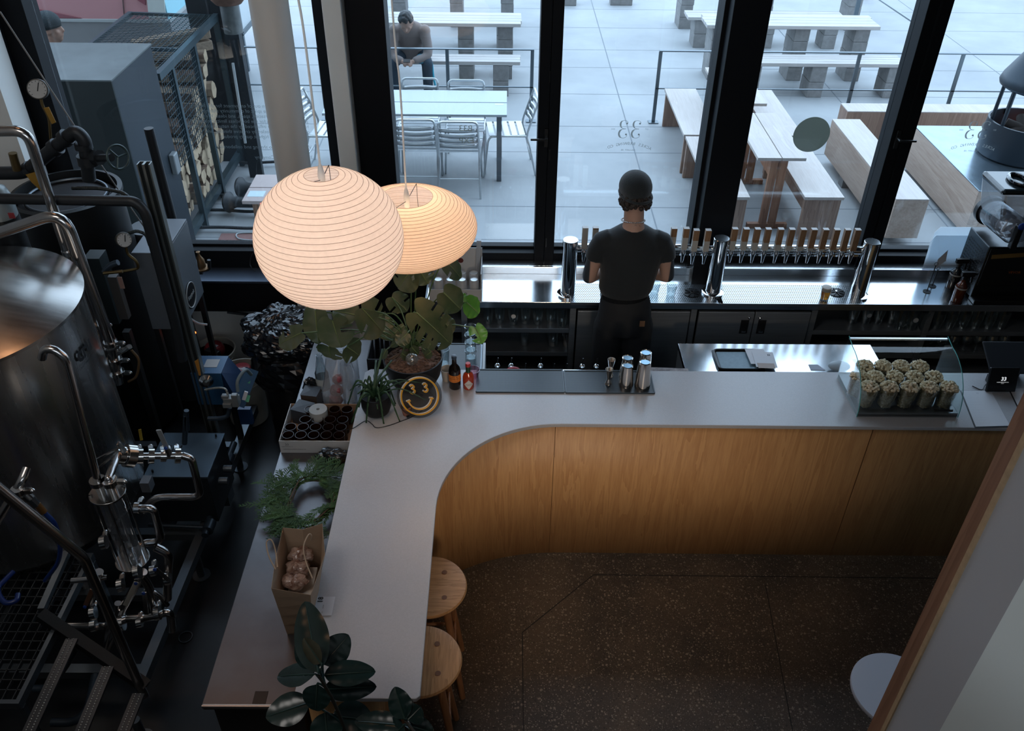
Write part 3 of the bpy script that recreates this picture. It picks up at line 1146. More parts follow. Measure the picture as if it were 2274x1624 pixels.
BG = 'box benches around the fire table'
box_seat('box_bench', 'long box bench along the railing behind the fire table', 'bench', 3.86, 6.4, 9.59, 9.85, 0.45, 0.10, ((4.1, 9.7), (6.0, 9.7)), BG, side=PLYSIDE)
box_seat('box_bench', 'box bench seen end on, left of the fire table', 'bench', 3.56, 3.865, 7.25, 9.22, 0.5, 0.10, ((3.62, 8.6), (3.7, 7.5), (3.75, 9.1)), BG)
FTOP = M('fire_table_steel', (0.30, 0.38, 0.44), 0.22, 0.9, var=0.15, scale=3, rvar=0.08)
box_seat('fire_table', 'low timber fire table with a steel top under the conical stove', 'table', 4.40, 6.1, 7.44, 9.05, 0.5, 0.04, ((5, 8),), None, top=FTOP)
DKS = M('dark_blue_steel', (0.030, 0.042, 0.055), 0.4, 0.5)
fp = thing('fire_pit_stove', 'black conical hooded fire pit burning on the steel topped table', 'stove', (5.05, 8.25, 0.5))
cx_, cy_ = 5.145, 8.29
mb = MB().cup([(0.36, 0.501), (0.38, 0.52), (0.378, 0.70), (0.37, 0.82), (0.37, 0.85), (0.35, 0.85), (0.345, 0.75), (0.34, 0.60), (0.0, 0.58)], (cx_, cy_, 0), 40)
mb.build('bowl', DKS, fp)
mb = MB().cup([(0.34, 1.17), (0.375, 1.19), (0.385, 1.22), (0.365, 1.28), (0.10, 1.75), (0.09, 2.6), (0.08, 2.6), (0.08, 1.74), (0.33, 1.25)], (cx_, cy_, 0), 40)
mb.build('cone_hood', DKS, fp)
for a in (200, 165, 20, -30, 100):
    MB().cyl((cx_ + 0.335 * math.cos(R(a)), cy_ + 0.335 * math.sin(R(a)), 0.80), (cx_ + 0.325 * math.cos(R(a)), cy_ + 0.325 * math.sin(R(a)), 1.24), 0.018, n=10).build('support_rod', DKS, fp)
EMB = M('glowing_embers', (0.05, 0.02, 0.01), 0.9, emis=(1.0, 0.16, 0.03), estr=1.6)
CHAR = M('charred_log', (0.03, 0.022, 0.018), 0.9, bump=0.6, bscale=30)
mb = MB()
for i in range(14):
    a, r_ = rnd.uniform(0, 6.28), rnd.uniform(0, 0.22)
    mb.ball((cx_ + r_ * math.cos(a), cy_ + r_ * math.sin(a), 0.66 + rnd.uniform(0, 0.04)), rnd.uniform(0.03, 0.06), 8, 6)
mb.build('embers', EMB, fp)
for i, (a, tl) in enumerate(((10, 0.3), (80, 0.5), (150, 0.25))):
    d_ = Vector((math.cos(R(a)), math.sin(R(a)), tl)).normalized()
    c_ = Vector((cx_ - 0.03, cy_, 0.76))
    MB().cyl(c_ - d_ * 0.17, c_ + d_ * 0.17, 0.055, 0.045, n=9).build('log', CHAR, fp)

# ---- steel cabinet, wood rack, dark screen, mural container (upper left)
SHEDG = M('weathered_zinc_lid', (0.085, 0.098, 0.10), 0.6, 0.0, var=0.25, scale=3)
SHEDD = M('green_steel_dark_reflection', (0.004, 0.009, 0.009), 0.5, 0.0, spec=.2)  # front face: the dark interior it mirrors is put into this colour
SHEDB = M('slate_blue_steel', (0.020, 0.028, 0.037), 0.5, 0.0, spec=.3, var=0.12, scale=2)
t = thing('steel_enclosure', 'tall dark steel enclosure with a grey lid outside the left window', 'enclosure', (-3.6, 6.75, 0))
MB().bb(-4.6, -2.872, 6.32, 7.17, 0.0, 1.838).build('body', SHEDB, t)
MB().bb(-4.6, -2.871, 6.30, 6.3195, 0.0, 1.838).build('front_panel', SHEDD, t)
MB().bb(-4.62, -2.865, 6.295, 7.18, 1.839, 1.85).build('lid', SHEDG, t)
q = X(382, 362, -2.87)
MB().bb(-2.87, -2.82, q.y - 0.05, q.y + 0.05, q.z - 0.09, q.z + 0.09).build('switch_box', M('grey_switch_box', (0.25, 0.27, 0.28), 0.4, 0.3), t, bev=0.01)

RK = M('rack_steel', (0.055, 0.085, 0.10), 0.4, 0.5)
t = thing('firewood_rack', 'steel and wire mesh firewood rack next to the dark enclosure', 'rack', (-3.2, 8.3, 0))
xf, xb, ya, yb, zt_ = -2.90, -3.75, 7.26, 9.05, 1.56
MB().bar((xf, ya - 0.03, zt_), (xf, yb, zt_), 0.05, 0.06).build('top_rail', RK, t)
MB().bar((xb, ya, zt_ + 0.02), (xb, yb, zt_ + 0.02), 0.04, 0.04).build('back_rail', RK, t)
MB().bar((xf - 0.02, ya - 0.1, 0.12), (xf - 0.02, yb + 0.5, 0.12), 0.06, 0.07).build('bottom_rail', RK, t)
for y_ in (ya + 0.30, ya + 0.95, yb - 0.05):
    MB().bar((xf, y_, 0.0), (xf, y_, zt_ - 0.03), 0.05, 0.05).build('post', RK, t)
for y_ in (ya, ya + 0.7, yb):
    MB().bar((xf, y_, zt_), (xb, y_, zt_ + 0.02), 0.03, 0.03).build('crossbar', RK, t)
mb = MB()
k = 0
y_ = ya
while y_ < yb:
    mb.bar((xf, y_, zt_ + 0.012), (xb, y_, zt_ + 0.03), 0.005, 0.005)
    y_ += 0.05
x_ = xb
while x_ < xf:
    mb.bar((x_, ya, zt_ + 0.02), (x_, yb, zt_ + 0.02), 0.005, 0.005)
    x_ += 0.05
y_ = ya
while y_ < ya + 0.95:
    mb.bar((xf + 0.012, y_, 0.75), (xf + 0.012, y_, zt_), 0.005, 0.005)
    y_ += 0.05
z_ = 0.75
while z_ < zt_:
    mb.bar((xf + 0.012, ya, z_), (xf + 0.012, ya + 0.95, z_), 0.005, 0.005)
    z_ += 0.05
mb.build('wire_mesh', RK, t)
MB().grid(lambda u, v: Vector((-3.35 + .012 * math.sin(v * 60), 7.5 + .75 * v, .55 + .95 * u)), 1, 60).build('corrugated_sheet', M('pale_corrugated', (.42, .48, .52), .5), t)
# firewood: split logs, cut faces toward +x
LOGE = M('cut_wood_face', (0.52, 0.40, 0.27), 0.85, var=0.2, scale=9)
BARK = M('log_bark', (0.15, 0.10, 0.075), 0.95, var=0.3, scale=20, bump=0.5, bscale=30)
SPLIT = M('split_wood_side', (0.34, 0.26, 0.19), 0.9, var=0.25, scale=6, stretch=(0.6, 8, 8))


def log_mesh(ns, r, L_, seed):
    rr = random.Random(seed)
    a = [2 * PI * (i + rr.uniform(-0.25, 0.25)) / ns for i in range(ns)]
    p = [(r * rr.uniform(0.8, 1.1) * math.cos(t_), r * rr.uniform(0.75, 1.1) * math.sin(t_)) for t_ in a]
    me = bpy.data.meshes.new('log')
    vs = [(0, u, v) for u, v in p] + [(-L_, u * .97, v * .97) for u, v in p]
    me.from_pydata(vs, [], [tuple(range(ns))[::-1], tuple(range(ns, 2 * ns))] + [(i, (i + 1) % ns, ns + (i + 1) % ns, ns + i) for i in range(ns)])
    me.materials.append(LOGE)
    me.materials.append(BARK)
    me.materials.append(SPLIT)
    for i, pl in enumerate(me.polygons):
        pl.material_index = 0 if i < 2 else (1 if rr.random() < 0.5 else 2)
    return me


LM = [log_mesh(n_, 0.075, 0.42, i) for i, n_ in enumerate((5, 6, 4, 9, 5, 7, 5, 10))]
row = 0
z_ = 0.16 + 0.075
cnt = 0
while z_ < 1.42:
    y_ = 7.42 + (0.075 if row % 2 else 0)
    ymax = 8.75
    while y_ < ymax:
        top = 0.72 + 0.75 * max(0, (y_ - 7.7)) / 1.0
        if z_ < min(top, 1.36):
            o = bpy.data.objects.new('firewood_log', rnd.choice(LM))
            COL.objects.link(o)
            s = rnd.uniform(0.85, 1.18)
            o.scale = (1, s, s)
            o.location = (-2.95 + rnd.uniform(-0.06, 0.01), y_ + rnd.uniform(-0.01, 0.01), z_)
            o.rotation_euler = (rnd.uniform(0, 6.28), rnd.uniform(-0.04, 0.04), rnd.uniform(-0.07, 0.07))
            tag(o, 'split firewood log stacked in the mesh rack outside', 'firewood log', 'firewood logs stacked in the mesh rack')
            cnt += 1
        y_ += 0.142
    z_ += 0.118
    row += 1
for i, z_ in enumerate((1.31, 1.42)):
    q = MB().bar((-3.5, 8.32 + 0.02 * i, z_ + 0.06), (-2.93, 8.80, z_ + 0.06), 0.13, 0.09)
    q.build('firewood_log', SPLIT, tags=(('long split log lying crosswise on the wood stack, %s' % ('lower of two', 'upper of two')[i]), 'firewood log', 'firewood logs stacked in the mesh rack'), bev=0.01)

SCRN = M('blackened_steel_screen', (0.012, 0.018, 0.024), 0.5, 0.2)
t = thing('steel_screen', 'tall black steel screen wall behind the firewood', 'screen', (-3.4, 8.95, 0))
MB().bb(-3.2, -2.74, 9.10, 9.16, 0, 3.6).build('panel', SCRN, t)
MB().bb(-2.74, -2.60, 8.68, 8.74, 0, 3.6).build('post', SCRN, t)
MB().bb(-2.80, -2.72, 9.0, 9.2, 0, 3.6).build('post', SCRN, t)
mb = MB().bar(X(517, 140, -2.7), X(545, 318, -2.7), 0.022, 0.022)
mb.build('white_pole', M('white_pole', (0.55, 0.6, 0.63), 0.5), tags=('thin pale pole standing in front of the firewood', 'pole'))
# flue hanging over the screen
RUST = M('rusted_collar', (0.16, 0.085, 0.06), 0.7, 0.3, var=0.4, scale=12)
q = Y(519, 72, 8.4)
t = thing('flue_pipe', 'grey flue pipe with a rusty stepped collar above the firewood', 'pipe', (q.x, 8.4, q.z))
MB().cyl((q.x, 8.4, q.z), (q.x, 8.4, q.z + 0.35), 0.085, n=24).build('pipe', M('grey_flue', (0.12, 0.13, 0.13), 0.5, 0.5, var=0.3, scale=10), t)
MB().lathe([(0.12, 0.26), (0.155, 0.30), (0.16, 0.36), (0.17, 0.37), (0.175, 0.5), (0.16, 0.52), (0.16, 2.0)], (q.x, 8.4, q.z), 28).build('collar', RUST, t)
# sandwich board beyond
t = thing('sandwich_board', 'white notice board in a dark frame beyond the round column', 'notice board', (-3.75, 12.3, 0))
b0, b1 = Vector((-3.52, 11.55, 0.35)), Vector((-3.67, 12.9, 0.35))
pc = [X(550, 158, -3.6), X(556, 122, -3.6)]
yA, yB = pc[0].y, pc[0].y + 1.5
for a, b in (((-3.6, yA, 0.5), (-3.6, yB, 0.5)), ((-3.6, yA, 0.5), (-3.6, yA, 1.7)), ((-3.6, yB, 0.5), (-3.6, yB, 1.7)), ((-3.6, yA, 1.7), (-3.6, yB, 1.7))):
    MB().bar(a, b, 0.06, 0.05).build('frame', RAIL, t)
MB().bb(-3.61, -3.60, yA, yB, 0.52, 1.68).build('board', M('white_board', (0.55, 0.6, 0.62), 0.5), t)
for y_ in (yA, yB):
    MB().bb(-3.63, -3.57, y_ - 0.03, y_ + 0.03, 0, 0.48).build('leg', RAIL, t)

# mural container: pink, wine, white and blue panels over a grey plinth
t = thing('mural_container', 'container painted with pink, white and blue panels on a grey plinth', 'container', (-6.0, 10.8, 0))
GP = M('grey_plinth', (0.20, 0.205, 0.21), 0.7, var=0.06, scale=3)
MB().bb(-9.0, -3.73, 10.0, 12.4, 0.0, 1.25).build('plinth', GP, t)
PINK = M('pink_paint', (0.50, 0.235, 0.245), 0.55, var=0.03, scale=2)
MB().bb(-9.0, -3.76, 10.02, 12.38, 1.251, 3.8).build('body', PINK, t)
zc = lambda x, y: Y(x, y, 10.0)
def muralpoly(name, pts, m_):
    MB().prismd([Vector((zc(x, y).x, 10.019, zc(x, y).z)) for x, y in pts], (0, -0.012, 0)).build(name, m_, t)
WHP = M('white_paint', (0.56, 0.60, 0.57), 0.55)
BLP = M('sky_blue_paint', (0.25, 0.53, 0.62), 0.5)
WNP = M('wine_paint', (0.24, 0.065, 0.085), 0.55)
muralpoly('white_stripe', [(319, -60), (359, -60), (368, 41), (330, 41)], WHP)
muralpoly('wine_wedge', [(66, 18), (180, 41), (60, 41)], WNP)
muralpoly('wine_wedge', [(270, -60), (319, -60), (322, 12), (300, -2)], WNP)
muralpoly('panel_gap', [(265.5, -60), (267, -60), (276, 41), (274.5, 41)], M('gap', (0.1, 0.06, 0.06), 0.8))
MB().bb(-3.759, -3.745, 10.02, 12.38, 1.251, 3.8).build('blue_side', BLP, t)
MB().bb(-9.0, -3.72, 9.985, 12.4, 1.235, 1.262).build('ledge', M('pale_ledge', (0.35, 0.38, 0.38), 0.6), t)

# little plywood table with a label at the foot of the round column
t = thing('plywood_side_table', 'small plywood table with a blue-white label outside, left of the paper lantern', 'table', (-1.95, 6.85, 0))
for a, b in ((6.60, 6.855), (6.865, 7.12)):
    MB().bb(-2.19, -1.55, a, b, 0.72, 0.75).build('top_half', M('pinkish_ply', (0.42, 0.34, 0.32), .5, var=.05, scale=3), t, bev=0.003)
MB().bb(-2.12, -2.08, 6.64, 7.08, 0, 0.719).build('side_panel', wood('brown_ply', (0.14, 0.07, 0.04), (0.22, 0.12, 0.07), 'Z', .8, .5, 4), t)
MB().bb(-1.66, -1.62, 6.64, 7.08, 0, 0.719).build('side_panel', PLYSIDE, t)
MB().bb(-2.11, -1.66, 6.65, 6.67, 0.55, 0.719).build('apron', PLYSIDE, t)
MB().bb(-2.165, -2.03, 6.68, 6.79, 0.7502, 0.7515).build('label', M('pale_blue_label', (0.50, 0.62, 0.68), 0.5), t)
q = [Z(492, 520, .004), Z(640, 520, .004), Z(640, 556, .004), Z(474, 556, .004)]
MB().prism([(a.x, a.y) for a in q], .002, .012).build('door_mat', M('rust_red_mat', (.24, .13, .12), .9, var=.1, scale=20), tags=('rust red mat on the pavement just outside the left window', 'mat'))
# keg couplers / pipe rack lying on the ground
GALV = M('galvanised_pipe', (0.22, 0.25, 0.27), 0.4, 0.7)
t = thing('pipe_manifold', 'galvanised pipe frame lying on the ground along the firewood rack', 'pipe', (-2.8, 8.1, 0.03))
a, b = Z(440, 492, 0.06), Z(520, 360, 0.06)
MB().tube([a + (a - b) * 0.07, a, b], 0.018, 10).build('pipe', GALV, t)
for i, (y0_, xe) in enumerate(((505, 560), (466, 556), (430, 525), (360, 555))):
    a = Z((433, 450, 470, 519)[i], y0_ - (0 if i != 2 else 0), 0.05)
    b = Z(xe, y0_ + (2, 4, 10, 2)[i], 0.05)
    MB().tube(spline([a, a * 0.5 + b * 0.5 + Vector((0, 0.01, 0)), b, b + Vector((0.35, 0.05, 0))], 6), 0.016, 8).build('hose', M('dark_hose', (0.03, 0.035, 0.04), .8, bump=.8, bscale=60), t)
for i, (px, py) in enumerate(((532, 416), (505, 449))):
    c = Z(px, py, 0.12)
    d_ = Vector((1, -0.25, 0.1)).normalized()
    mb = MB().lathe([(0.0, -0.006), (0.10, 0.0), (0.105, 0.02), (0.07, 0.05), (0.05, 0.10), (0.045, 0.45)], c, 24, d_)
    mb.build('heater_head', M('dark_cast_disc', (0.03, 0.035, 0.04), 0.55, var=0.3, scale=30), tags=(('black round headed pipe fitting on the ground, farther of two', 'black round headed pipe fitting on the ground, nearer of two')[i], 'fitting', 'round headed fittings by the plywood side table'))

# ================================================================ PAPER LANTERNS
def paper(name, col):
    m, t, o = nt(name)
    L = t.links.new
    tc = N(t, 'TexCoord')
    n = N(t, 'TexNoise', Scale=60.0, Detail=4.0)
    L(tc.outputs['Object'], n.inputs['Vector'])
    r = N(t, 'ValToRGB')
    r.color_ramp.elements[0].position = 0.3
    r.color_ramp.elements[1].position = 0.7
    r.color_ramp.elements[0].color = c4([c * 0.93 for c in col])
    r.color_ramp.elements[1].color = c4(col)
    L(n.outputs[0], r.inputs[0])
    d = N(t, 'BsdfDiffuse')
    tl = N(t, 'BsdfTranslucent')
    L(r.outputs[0], d.inputs[0])
    L(r.outputs[0], tl.inputs[0])
    mx = N(t, 'MixShader')
    mx.inputs[0].default_value = 0.55
    L(d.outputs[0], mx.inputs[1])
    L(tl.outputs[0], mx.inputs[2])
    L(mx.outputs[0], o.inputs[0])
    return m


PAPER = paper('mulberry_paper', (0.86, 0.74, 0.66))
RIB = M('bamboo_rib', (0.42, 0.27, 0.20), 0.8)
CORDM = M('white_cord', (0.92, 0.91, 0.88), 0.6)
WIRE = M('thin_black_wire', (0.02, 0.02, 0.02), 0.5)


def lantern(label, c, r, h, ro, nr, power, cordtop, wcol):
    c = Vector(c)
    t = thing('paper_lantern', label, 'pendant lamp', c, 'paper lanterns hanging over the bar')
    a0 = math.asin(min(1, ro / r))
    n = 96
    prof = []
    for i in range(n + 1):
        a = a0 + (PI - 1.5 * a0) * i / n
        sc_l = 1 + 0.006 * abs(math.sin(PI * nr * i / n))
        prof.append((r * math.sin(a) * sc_l, h * math.cos(a) * sc_l))
    MB().cup(prof, c, 120).build('shade', PAPER, t)
    mb = MB()
    for i in range(nr + 1):
        a = a0 + (PI - 1.5 * a0) * i / nr
        rr, zz = r * math.sin(a) * 1.0035, h * math.cos(a) * 1.0035
        mb.tube([c + Vector((rr * math.cos(q), rr * math.sin(q), zz)) for q in [2 * PI * k / 120 for k in range(120)]], 0.0009, 4, closed=True)
    mb.build('ribs', RIB, t)
    zt = h * math.cos(a0)
    top = c + Vector((0, 0, zt))
    mb = MB()
    mb.tube([top + Vector((ro * 0.3, ro * 0.95, 0.012)), top + Vector((0, 0, -0.02)), top + Vector((-ro * 0.3, -ro * 0.95, 0.0))], 0.0016, 5)
    mb.tube([top + Vector((ro * 0.3, ro * 0.95, 0.012)), top + Vector((ro * 0.35, ro * 0.9, -2 * zt * 0.9))], 0.0014, 5)
    mb.build('wire_frame', WIRE, t)
    MB().lathe([(0.012, -0.05), (0.014, 0.0), (0.009, 0.03), (0.004, 0.045)], top, 14).build('cord_grip', CORDM, t)
    MB().tube(spline([top + Vector((0, 0, 0.04)), top + Vector((0.004, 0, 0.5)), top + Vector((-0.006, 0, 1.0)), Vector((c.x, c.y, 5.999))], 8), 0.0042, 8).build('cord', CORDM, t)
    mb = MB().ball(c, 0.045, 16, 10)
    mb.build('bulb', M('bulb_glow', (1, 0.8, 0.6), emis=wcol, estr=1.5), t)
    L = lamp('POINT', 'lantern_bulb_light', c, None, power, wcol, 0.09)
    return t


lantern('large round paper lantern glowing warm white', (-0.683, 3.0, 2.366), 0.285, 0.272, 0.064, 34, 4.9, None, (1.0, 0.87, 0.75))
lantern('flattened paper lantern glowing amber behind the round one', (-0.448, 3.6, 2.101), 0.315, 0.165, 0.118, 36, 6.0, None, (1.0, 0.72, 0.45))


# ================================================================ TAP ROW
def dots(name, col, hole, pitch, rad, rough=0.3, metal=1.0, square=False, stag=True, rot=0.0, bumpy=False):
    m, t, o = nt(name)
    L = t.links.new
    b = N(t, 'BsdfPrincipled', Roughness=rough, Metallic=metal)
    L(b.outputs[0], o.inputs[0])
    tc = N(t, 'TexCoord')
    sp = N(t, 'SeparateXYZ')
    L(tc.outputs['Object'], sp.inputs[0])

    def math_(op, a, v):
        n = N(t, 'Math', _operation=op)
        if hasattr(a, 'links'):
            L(a, n.inputs[0])
        else:
            n.inputs[0].default_value = a
        if v is not None:
            if hasattr(v, 'links'):
                L(v, n.inputs[1])
            else:
                n.inputs[1].default_value = v
        return n.outputs[0]
    u = math_('MULTIPLY', sp.outputs[0], 1 / pitch)
    v = math_('MULTIPLY', sp.outputs[1], 1 / pitch)
    if stag:
        row = math_('FLOOR', v, None)
        odd = math_('MULTIPLY', math_('PINGPONG', row, 1.0), 0.5)
        u = math_('ADD', u, odd)
    fu = math_('SUBTRACT', math_('FRACT', u, None), 0.5)
    fv = math_('SUBTRACT', math_('FRACT', v, None), 0.5)
    if square:
        d = math_('MAXIMUM', math_('ABSOLUTE', fu, None), math_('ABSOLUTE', fv, None))
    else:
        d = math_('SQRT', math_('ADD', math_('MULTIPLY', fu, fu), math_('MULTIPLY', fv, fv)), None)
    k = math_('LESS_THAN', d, rad)
    mx = N(t, 'Mix', _data_type='RGBA')
    L(k, mx.inputs[0])
    mx.inputs[6].default_value = c4(col)
    mx.inputs[7].default_value = c4(hole)
    L(mx.outputs[2], b.inputs['Base Color'])
    if bumpy:
        bp = N(t, 'Bump', Strength=0.8)
        bp.inputs['Distance'].default_value = 0.003
        L(k, bp.inputs['Height'])
        bp.invert = True
        L(bp.outputs[0], b.inputs['Normal'])
    else:
        iv = math_('SUBTRACT', 1.0, k)
        L(iv, b.inputs['Metallic'])
    return m


PERF = dots('perforated_steel', (0.62, 0.64, 0.66), (0.02, 0.022, 0.025), 0.0135, 0.34, 0.24)
dt = [(0.432, 1.40, 'perforated steel drip tray on the left, beside the bartender'), (1.43, 2.36, 'perforated steel drip tray on the right under the wooden tap handles')]
for x0, x1, lb in dt:
    t = thing('drip_tray', lb, 'drip tray', ((x0 + x1) / 2, 4.93, ZC), 'drip trays under the taps')
    MB().bb(x0, x1, 4.822, 5.052, ZC + 0.0005, ZC + 0.020).build('tray', PERF, t, bev=0.002)
    MB().bb(x0, x1, 4.812, 4.8215, ZC + 0.0005, ZC + 0.021).build('rim', STEEL, t)
ZD = ZC + 0.0205
for (px, py), lb in (((1536, 651), 'black star shaped glass rinser left of the middle chrome tower'), ((1857, 650), 'black star shaped glass rinser beside the full beer glass')):
    c = Z(px, py, ZD)
    t = thing('glass_rinser', lb, 'glass rinser', c, 'glass rinsers set in the drip trays')
    MB().lathe([(0.0, 0.0), (0.054, 0.0), (0.056, 0.004), (0.05, 0.005)], c, 28).build('dish', BLACKP, t)
    mb = MB()
    for k in range(8):
        a = k * PI / 4 + 0.2
        mb.bar(c + Vector((0, 0, 0.008)), c + Vector((0.05 * math.cos(a), 0.05 * math.sin(a), 0.009)), 0.006, 0.003, (0, 0, 1))
    mb.build('spokes', BLACKP, t)
    MB().cyl(c + Vector((0, 0, 0.004)), c + Vector((0, 0, 0.014)), 0.009, n=12).build('nozzle', CHROME, t)
CAPM = M('satin_cap', (.75, .78, .8), .22, 1.0)
tt = thing('tap_tower', 'chrome three legged beer tower carrying the long row of taps', 'beer tower', (1.38, 4.94, ZC))
TX = [(0.417, 4.945), (1.385, 4.945), (2.36, 4.952)]
for x_, y_ in TX:
    MB().lathe([(0.072, 0.001), (0.072, 0.012), (0.066, 0.015), (0.049, 0.018), (0.0475, 0.37), (0.050, 0.372), (0.050, 0.408), (0.048, 0.410)], (x_, y_, ZC + (0.02 if 0.5 < x_ < 2.3 else 0.0)), 40).build('column', CHROME, tt)
    MB().cyl((x_, y_, ZC + (0.02 if 0.5 < x_ < 2.3 else 0.0) + .4101), (x_, y_, ZC + (0.02 if 0.5 < x_ < 2.3 else 0.0) + .412), .0475, n=40).build('end_cap', CAPM, tt)
MB().cyl((TX[0][0], 4.985, 1.232), (TX[2][0], 4.985, 1.232), 0.030, n=24).build('cross_pipe', CHROME, tt)
MB().bb(TX[0][0] + .03, TX[2][0] - .03, 4.97, 5.00, 1.188, 1.202).build('under_rail', CHROME, tt)
PALEH = M('pale_handle_paint', (0.50, 0.49, 0.45), 0.5)
HANDW = wood('handle_wood', (0.22, 0.12, 0.06), (0.36, 0.21, 0.11), 'Z', 2.0, 0.5, 5)
TOPH = M('handle_top', (0.62, 0.60, 0.58), 0.5)
taps = [(1300, 0.0), (1323, 0.06), (1497.5, .38), (1524.6, .42), (1547.5, .48), (1573.9, .5), (1632.5, .56), (1658, .58), (1683, .63), (1707, .63), (1734.7, .72),
        (1759.6, .76), (1785, .8), (1809, .88), (1834.7, .92), (1859.6, .95), (1883.5, 1.0), (1906, 1.0)]
ords = ['first', 'second', 'third', 'fourth', 'fifth', 'sixth', 'seventh', 'eighth', 'ninth', 'tenth', 'eleventh', 'twelfth']
protos = {}
for i, (px, fr) in enumerate(taps):
    x_ = Y(px, 503, 4.945).x
    t = thing('beer_tap', '', 'beer tap', (0, 0, 0), 'beer taps along the chrome tower')
    MB().cyl((0, 0.01, 0), (0, -0.02, 0), 0.014, n=14).lathe([(0.016, 0.0), (0.018, 0.012), (0.010, 0.03), (0.008, 0.04)], (0, -0.03, 0.0), 14).build('faucet', CHROME, t)
    MB().lathe([(0.006, -0.065), (0.009, -0.05), (0.012, -0.02), (0.016, 0.0), (0.017, 0.012), (0.0, 0.014)], (0, -0.03, -0.0), 14).build('spout', CHROME, t)
    H0, H1 = 0.035, 0.185
    zm = H1 - (H1 - H0) * fr
    if fr < 1:
        MB().bb(-0.018, 0.018, -0.046, -0.014, H0, zm).build('pale_lower_handle', PALEH, t, bev=0.0008)
    if fr > 0:
        MB().bb(-0.018, 0.018, -0.046, -0.014, zm + 0.0002, H1).build('wooden_upper_handle', HANDW, t, bev=0.0008)
    MB().bb(-0.0178, 0.0178, -0.0458, -0.0142, H1 + 0.0001, H1 + 0.0015).build('end_cap', TOPH, t)
    t.location = (x_, 4.965, 1.222 - (0.012 if i in (4, 5) else 0))
    if i == 0:
        lb = 'all pale beer tap next to the left chrome column'
    elif i == 1:
        lb = 'pale beer tap with a thin brown line, at the bartender\'s left shoulder'
    elif i < 6:
        lb = 'beer tap with a part wooden handle, %s to the right of the bartender' % ords[i - 2]
    else:
        lb = 'beer tap with a wooden handle, %s to the right of the middle chrome column' % ords[i - 6]
    t['label'] = lb

# ---- glasses
GLASSM = glass('drinking_glass', (0.90, 0.94, 0.95), 1.5, 0.02, 2.4, 0.05)


def tumbler(r0, r1, h, wall=0.002):
    return [(r0 * 0.98, 0.0), (r0, 0.003), (r1, h), (r1 - wall, h), (r0 - wall, 0.008), (0.0, 0.007)]


def glass_thing(label, c, r0, r1, h, group=None, name='drinking_glass', cat='glass', flip=False):
    pr = tumbler(r0, r1, h)
    mb = MB().cup([(r, h - z) for r, z in pr] if flip else pr, (0, 0, 0), 20)
    o = mb.build(name, GLASSM, origin=(0, 0, 0), tags=(label, cat, group))
    o.location = c
    return o


for (px, py), lb in (((1452, 652), 'empty glass right beside the bartender on the drip tray'), ((1489, 656), 'empty ribbed glass between the bartender and the black rinser')):
    glass_thing(lb, Z(px, py, ZD), 0.028, 0.036, 0.085, 'empty glasses on the left drip tray')
c = Z(1830, 664, ZD)
t = thing('beer_glass', 'small glass of amber beer with a white head on the right drip tray', 'glass of beer', c)
MB().cup(tumbler(0.029, 0.036, 0.088), c, 24).build('glass', GLASSM, t)
m, tr_, o_ = nt('amber_beer')
b_ = N(tr_, 'BsdfPrincipled', Roughness=0.1)
b_.inputs['Base Color'].default_value = (0.95, 0.33, 0.04, 1)
b_.inputs['Transmission Weight'].default_value = 0.6
tr_.links.new(b_.outputs[0], o_.inputs[0])
MB().lathe([(0.0, 0.008), (0.0265, 0.008), (0.0325, 0.066), (0.0, 0.066)], c, 24).build('beer', m, t)
MB().lathe([(0.0, 0.0662), (0.0325, 0.0662), (0.0338, 0.085), (0.030, 0.093), (0.0, 0.096)], c, 24).build('foam', M('beer_foam', (0.72, 0.68, 0.62), 0.8, bump=.3, bscale=200), t)

# glass shelves
gsp = MB().cup(tumbler(0.030, 0.040, 0.13), (0, 0, 0), 16).build('shelf_glass', GLASSM, origin=(0, 0, 0))
gst = MB().cup([(0.03, 0), (0.03, .003), (0.006, .006), (0.005, 0.06), (0.034, 0.085), (0.04, 0.12), (0.032, 0.15), (0.030, 0.15), (0.038, 0.12), (0, 0.07)], (0, 0, 0), 14).build('stem_glass', GLASSM, origin=(0, 0, 0))
first = True
DOTM = M('white_dot_print', (0.6, 0.62, 0.63), 0.5)


def leafmat0(name):
    m, t, o = nt(name)
    d = N(t, 'BsdfDiffuse', Color=(.5, .53, .55, 1))
    tl = N(t, 'BsdfTranslucent', Color=(.5, .53, .55, 1))
    a = N(t, 'AddShader')
    t.links.new(d.outputs[0], a.inputs[0])
    t.links.new(tl.outputs[0], a.inputs[1])
    t.links.new(a.outputs[0], o.inputs[0])
    return m


def shelf_glass(src, loc, label, group, s=1.0, dot=False):
    global first
    o = src.copy()
    COL.objects.link(o)
    o.location = loc
    o.scale = (s, s, s)
    tag(o, label, 'glass', group)
    if dot:
        MB().cyl(Vector(loc) + Vector((0, -0.040, 0.085)), Vector(loc) + Vector((0, -0.0425, 0.085)), 0.016, n=16).build('white_dot', DOTM, o)
    return o


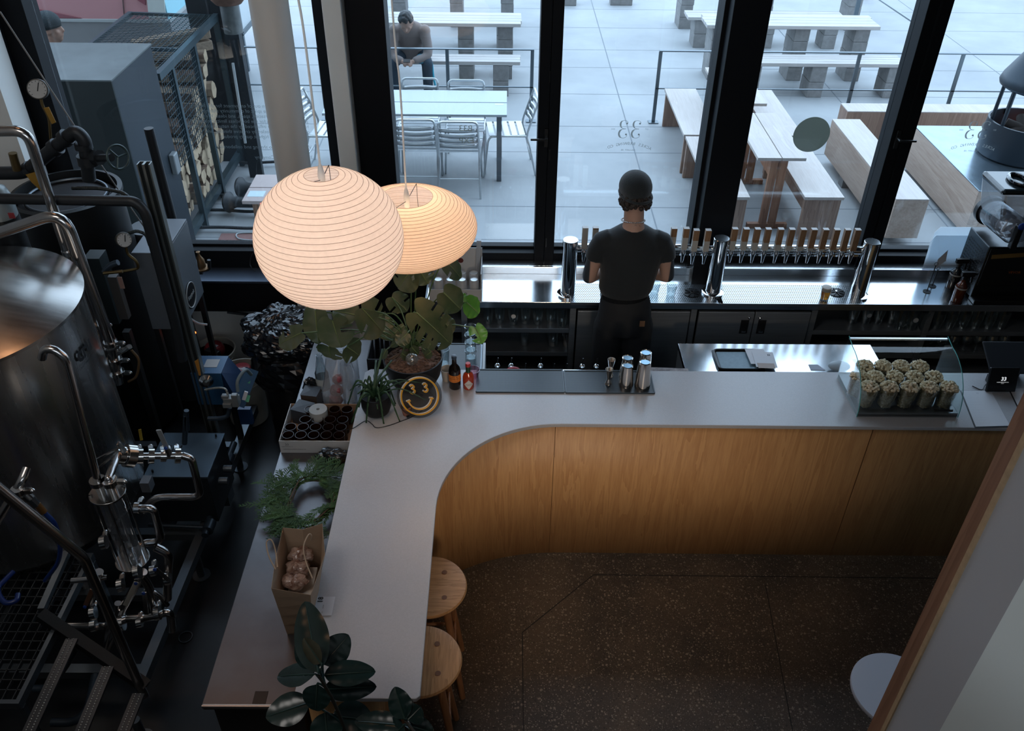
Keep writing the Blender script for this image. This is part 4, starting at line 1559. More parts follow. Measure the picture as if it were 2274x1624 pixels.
for i, px in enumerate((1084, 1110, 1140, 1167, 1194, 1223)):
    shelf_glass(gsp, (Y(px, 710, 4.95).x, 4.94 + 0.01 * (i % 2), 0.6655), 'clear beer glass on the upper shelf left of the bartender', 'beer glasses on the upper left shelf', dot=i in (2,))
shelf_glass(gsp, (Y(1248, 712, 4.92).x, 4.92, 0.6655), 'larger clear glass at the right end of the upper shelf left of the bartender', None, 1.15)
for i, (px, s) in enumerate(((1165, 0.8), (1228, 1.15), (1259, 1.1))):
    shelf_glass(gsp, (Y(px, 765, 4.95).x, 4.96, 0.4705), ('clear glass standing alone in the middle of the lower left shelf', 'tall clear glass on the lower left shelf, left of the end one', 'tall clear glass at the right end of the lower left shelf')[i], 'glasses on the lower left shelf', s)
for i, px in enumerate((1893, 1922, 1950, 1980)):
    shelf_glass(gsp, (Y(px, 708, 4.98).x, 4.98, 0.6655), 'clear glass in the back row of the upper shelf left of the right hand divider', 'beer glasses on the upper right shelf', dot=i == 1)
for i, px in enumerate((1995, 2020, 2043)):
    shelf_glass(gsp, (Y(px, 725, 4.92).x, 4.915, 0.6655), 'larger clear glass near the right hand divider on the upper shelf', 'large glasses on the upper right shelf', 1.12, dot=i == 1)
for r_ in range(2):
    for i in range(6):
        shelf_glass(gsp, (2.95 + i * 0.088 + r_ * 0.02, 4.925 + r_ * 0.10, 0.6655), 'glass packed on the rightmost upper shelf above the popcorn case', 'glasses packed on the rightmost upper shelf')
for r_ in range(2):
    for i in range(7):
        shelf_glass(gst, (2.93 + i * 0.088 + r_ * 0.02, 4.925 + r_ * 0.10, 0.4705), 'stemmed glass on the rightmost lower shelf behind the tablet', 'stemmed glasses on the rightmost lower shelf', 0.9)
bpy.data.objects.remove(gsp)
bpy.data.objects.remove(gst)

# ================================================================ THINGS ON THE BACK COUNTER, right end
def note_holder(label, px, py, topy, card):
    c = Z(px, py, ZC)
    t = thing('card_holder', label, 'card holder', c, 'black wire card holders')
    MB().lathe([(0.0, 0.0005), (0.026, 0.0005), (0.026, 0.004), (0.0, 0.006)], c, 20).build('base', BLACKP, t)
    top = Y(px + 20, topy, c.y)
    MB().cyl(c + Vector((0, 0, 0.005)), (c.x, c.y, top.z), 0.0035, n=8).build('stem', BLACKP, t)
    MB().tube([Vector((c.x, c.y, top.z + 0.012)) + Vector((0.012 * math.cos(a), 0, 0.012 * math.sin(a))) for a in [2 * PI * k / 14 for k in range(14)]], 0.0018, 6, closed=True).build('ring', BLACKP, t)
    if card:
        z0 = top.z + 0.0
        MB().prismd([(c.x + 0.004, c.y - 0.001, z0 - 0.02), (c.x + 0.055, c.y - .001, z0 + 0.035), (c.x + 0.045, c.y - .001, z0 + 0.12), (c.x + 0.0, c.y - .001, z0 + 0.05)], (0, 0.001, 0)).build('card', M('white_card', (0.62, 0.63, 0.66), 0.6), t)
    return t


note_holder('black card holder with a white card, in front of its pair near the spray bottles', 2058, 648, 590, True)
note_holder('empty black card holder behind the one with the white card', 2070, 636, 600, False)
c = Vector((-0.075, 5.25, 0.956))
t = thing('card_holder', 'black card holder with a handwritten card on the window ledge beside the lanterns', 'card holder', c, 'black wire card holders')
q = Y(1022, 549, 5.25)
c = Vector((q.x, 5.25, 0.9555))
MB().lathe([(0.0, 0.0005), (0.028, 0.0005), (0.028, 0.004), (0.0, 0.006)], c, 20).build('base', BLACKP, t)
MB().cyl(c + Vector((0, 0, 0.005)), (c.x, c.y, q.z), 0.003, n=8).build('stem', BLACKP, t)
MB().tube([Vector((c.x, c.y, q.z + 0.012)) + Vector((0.013 * math.cos(a), 0, 0.013 * math.sin(a))) for a in [2 * PI * k / 14 for k in range(14)]], 0.002, 6, closed=True).build('ring', BLACKP, t)
MB().bb(c.x - 0.06, c.x + 0.045, c.y + 0.002, c.y + 0.003, q.z - 0.02, q.z + 0.10).build('card', M('grey_card', (0.42, 0.46, 0.52), 0.6), t)
text_mb([('DIANA', 0.022, (c.x + 0.005, c.y + 0.001, q.z + 0.07), (1, 0, 0.1), (0, 0, 1)), ('PM', 0.018, (c.x + 0.02, c.y + 0.001, q.z + 0.025), (1, 0, 0.1), (0, 0, 1))]).build('handwriting', M('pen_ink', (0.05, 0.05, 0.07), .6), t)


def spray(label, px, py, amber):
    c = Z(px, py, ZC)
    t = thing('spray_bottle', label, 'spray bottle', c, 'dark spray bottles beside the slush machine')
    g = M('amber_bottle_glass' if amber else 'black_bottle_glass', (0.10, 0.022, 0.008) if amber else (0.01, 0.01, 0.012), 0.08, spec=0.8)
    MB().lathe([(0.036, 0.0005), (0.038, 0.006), (0.038, 0.105), (0.034, 0.125), (0.018, 0.145), (0.014, 0.152), (0.014, 0.165), (0.0, 0.165)], c, 24).build('bottle', g, t)
    MB().cup([(0.0386, 0.112), (0.0386, 0.102)], c, 24).build('pale_band', M('band', (0.5, 0.5, 0.48), 0.5), t)
    a = c + Vector((0, 0, 0.166))
    MB().cyl(a, a + Vector((0, 0, 0.025)), 0.017, n=14).box(a + Vector((0.01, -0.005, 0.043)), (0.085, 0.024, 0.032)).box(a + Vector((0.062, -0.005, 0.046)), (0.025, 0.014, 0.014)).build('spray_head', BLACKP, t, bev=0.003)
    MB().bar(a + Vector((0.04, -0.005, 0.03)), a + Vector((0.045, -0.01, -0.02)), 0.012, 0.006).build('trigger', BLACKP, t)


spray('amber spray bottle in front, beside the slush machine', 2124, 668, True)
spray('darker spray bottle standing behind the amber one', 2112, 638, False)
PBRD = leafmat0('pale_board')
# two clipboards / menus leaning on the window
for (x0, x1, y0, y1, lb, dx) in ((2072, 2125, 525, 600, 'pale board leaning on the window, front of the two by the slush machine', 0), (2082, 2150, 508, 590, 'pale board leaning on the window, behind its pair', 0.01)):
    a, b = Y(x0, y0, 5.27), Y(x1, y1, 5.27)
    yy = 5.262 + dx
    mb = MB().prismd([(a.x, yy, b.z), (b.x + 0.06, yy, b.z), (b.x + 0.12, yy + 0.02, a.z), (a.x + 0.03, yy + 0.02, a.z), (a.x, yy + .015, a.z - 0.04)], (0, 0.004, 0))
    mb.build('menu_board', PBRD, bev=0.001, tags=(lb, 'board', 'pale boards on the window ledge'))

# ---- slush machine
SD = M('slush_dark_steel', (0.07, 0.075, 0.08), 0.25, 0.9)
bx0, bx1, by0, by1 = 3.10, 3.60, 4.87, 5.19
t = thing('slush_machine', 'slush machine with a clear drum and black lid, right end of back counter', 'drink machine', (3.35, 5.0, ZC))
MB().bb(bx0, bx1, by0 + .04, by1, ZC + 0.02, ZC + 0.40).build('body', SD, t, bev=0.006)
MB().bb(bx0 + 0.01, bx1, by0 + .03, by0 + 0.0395, ZC + 0.12, ZC + 0.39).build('front_panel', BLACKP, t, bev=0.003)
MB().bb(bx0, bx1, by0 - 0.02, by0 + .06, ZC + 0.001, ZC + 0.03).build('drip_grille', BLACKP, t, bev=0.004)
for fx in (bx0 + 0.03, bx1 - 0.03):
    MB().cyl((fx, by1 - .04, ZC + 0.0005), (fx, by1 - .04, ZC + 0.02), 0.015, n=12).build('foot', BLACKP, t)
mb = MB()
for i in range(9):
    for j in range(12):
        mb.bb(bx0 - 0.0015, bx0 - 0.0003, by0 + 0.07 + i * 0.026, by0 + 0.088 + i * 0.026, ZC + 0.10 + j * 0.022, ZC + 0.107 + j * 0.022)
mb.build('louvre_slots', BLACKP, t)['kind'] = 'stuff'
text_mb([('VEVOR', 0.026, (bx0 + 0.22, by0 + 0.029, ZC + 0.22), (1, 0, 0), (0, 0, 1))]).build('lettering', M('orange_print', (0.55, 0.14, 0.02), 0.5), t)
MB().bar((bx0 + 0.03, by0 + 0.028, ZC + 0.335), (bx1, by0 + 0.028, ZC + 0.375), 0.03, 0.002, (0, 1, 0)).build('gold_stripe', M('gold_stripe', (0.30, 0.17, 0.05), 0.4, 0.3), t)
DRUM = glass('hazy_polycarbonate', (0.80, 0.84, 0.88), 1.45, 0.1, 2.0, 0.06, haze=(0.35, (0.45, 0.48, 0.54)))
cxd = bx0 + 0.075
MB().cup([(0.065, 0.0), (0.085, 0.01), (0.088, 0.03), (0.088, 0.30), (0.075, 0.335), (0.0, 0.34)], (cxd, by1 - 0.01, ZC + 0.53), 28, (0.12, -1, 0)).build('drum', DRUM, t)
MB().cyl((cxd, by1 - 0.0, ZC + 0.53), (cxd, by1 - 0.04, ZC + 0.53), 0.098, n=32).build('back_ring', BLACKP, t)
mb = MB()
hel = [Vector((cxd + 0.012 + 0.062 * math.cos(a), by1 - 0.05 - 0.26 * a / 22, ZC + 0.53 + 0.062 * math.sin(a))) for a in [k * 22 / 90 for k in range(91)]]
mb.tube(hel, 0.012, 8)
mb.build('auger', M('white_auger', (0.55, 0.57, 0.60), 0.4), t)
MB().cyl((cxd, by1 - 0.05, ZC + 0.53), (cxd + 0.03, by0, ZC + 0.53), 0.022, n=14).build('evaporator', M('pale_core', (0.45, 0.47, 0.5), 0.4), t)
# hopper and lid
mb = MB().add([(bx0 - 0.01, by1 - 0.02, ZC + 0.56), (bx0 + 0.17, by1 - 0.02, ZC + 0.56), (bx0 + 0.19, by0 + 0.05, ZC + 0.58), (bx0 + 0.02, by0 + 0.05, ZC + 0.58),
               (bx0 - 0.05, by1, ZC + 0.755), (bx0 + 0.22, by1, ZC + 0.755), (bx0 + 0.24, by0 + 0.04, ZC + 0.755), (bx0 - 0.03, by0 + 0.04, ZC + 0.755)],
              [(0, 1, 5, 4), (1, 2, 6, 5), (2, 3, 7, 6), (3, 0, 4, 7)])
mb.build('hopper', DRUM, t, bev=0.02)
MB().bb(bx0 - 0.055, bx0 + 0.245, by0 + 0.03, by1 + 0.005, ZC + 0.761, ZC + 0.80).build('lid', M('smoky_black_lid', (0.012, 0.018, 0.02), 0.12, coat=.5), t, bev=0.018)
MB().tube([Vector((bx0 + 0.10, (by0 + by1) / 2, ZC + 0.812)) + Vector((0.055 * math.cos(a), 0.085 * math.sin(a), 0)) for a in [2 * PI * k / 24 for k in range(24)]], 0.012, 8, closed=True).build('lid_handle', M('gloss_black', (0.015, 0.015, 0.02), 0.12, coat=1), t)
MB().bb(bx0 + 0.07, bx0 + 0.11, by0 - 0.06, by0 - 0.02, ZC + 0.44, ZC + 0.60).build('tap_body', BLACKP, t, bev=0.006)
MB().ball((bx0 + 0.09, by0 - 0.06, ZC + 0.60), 0.024, 16, 10, (1, 0.5, 1)).build('blue_button', M('blue_button', (0.01, 0.05, 0.30), 0.3), t)

# ---- carton of cans, left end of the back counter
CARD = M('white_carton', (0.50, 0.50, 0.50), 0.6)
CANM = M('white_can', (0.50, 0.51, 0.52), 0.35, 0.2)
t = thing('can_carton', 'white carton with a dark red dot holding beer cans, behind the leafy plant', 'carton', (-0.28, 5.02, ZC))
x0, x1 = -0.50, -0.155
MB().bb(x0, x1, 4.86, 5.10, ZC + 0.0005, ZC + 0.008).bb(x0, x1, 4.855, 4.86, ZC + 0.0005, ZC + 0.085).bb(x0, x0 + .005, 4.861, 5.10, ZC + 0.0085, ZC + 0.2).bb(x1 - .005, x1, 4.861, 5.10, ZC + 0.0085, ZC + 0.2).build('box', CARD, t)
MB().bb(x0, x1, 5.10, 5.105, ZC + 0.0005, ZC + 0.26).build('back_flap', CARD, t)
q = Y(960, 600, 5.10)
MB().cyl((-0.30, 5.0995, ZC + 0.165), (-0.30, 5.097, ZC + 0.165), 0.018, n=24).build('red_dot', M('dark_red_dot', (0.10, 0.015, 0.01), 0.5), t)
text_mb([('33', 0.05, (-0.27, 4.8545, ZC + 0.045), (1, 0, 0), (0, 0, 1)), ('ACRES BREWING CO.', 0.011, (-0.27, 4.8545, ZC + 0.016), (1, 0, 0), (0, 0, 1))]).build('lettering', M('grey_print', (0.16, 0.16, 0.17), .6), t)
for i, (cx_, cy_) in enumerate(((-0.44, 4.905), (-0.36, 4.905), (-0.285, 4.905), (-0.205, 4.905), (-0.21, 4.99), (-0.29, 4.99))):
    c = Vector((cx_, cy_, ZC + 0.0085))
    can = MB().lathe([(0.024, 0.0), (0.031, 0.006), (0.031, 0.115), (0.026, 0.125), (0.0262, 0.128), (0.024, 0.128), (0.023, 0.123), (0.0, 0.123)], c, 20).build('beer_can', [CANM], tags=(
        ('white beer can standing in the carton, %s' % ('front row leftmost', 'front row second from left', 'front row third from left', 'front row rightmost', 'back row right', 'back row left')[i]), 'can', 'white cans in the carton'))
    MB().cyl(c + Vector((0, 0, 0.1235)), c + Vector((0, 0, 0.126)), 0.022, n=20).build('can_lid', M('aluminium_lid', (.7, .72, .73), .25, 1), can)
MB().bar((-0.19, 5.08, ZC + 0.01), (-0.175, 5.085, ZC + 0.33), 0.03, 0.03).build('cup_sleeve', M('clear_sleeve', (0.5, 0.52, 0.55), 0.2, alpha=0.7), tags=('tall clear sleeve of cups beside the can carton', 'cup sleeve'))

# ================================================================ BEHIND THE BAR: work tables below the slab
LITE = M('pale_edge', (0.55, 0.57, 0.58), 0.4)
t = thing('prep_table', 'low stainless prep table behind the right half of the bar', 'table', (1.66, 4.25, 0))
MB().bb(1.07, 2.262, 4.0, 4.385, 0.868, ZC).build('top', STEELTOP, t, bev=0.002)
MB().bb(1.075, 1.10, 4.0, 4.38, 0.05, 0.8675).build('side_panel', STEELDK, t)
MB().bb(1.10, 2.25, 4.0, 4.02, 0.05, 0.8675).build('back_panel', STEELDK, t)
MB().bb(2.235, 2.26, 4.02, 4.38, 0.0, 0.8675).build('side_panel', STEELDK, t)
t = thing('speed_rail_unit', 'narrow stainless speed rail behind the rubber bar mats', 'bar station', (0.5, 4.1, 0))
MB().bb(-0.10, 1.06, 3.99, 4.065, 0.84, 0.935).build('ledge', STEELTOP, t, bev=0.003)
MB().bb(-0.10, 1.05, 4.07, 4.22, 0.50, 0.52).build('bottle_shelf', STEELDK, t)
MB().bb(-0.10, 1.05, 4.22, 4.225, 0.50, 0.62).build('guard', STEELDK, t)
MB().bb(-0.10, 1.05, 3.99, 4.06, 0.0, 0.838).build('body', STEELDK, t)
q = Z(1140, 814, 0.95)
mb = MB().ball((q.x, 4.02, 0.958), 0.035, 12, 8, (1.2, 0.6, 0.7))
mb.build('red_packet', M('red_foil_packet', (0.42, 0.04, 0.06), 0.35, bump=.6, bscale=20), tags=('small crumpled red packet on the steel ledge behind the mats', 'packet'))
# folded newspaper-like towel to the right on the ledge
mb = MB().box((0.93, 4.03, 0.947), (0.28, 0.07, 0.012), rz=-0.05)
mb.build('folded_towel', M('grey_patterned_towel', (0.36, 0.33, 0.33), 0.8, var=0.5, scale=25), bev=0.003, tags=('folded grey patterned towel behind the shaker tins', 'towel'))
SPIRIT = M('dark_spirit_bottle', (0.008, 0.010, 0.010), 0.1, spec=0.6)
for i, (px, py, zt) in enumerate(((1105, 790, .90), (1135, 797, .90), (1200, 797, .90), (1292, 796, .90), (1323, 794, .90), (1166, 806, .86), (1229, 808, .86), (1257, 812, .86))):
    q = Z(px, py, zt)
    q.y = min(max(q.y, 4.11), 4.17)
    c = Vector((q.x, q.y, 0.5205))
    hb = zt - 0.5205 - 0.03
    if i in (0, 1, 2, 3, 4):
        lb = 'spirit bottle with a chrome pour spout behind the mats, ' + ('leftmost of five', 'second of five from left', 'middle of five', 'second of five from right', 'rightmost of five')[i]
    else:
        lb = 'shorter spirit bottle with a black spout behind the mats, ' + ('leftmost of three', 'middle of three', 'rightmost of three')[i - 5]
    t = thing('spirit_bottle', lb, 'bottle', c, 'spirit bottles in the speed rail')
    MB().lathe([(0.036, 0.0), (0.038, 0.01), (0.038, hb * 0.62), (0.030, hb * 0.72), (0.015, hb * 0.80), (0.014, hb)], c, 20).build('bottle', SPIRIT, t)
    MB().lathe([(0.014, hb), (0.018, hb + 0.008), (0.014, hb + 0.020), (0.006, hb + 0.026)] if i < 5 else [(0.010, hb), (0.008, hb + .01)], c, 16).build('pourer', CHROME if i < 5 else BLACKP, t)
    MB().cyl(c + Vector((0, 0, hb + 0.02)), c + Vector((0.004, 0.008, hb + 0.062)), 0.0035, n=8).build('spout', BLACKP, t)

# tray with a blue liner and papers
q = Z(1625, 800, 0.905)
t = thing('serving_tray', 'black rounded tray with a blue-grey liner on the prep table', 'tray', (1.40, 4.205, ZC))
MB().bb(1.262, 1.545, 4.10, 4.31, ZC + 0.0005, ZC + 0.006).build('base', BLACKP, t, bev=0.003)
mb = MB()
mb.tube(bend([(1.40, 4.105, ZC + 0.012), (1.268, 4.105, ZC + 0.012), (1.268, 4.305, ZC + 0.012), (1.54, 4.305, ZC + 0.012), (1.54, 4.105, ZC + 0.012), (1.40, 4.105, ZC + 0.012)], 0.035, 5), 0.007, 8)
mb.build('rim', BLACKP, t)
MB().bb(1.285, 1.53, 4.122, 4.288, ZC + 0.0062, ZC + 0.0075).build('liner', M('blue_grey_liner', (0.16, 0.25, 0.31), 0.35, var=.1, scale=60), t)
PAPERW = M('white_sheet', (0.60, 0.60, 0.63), 0.6)
t = thing('folded_menu', 'pair of white cards with a small four dot mark lying over the tray edge', 'card', (1.53, 4.19, ZC + 0.01))
MB().box((1.52, 4.225, ZC + 0.021), (0.115, 0.15, 0.0012), rz=0.03).build('card', PAPERW, t)
MB().box((1.555, 4.19, ZC + 0.0235), (0.125, 0.155, 0.0012), rz=-0.05).build('card', PAPERW, t)
MB().box((1.55, 4.125, ZC + 0.0255), (0.10, 0.05, 0.0012), rz=-0.05).build('kraft_strip', M('kraft_card', (0.42, 0.34, 0.30), 0.7), t)
mb = MB()
for i in (-1, 1):
    for j in (-1, 1):
        mb.cyl((1.59 + i * 0.0045, 4.235 + j * 0.0045, ZC + 0.0242), (1.59 + i * 0.0045, 4.235 + j * 0.0045, ZC + 0.0246), 0.0036, n=10)
mb.build('dot_mark', M('ink_mark', (0.02, 0.02, 0.03), 0.6), t)['kind'] = 'stuff'
q = Z(1812, 818, ZC + 0.001)
mb = MB().prism([(q.x - 0.035, q.y - 0.02), (q.x + 0.05, q.y - 0.02), (q.x + 0.02, q.y + 0.035), (q.x - 0.035, q.y + 0.035)], ZC + 0.0005, ZC + 0.0025)
mb.build('slip_of_paper', M('lilac_slip', (0.36, 0.38, 0.45), 0.6), tags=('small lilac-grey slip of paper on the prep table near the popcorn case', 'paper slip'))
mb = MB().ball((1.98, 4.12, ZC + 0.03), 0.06, 14, 10, (1.1, 0.7, 0.45))
mb.build('crumpled_bag', M('hazy_plastic_bag', (0.45, 0.52, 0.56), 0.3, bump=.8, bscale=14, alpha=.7), tags=('crumpled hazy plastic bag on the prep table left of the popcorn case', 'plastic bag'))

# ================================================================ BAR MATS, SHAKERS, SAUCES
MATT = dots('ribbed_rubber_mat', (0.022, 0.032, 0.042), (0.004, 0.006, 0.009), 0.0085, 0.36, 0.30, 0.0, square=True, stag=False, bumpy=True)
for m_, n_ in ((MATT, 0),):
    for n in m_.node_tree.nodes:
        if n.type == 'BSDF_PRINCIPLED':
            for l in list(n.inputs['Metallic'].links):
                m_.node_tree.links.remove(l)
MRIM = M('mat_rim', (0.035, 0.05, 0.065), 0.3)


def barmat(label, x0, x1, y0, y1, z, sk=0.0):
    t = thing('bar_mat', label, 'bar mat', ((x0 + x1) / 2, (y0 + y1) / 2, z), 'black rubber bar mats')
    MB().bb(x0, x1, y0, y1, z + 0.0005, z + 0.007).build('mat', MATT, t)
    mb = MB()
    for a, b in (((x0, y0), (x1, y0)), ((x0, y1), (x1, y1)), ((x0, y0), (x0, y1)), ((x1, y0), (x1, y1))):
        mb.bar((a[0], a[1], z + 0.0055), (b[0], b[1], z + 0.0055), 0.007, 0.010, (0, 0, 1))
    mb.build('rim', MRIM, t)


barmat('empty black rubber bar mat right of the red sauce bottle', -0.155, 0.325, 3.722, 3.922, STT)
barmat('black rubber bar mat under the steel shaker tins', 0.335, 0.82, 3.720, 3.915, STT)
t = thing('ice_well', 'steel unit behind the large black pot with a mat on top', 'bar station', (-0.28, 4.2, 0))
MB().bb(-0.47, -0.135, 4.0, 4.38, 0.0, 0.888).build('body', STEELDK, t, bev=0.003)
MB().bb(-0.134, -0.118, 4.0, 4.38, 0.0, 0.899).build('pale_edge', LITE, t, bev=0.001)
barmat('black ribbed mat under the stacked glasses behind the pot', -0.46, -0.15, 4.05, 4.37, 0.888)

SHK = M('shaker_steel', (0.62, 0.57, 0.52), 0.16, 1.0)
SHB = M('shaker_bottom_blue', (0.30, 0.46, 0.58), 0.25, 0.6)
ZM = STT + 0.0078
for i, (px, py, ht, rb, rt_, lb) in enumerate(((1391, 862, 0.128, 0.042, 0.030, 'shorter steel shaker tin at the front left of the four'), (1428, 866, 0.165, 0.044, 0.031, 'taller steel shaker tin at the front right of the four'),
                                      (1391, 838, 0.128, 0.042, 0.030, 'shorter steel shaker tin at the back left of the four'), (1430, 840, 0.165, 0.044, 0.031, 'taller steel shaker tin at the back right of the four'))):
    q = Z(px, py, ZM)
    c = Vector((q.x, q.y + 0.035 if i < 2 else 3.868, ZM))
    if i >= 2:
        c.x = q.x - 0.003
    t = thing('shaker_tin', lb, 'shaker tin', c, 'upturned shaker tins on the mat')
    MB().cup([(rb, 0.0), (rb, 0.004), (rb - 0.002, 0.012), (rt_, ht), (rt_ - 0.0045, ht + 0.0025), (rt_ - 0.006, ht - 0.001)], c, 32).build('tin', SHK, t)
    MB().cyl(c + Vector((0, 0, ht - 0.003)), c + Vector((0, 0, ht - 0.001)), rt_ - 0.005, n=28).build('blue_base', SHB, t)
for i, (px, py, lb) in enumerate(((1351, 855, 'steel jigger standing at the front of the mat'), (1356, 842, 'steel jigger just behind the front one'))):
    q = Z(px, py, ZM)
    pr = [(0.020, 0.0), (0.019, 0.002), (0.008, 0.033), (0.008, 0.036), (0.0215, 0.10), (0.0205, 0.10), (0.006, 0.037), (0.0, 0.037)]
    mb = MB().cup(pr if i == 0 else [(r * 1.02, z * 1.12) for r, z in pr], (q.x, q.y + 0.012 + 0.02 * i, ZM), 24)
    mb.build('jigger', SHK, tags=(lb, 'jigger', 'steel jiggers on the mat'))

LABO = M('orange_label', (0.75, 0.22, 0.03), 0.5)
q = Z(1010, 868, STT)
c = Vector((q.x, q.y + 0.033, STT))
t = thing('sauce_bottle', 'dark sauce bottle with an orange label on the stone counter', 'bottle', c, 'sauce bottles beside the bar mats')
MB().lathe([(0.030, 0.0005), (0.033, 0.005), (0.033, 0.118), (0.028, 0.138), (0.013, 0.158), (0.012, 0.195)], c, 28).build('glass', M('brown_glass', (0.010, 0.006, 0.004), 0.08, spec=.7), t)
MB().lathe([(0.014, 0.195), (0.0145, 0.212), (0.010, 0.214), (0.0, 0.214)], c, 20).build('cap', M('dark_blue_cap', (0.04, 0.06, 0.09), .4), t)
MB().cup([(0.0336, 0.055), (0.0336, 0.100)], c, 28).build('label', LABO, t)
wrap = lambda s, size, c, r, z, col=None, a0=-PI / 2: [(ch, size, c + Vector((r * math.cos(a0 + (i - (len(s) - 1) / 2) * size * 0.68 / r), r * math.sin(a0 + (i - (len(s) - 1) / 2) * size * 0.68 / r), z)),
                                              (-math.sin(a0 + (i - (len(s) - 1) / 2) * size * 0.68 / r), math.cos(a0 + (i - (len(s) - 1) / 2) * size * 0.68 / r), 0), (0, 0, 1)) for i, ch in enumerate(s) if ch != ' ']
text_mb(wrap('LEA &', 0.0105, c, 0.034, 0.091) + wrap('PERRINS', 0.0105, c, 0.034, 0.078) + wrap('WORCESTERSHIRE', 0.005, c, 0.034, 0.064)).build('lettering', M('label_ink', (0.04, 0.015, 0.01), .5), t)
q = Z(1040, 868, STT)
c = Vector((q.x, q.y + 0.031, STT))
t = thing('sauce_bottle', 'red pepper sauce bottle with a white diamond label and red cap', 'bottle', c, 'sauce bottles beside the bar mats')
MB().lathe([(0.028, 0.0005), (0.031, 0.005), (0.031, 0.075), (0.026, 0.092), (0.013, 0.106), (0.0118, 0.115)], c, 28).build('glass', M('red_sauce', (0.42, 0.045, 0.015), 0.12, spec=.7), t)
MB().lathe([(0.0135, 0.108), (0.0135, 0.145), (0.0, 0.145)], c, 20).build('green_foil', M('green_foil', (0.02, 0.06, 0.03), .35, .3), t)
MB().lathe([(0.014, 0.1455), (0.015, 0.15), (0.013, 0.166), (0.0, 0.167)], c, 18).build('cap', M('red_cap', (0.5, 0.03, 0.03), .4), t)
R_ = 0.0317
dm = [(c + Vector((R_ * math.sin(a), -R_ * math.cos(a), z))) for a, z in ((0.9, 0.04), (0.1, 0.008), (-0.75, 0.04), (0.1, 0.072))]
mb = MB().grid(lambda u, v: c + Vector(((R_ + .0002) * math.sin(0.1 + 0.82 * (u - v)), -(R_ + .0002) * math.cos(0.1 + 0.82 * (u - v)), 0.008 + 0.032 * (u + v))), 8, 8)
mb.build('diamond_label', M('white_diamond', (0.68, 0.64, 0.6), .5), t)
text_mb(wrap('TABASCO', 0.0085, c, 0.0327, 0.041, a0=-PI / 2 + 0.1)).build('lettering', M('red_ink', (0.25, 0.04, 0.03), .5), t)
# cups near the sauces
q = Z(993, 850, STT)
c = Vector((q.x, q.y + 0.03, STT))
MB().cup([(0.028, 0.0005), (0.036, 0.075), (0.0345, 0.075), (0.027, 0.004), (0, 0.003)], c, 24).build('paper_cup', M('cream_paper_cup', (0.52, 0.45, 0.38), 0.6), tags=('small cream paper cup left of the dark sauce bottle', 'cup'))
q = Z(1052, 842, STT)
MB().cup([(0.03, 0.0005), (0.04, 0.055), (0.038, 0.055), (0.028, 0.004), (0, 0.003)], (q.x - 0.005, 3.86, STT), 24).build('glass_dish', glass('pink_tint_glass', (0.80, 0.60, 0.66), 1.5, .02, 1.6, .04), tags=('small pinkish glass behind the red sauce bottle', 'glass'))
for k in range(4):
    q = Z(1048, 790, 0.9)
    MB().cup([(0.030, 0.0), (0.034, 0.003), (0.034, 0.05), (0.038, 0.053), (0.036, 0.057), (0.032, 0.055), (0.030, 0.006), (0.0, 0.005)], (q.x - 0.005, q.y - .02, 0.899 + k * 0.0575), 22).build('glass_jar', GLASSM, tags=(
        'glass jar in the stack behind the red sauce bottle, ' + ('bottom of four', 'second from the bottom', 'third from the bottom', 'topmost of four')[k], 'jar', 'stacked glass jars on the mat'))
q = Z(985, 810, 0.899)
mb = MB().cup(tumbler(0.034, 0.040, 0.12), (q.x, q.y, 0.899), 22)
mb.build('drinking_glass', GLASSM, tags=('upright glass between the big pot and the stacked jars', 'glass'))

# ---- popcorn case with glasses of popcorn
PC0, PC1 = Vector((1.868, 3.545, STT)), Vector((2.41, 3.87, STT))
px0, px1, py0, py1 = 1.872, 2.405, 3.535, 3.875
t = thing('popcorn_case', 'curved glass countertop case holding glasses of popcorn', 'display case', ((px0 + px1) / 2, 3.7, STT))
MB().bb(px0, px1, py0, py1, STT + 0.0005, STT + 0.028).build('base', M('case_base_steel', (0.22, 0.22, 0.23), 0.35, 0.9), t, bev=0.002)
MB().bb(px0, px1, py0 - 0.002, py0 - 0.0005, STT + 0.012, STT + 0.015).build('base_groove', BLACKP, t)
CG = glass('case_glass', (0.94, 0.985, 0.98), 1.45, 0.0, 1.1, 0.01)
EDGE = M('green_glass_edge', (0.10, 0.42, 0.40), 0.15, spec=.6)
zb_ = STT + 0.004
zt_ = STT + 0.275
prof = [(py0 - 0.004, zb_)] + [(py0 - 0.004 + 0.27 * (1 - math.cos(a)), zb_ + 0.255 * math.sin(a) + 0.01) for a in [R(90) * k / 12 for k in range(1, 13)]]
prof += [(py1, zt_ + 0.012), (py1, zb_)]
for sx in (px0 - 0.005, px1 + 0.001):
    MB().prismd([(sx, a, b) for a, b in prof], (0.004, 0, 0)).build('side_glass', CG, t)
    MB().tube([(sx + 0.002, a, b) for a, b in prof[:-1]], 0.0022, 6).build('glass_edge', EDGE, t)
fr = prof[:13]
MB().grid(lambda u, v: Vector((px0 + (px1 - px0) * v, fr[min(int(u * 12 + .5), 12)][0], fr[min(int(u * 12 + .5), 12)][1])), 12, 1).build('curved_front_glass', CG, t)
MB().bb(px0, px1, py1 - 0.012, py1, zt_ - 0.006, zt_ + 0.004).build('top_bar', STEEL, t)
MB().bb(2.285, 2.385, 3.555, 3.562, STT + 0.0285, STT + 0.034).build('maker_plate', BLACKP, t)
POP = M('popcorn', (0.90, 0.80, 0.62), 0.8, col2=(0.66, 0.50, 0.30), scale=70, var=.1, bump=.5, bscale=150)
KERN = M('popcorn_packed', (0.66, 0.50, 0.30), 0.8, col2=(0.36, 0.24, 0.11), scale=80, bump=1.0, bscale=110)


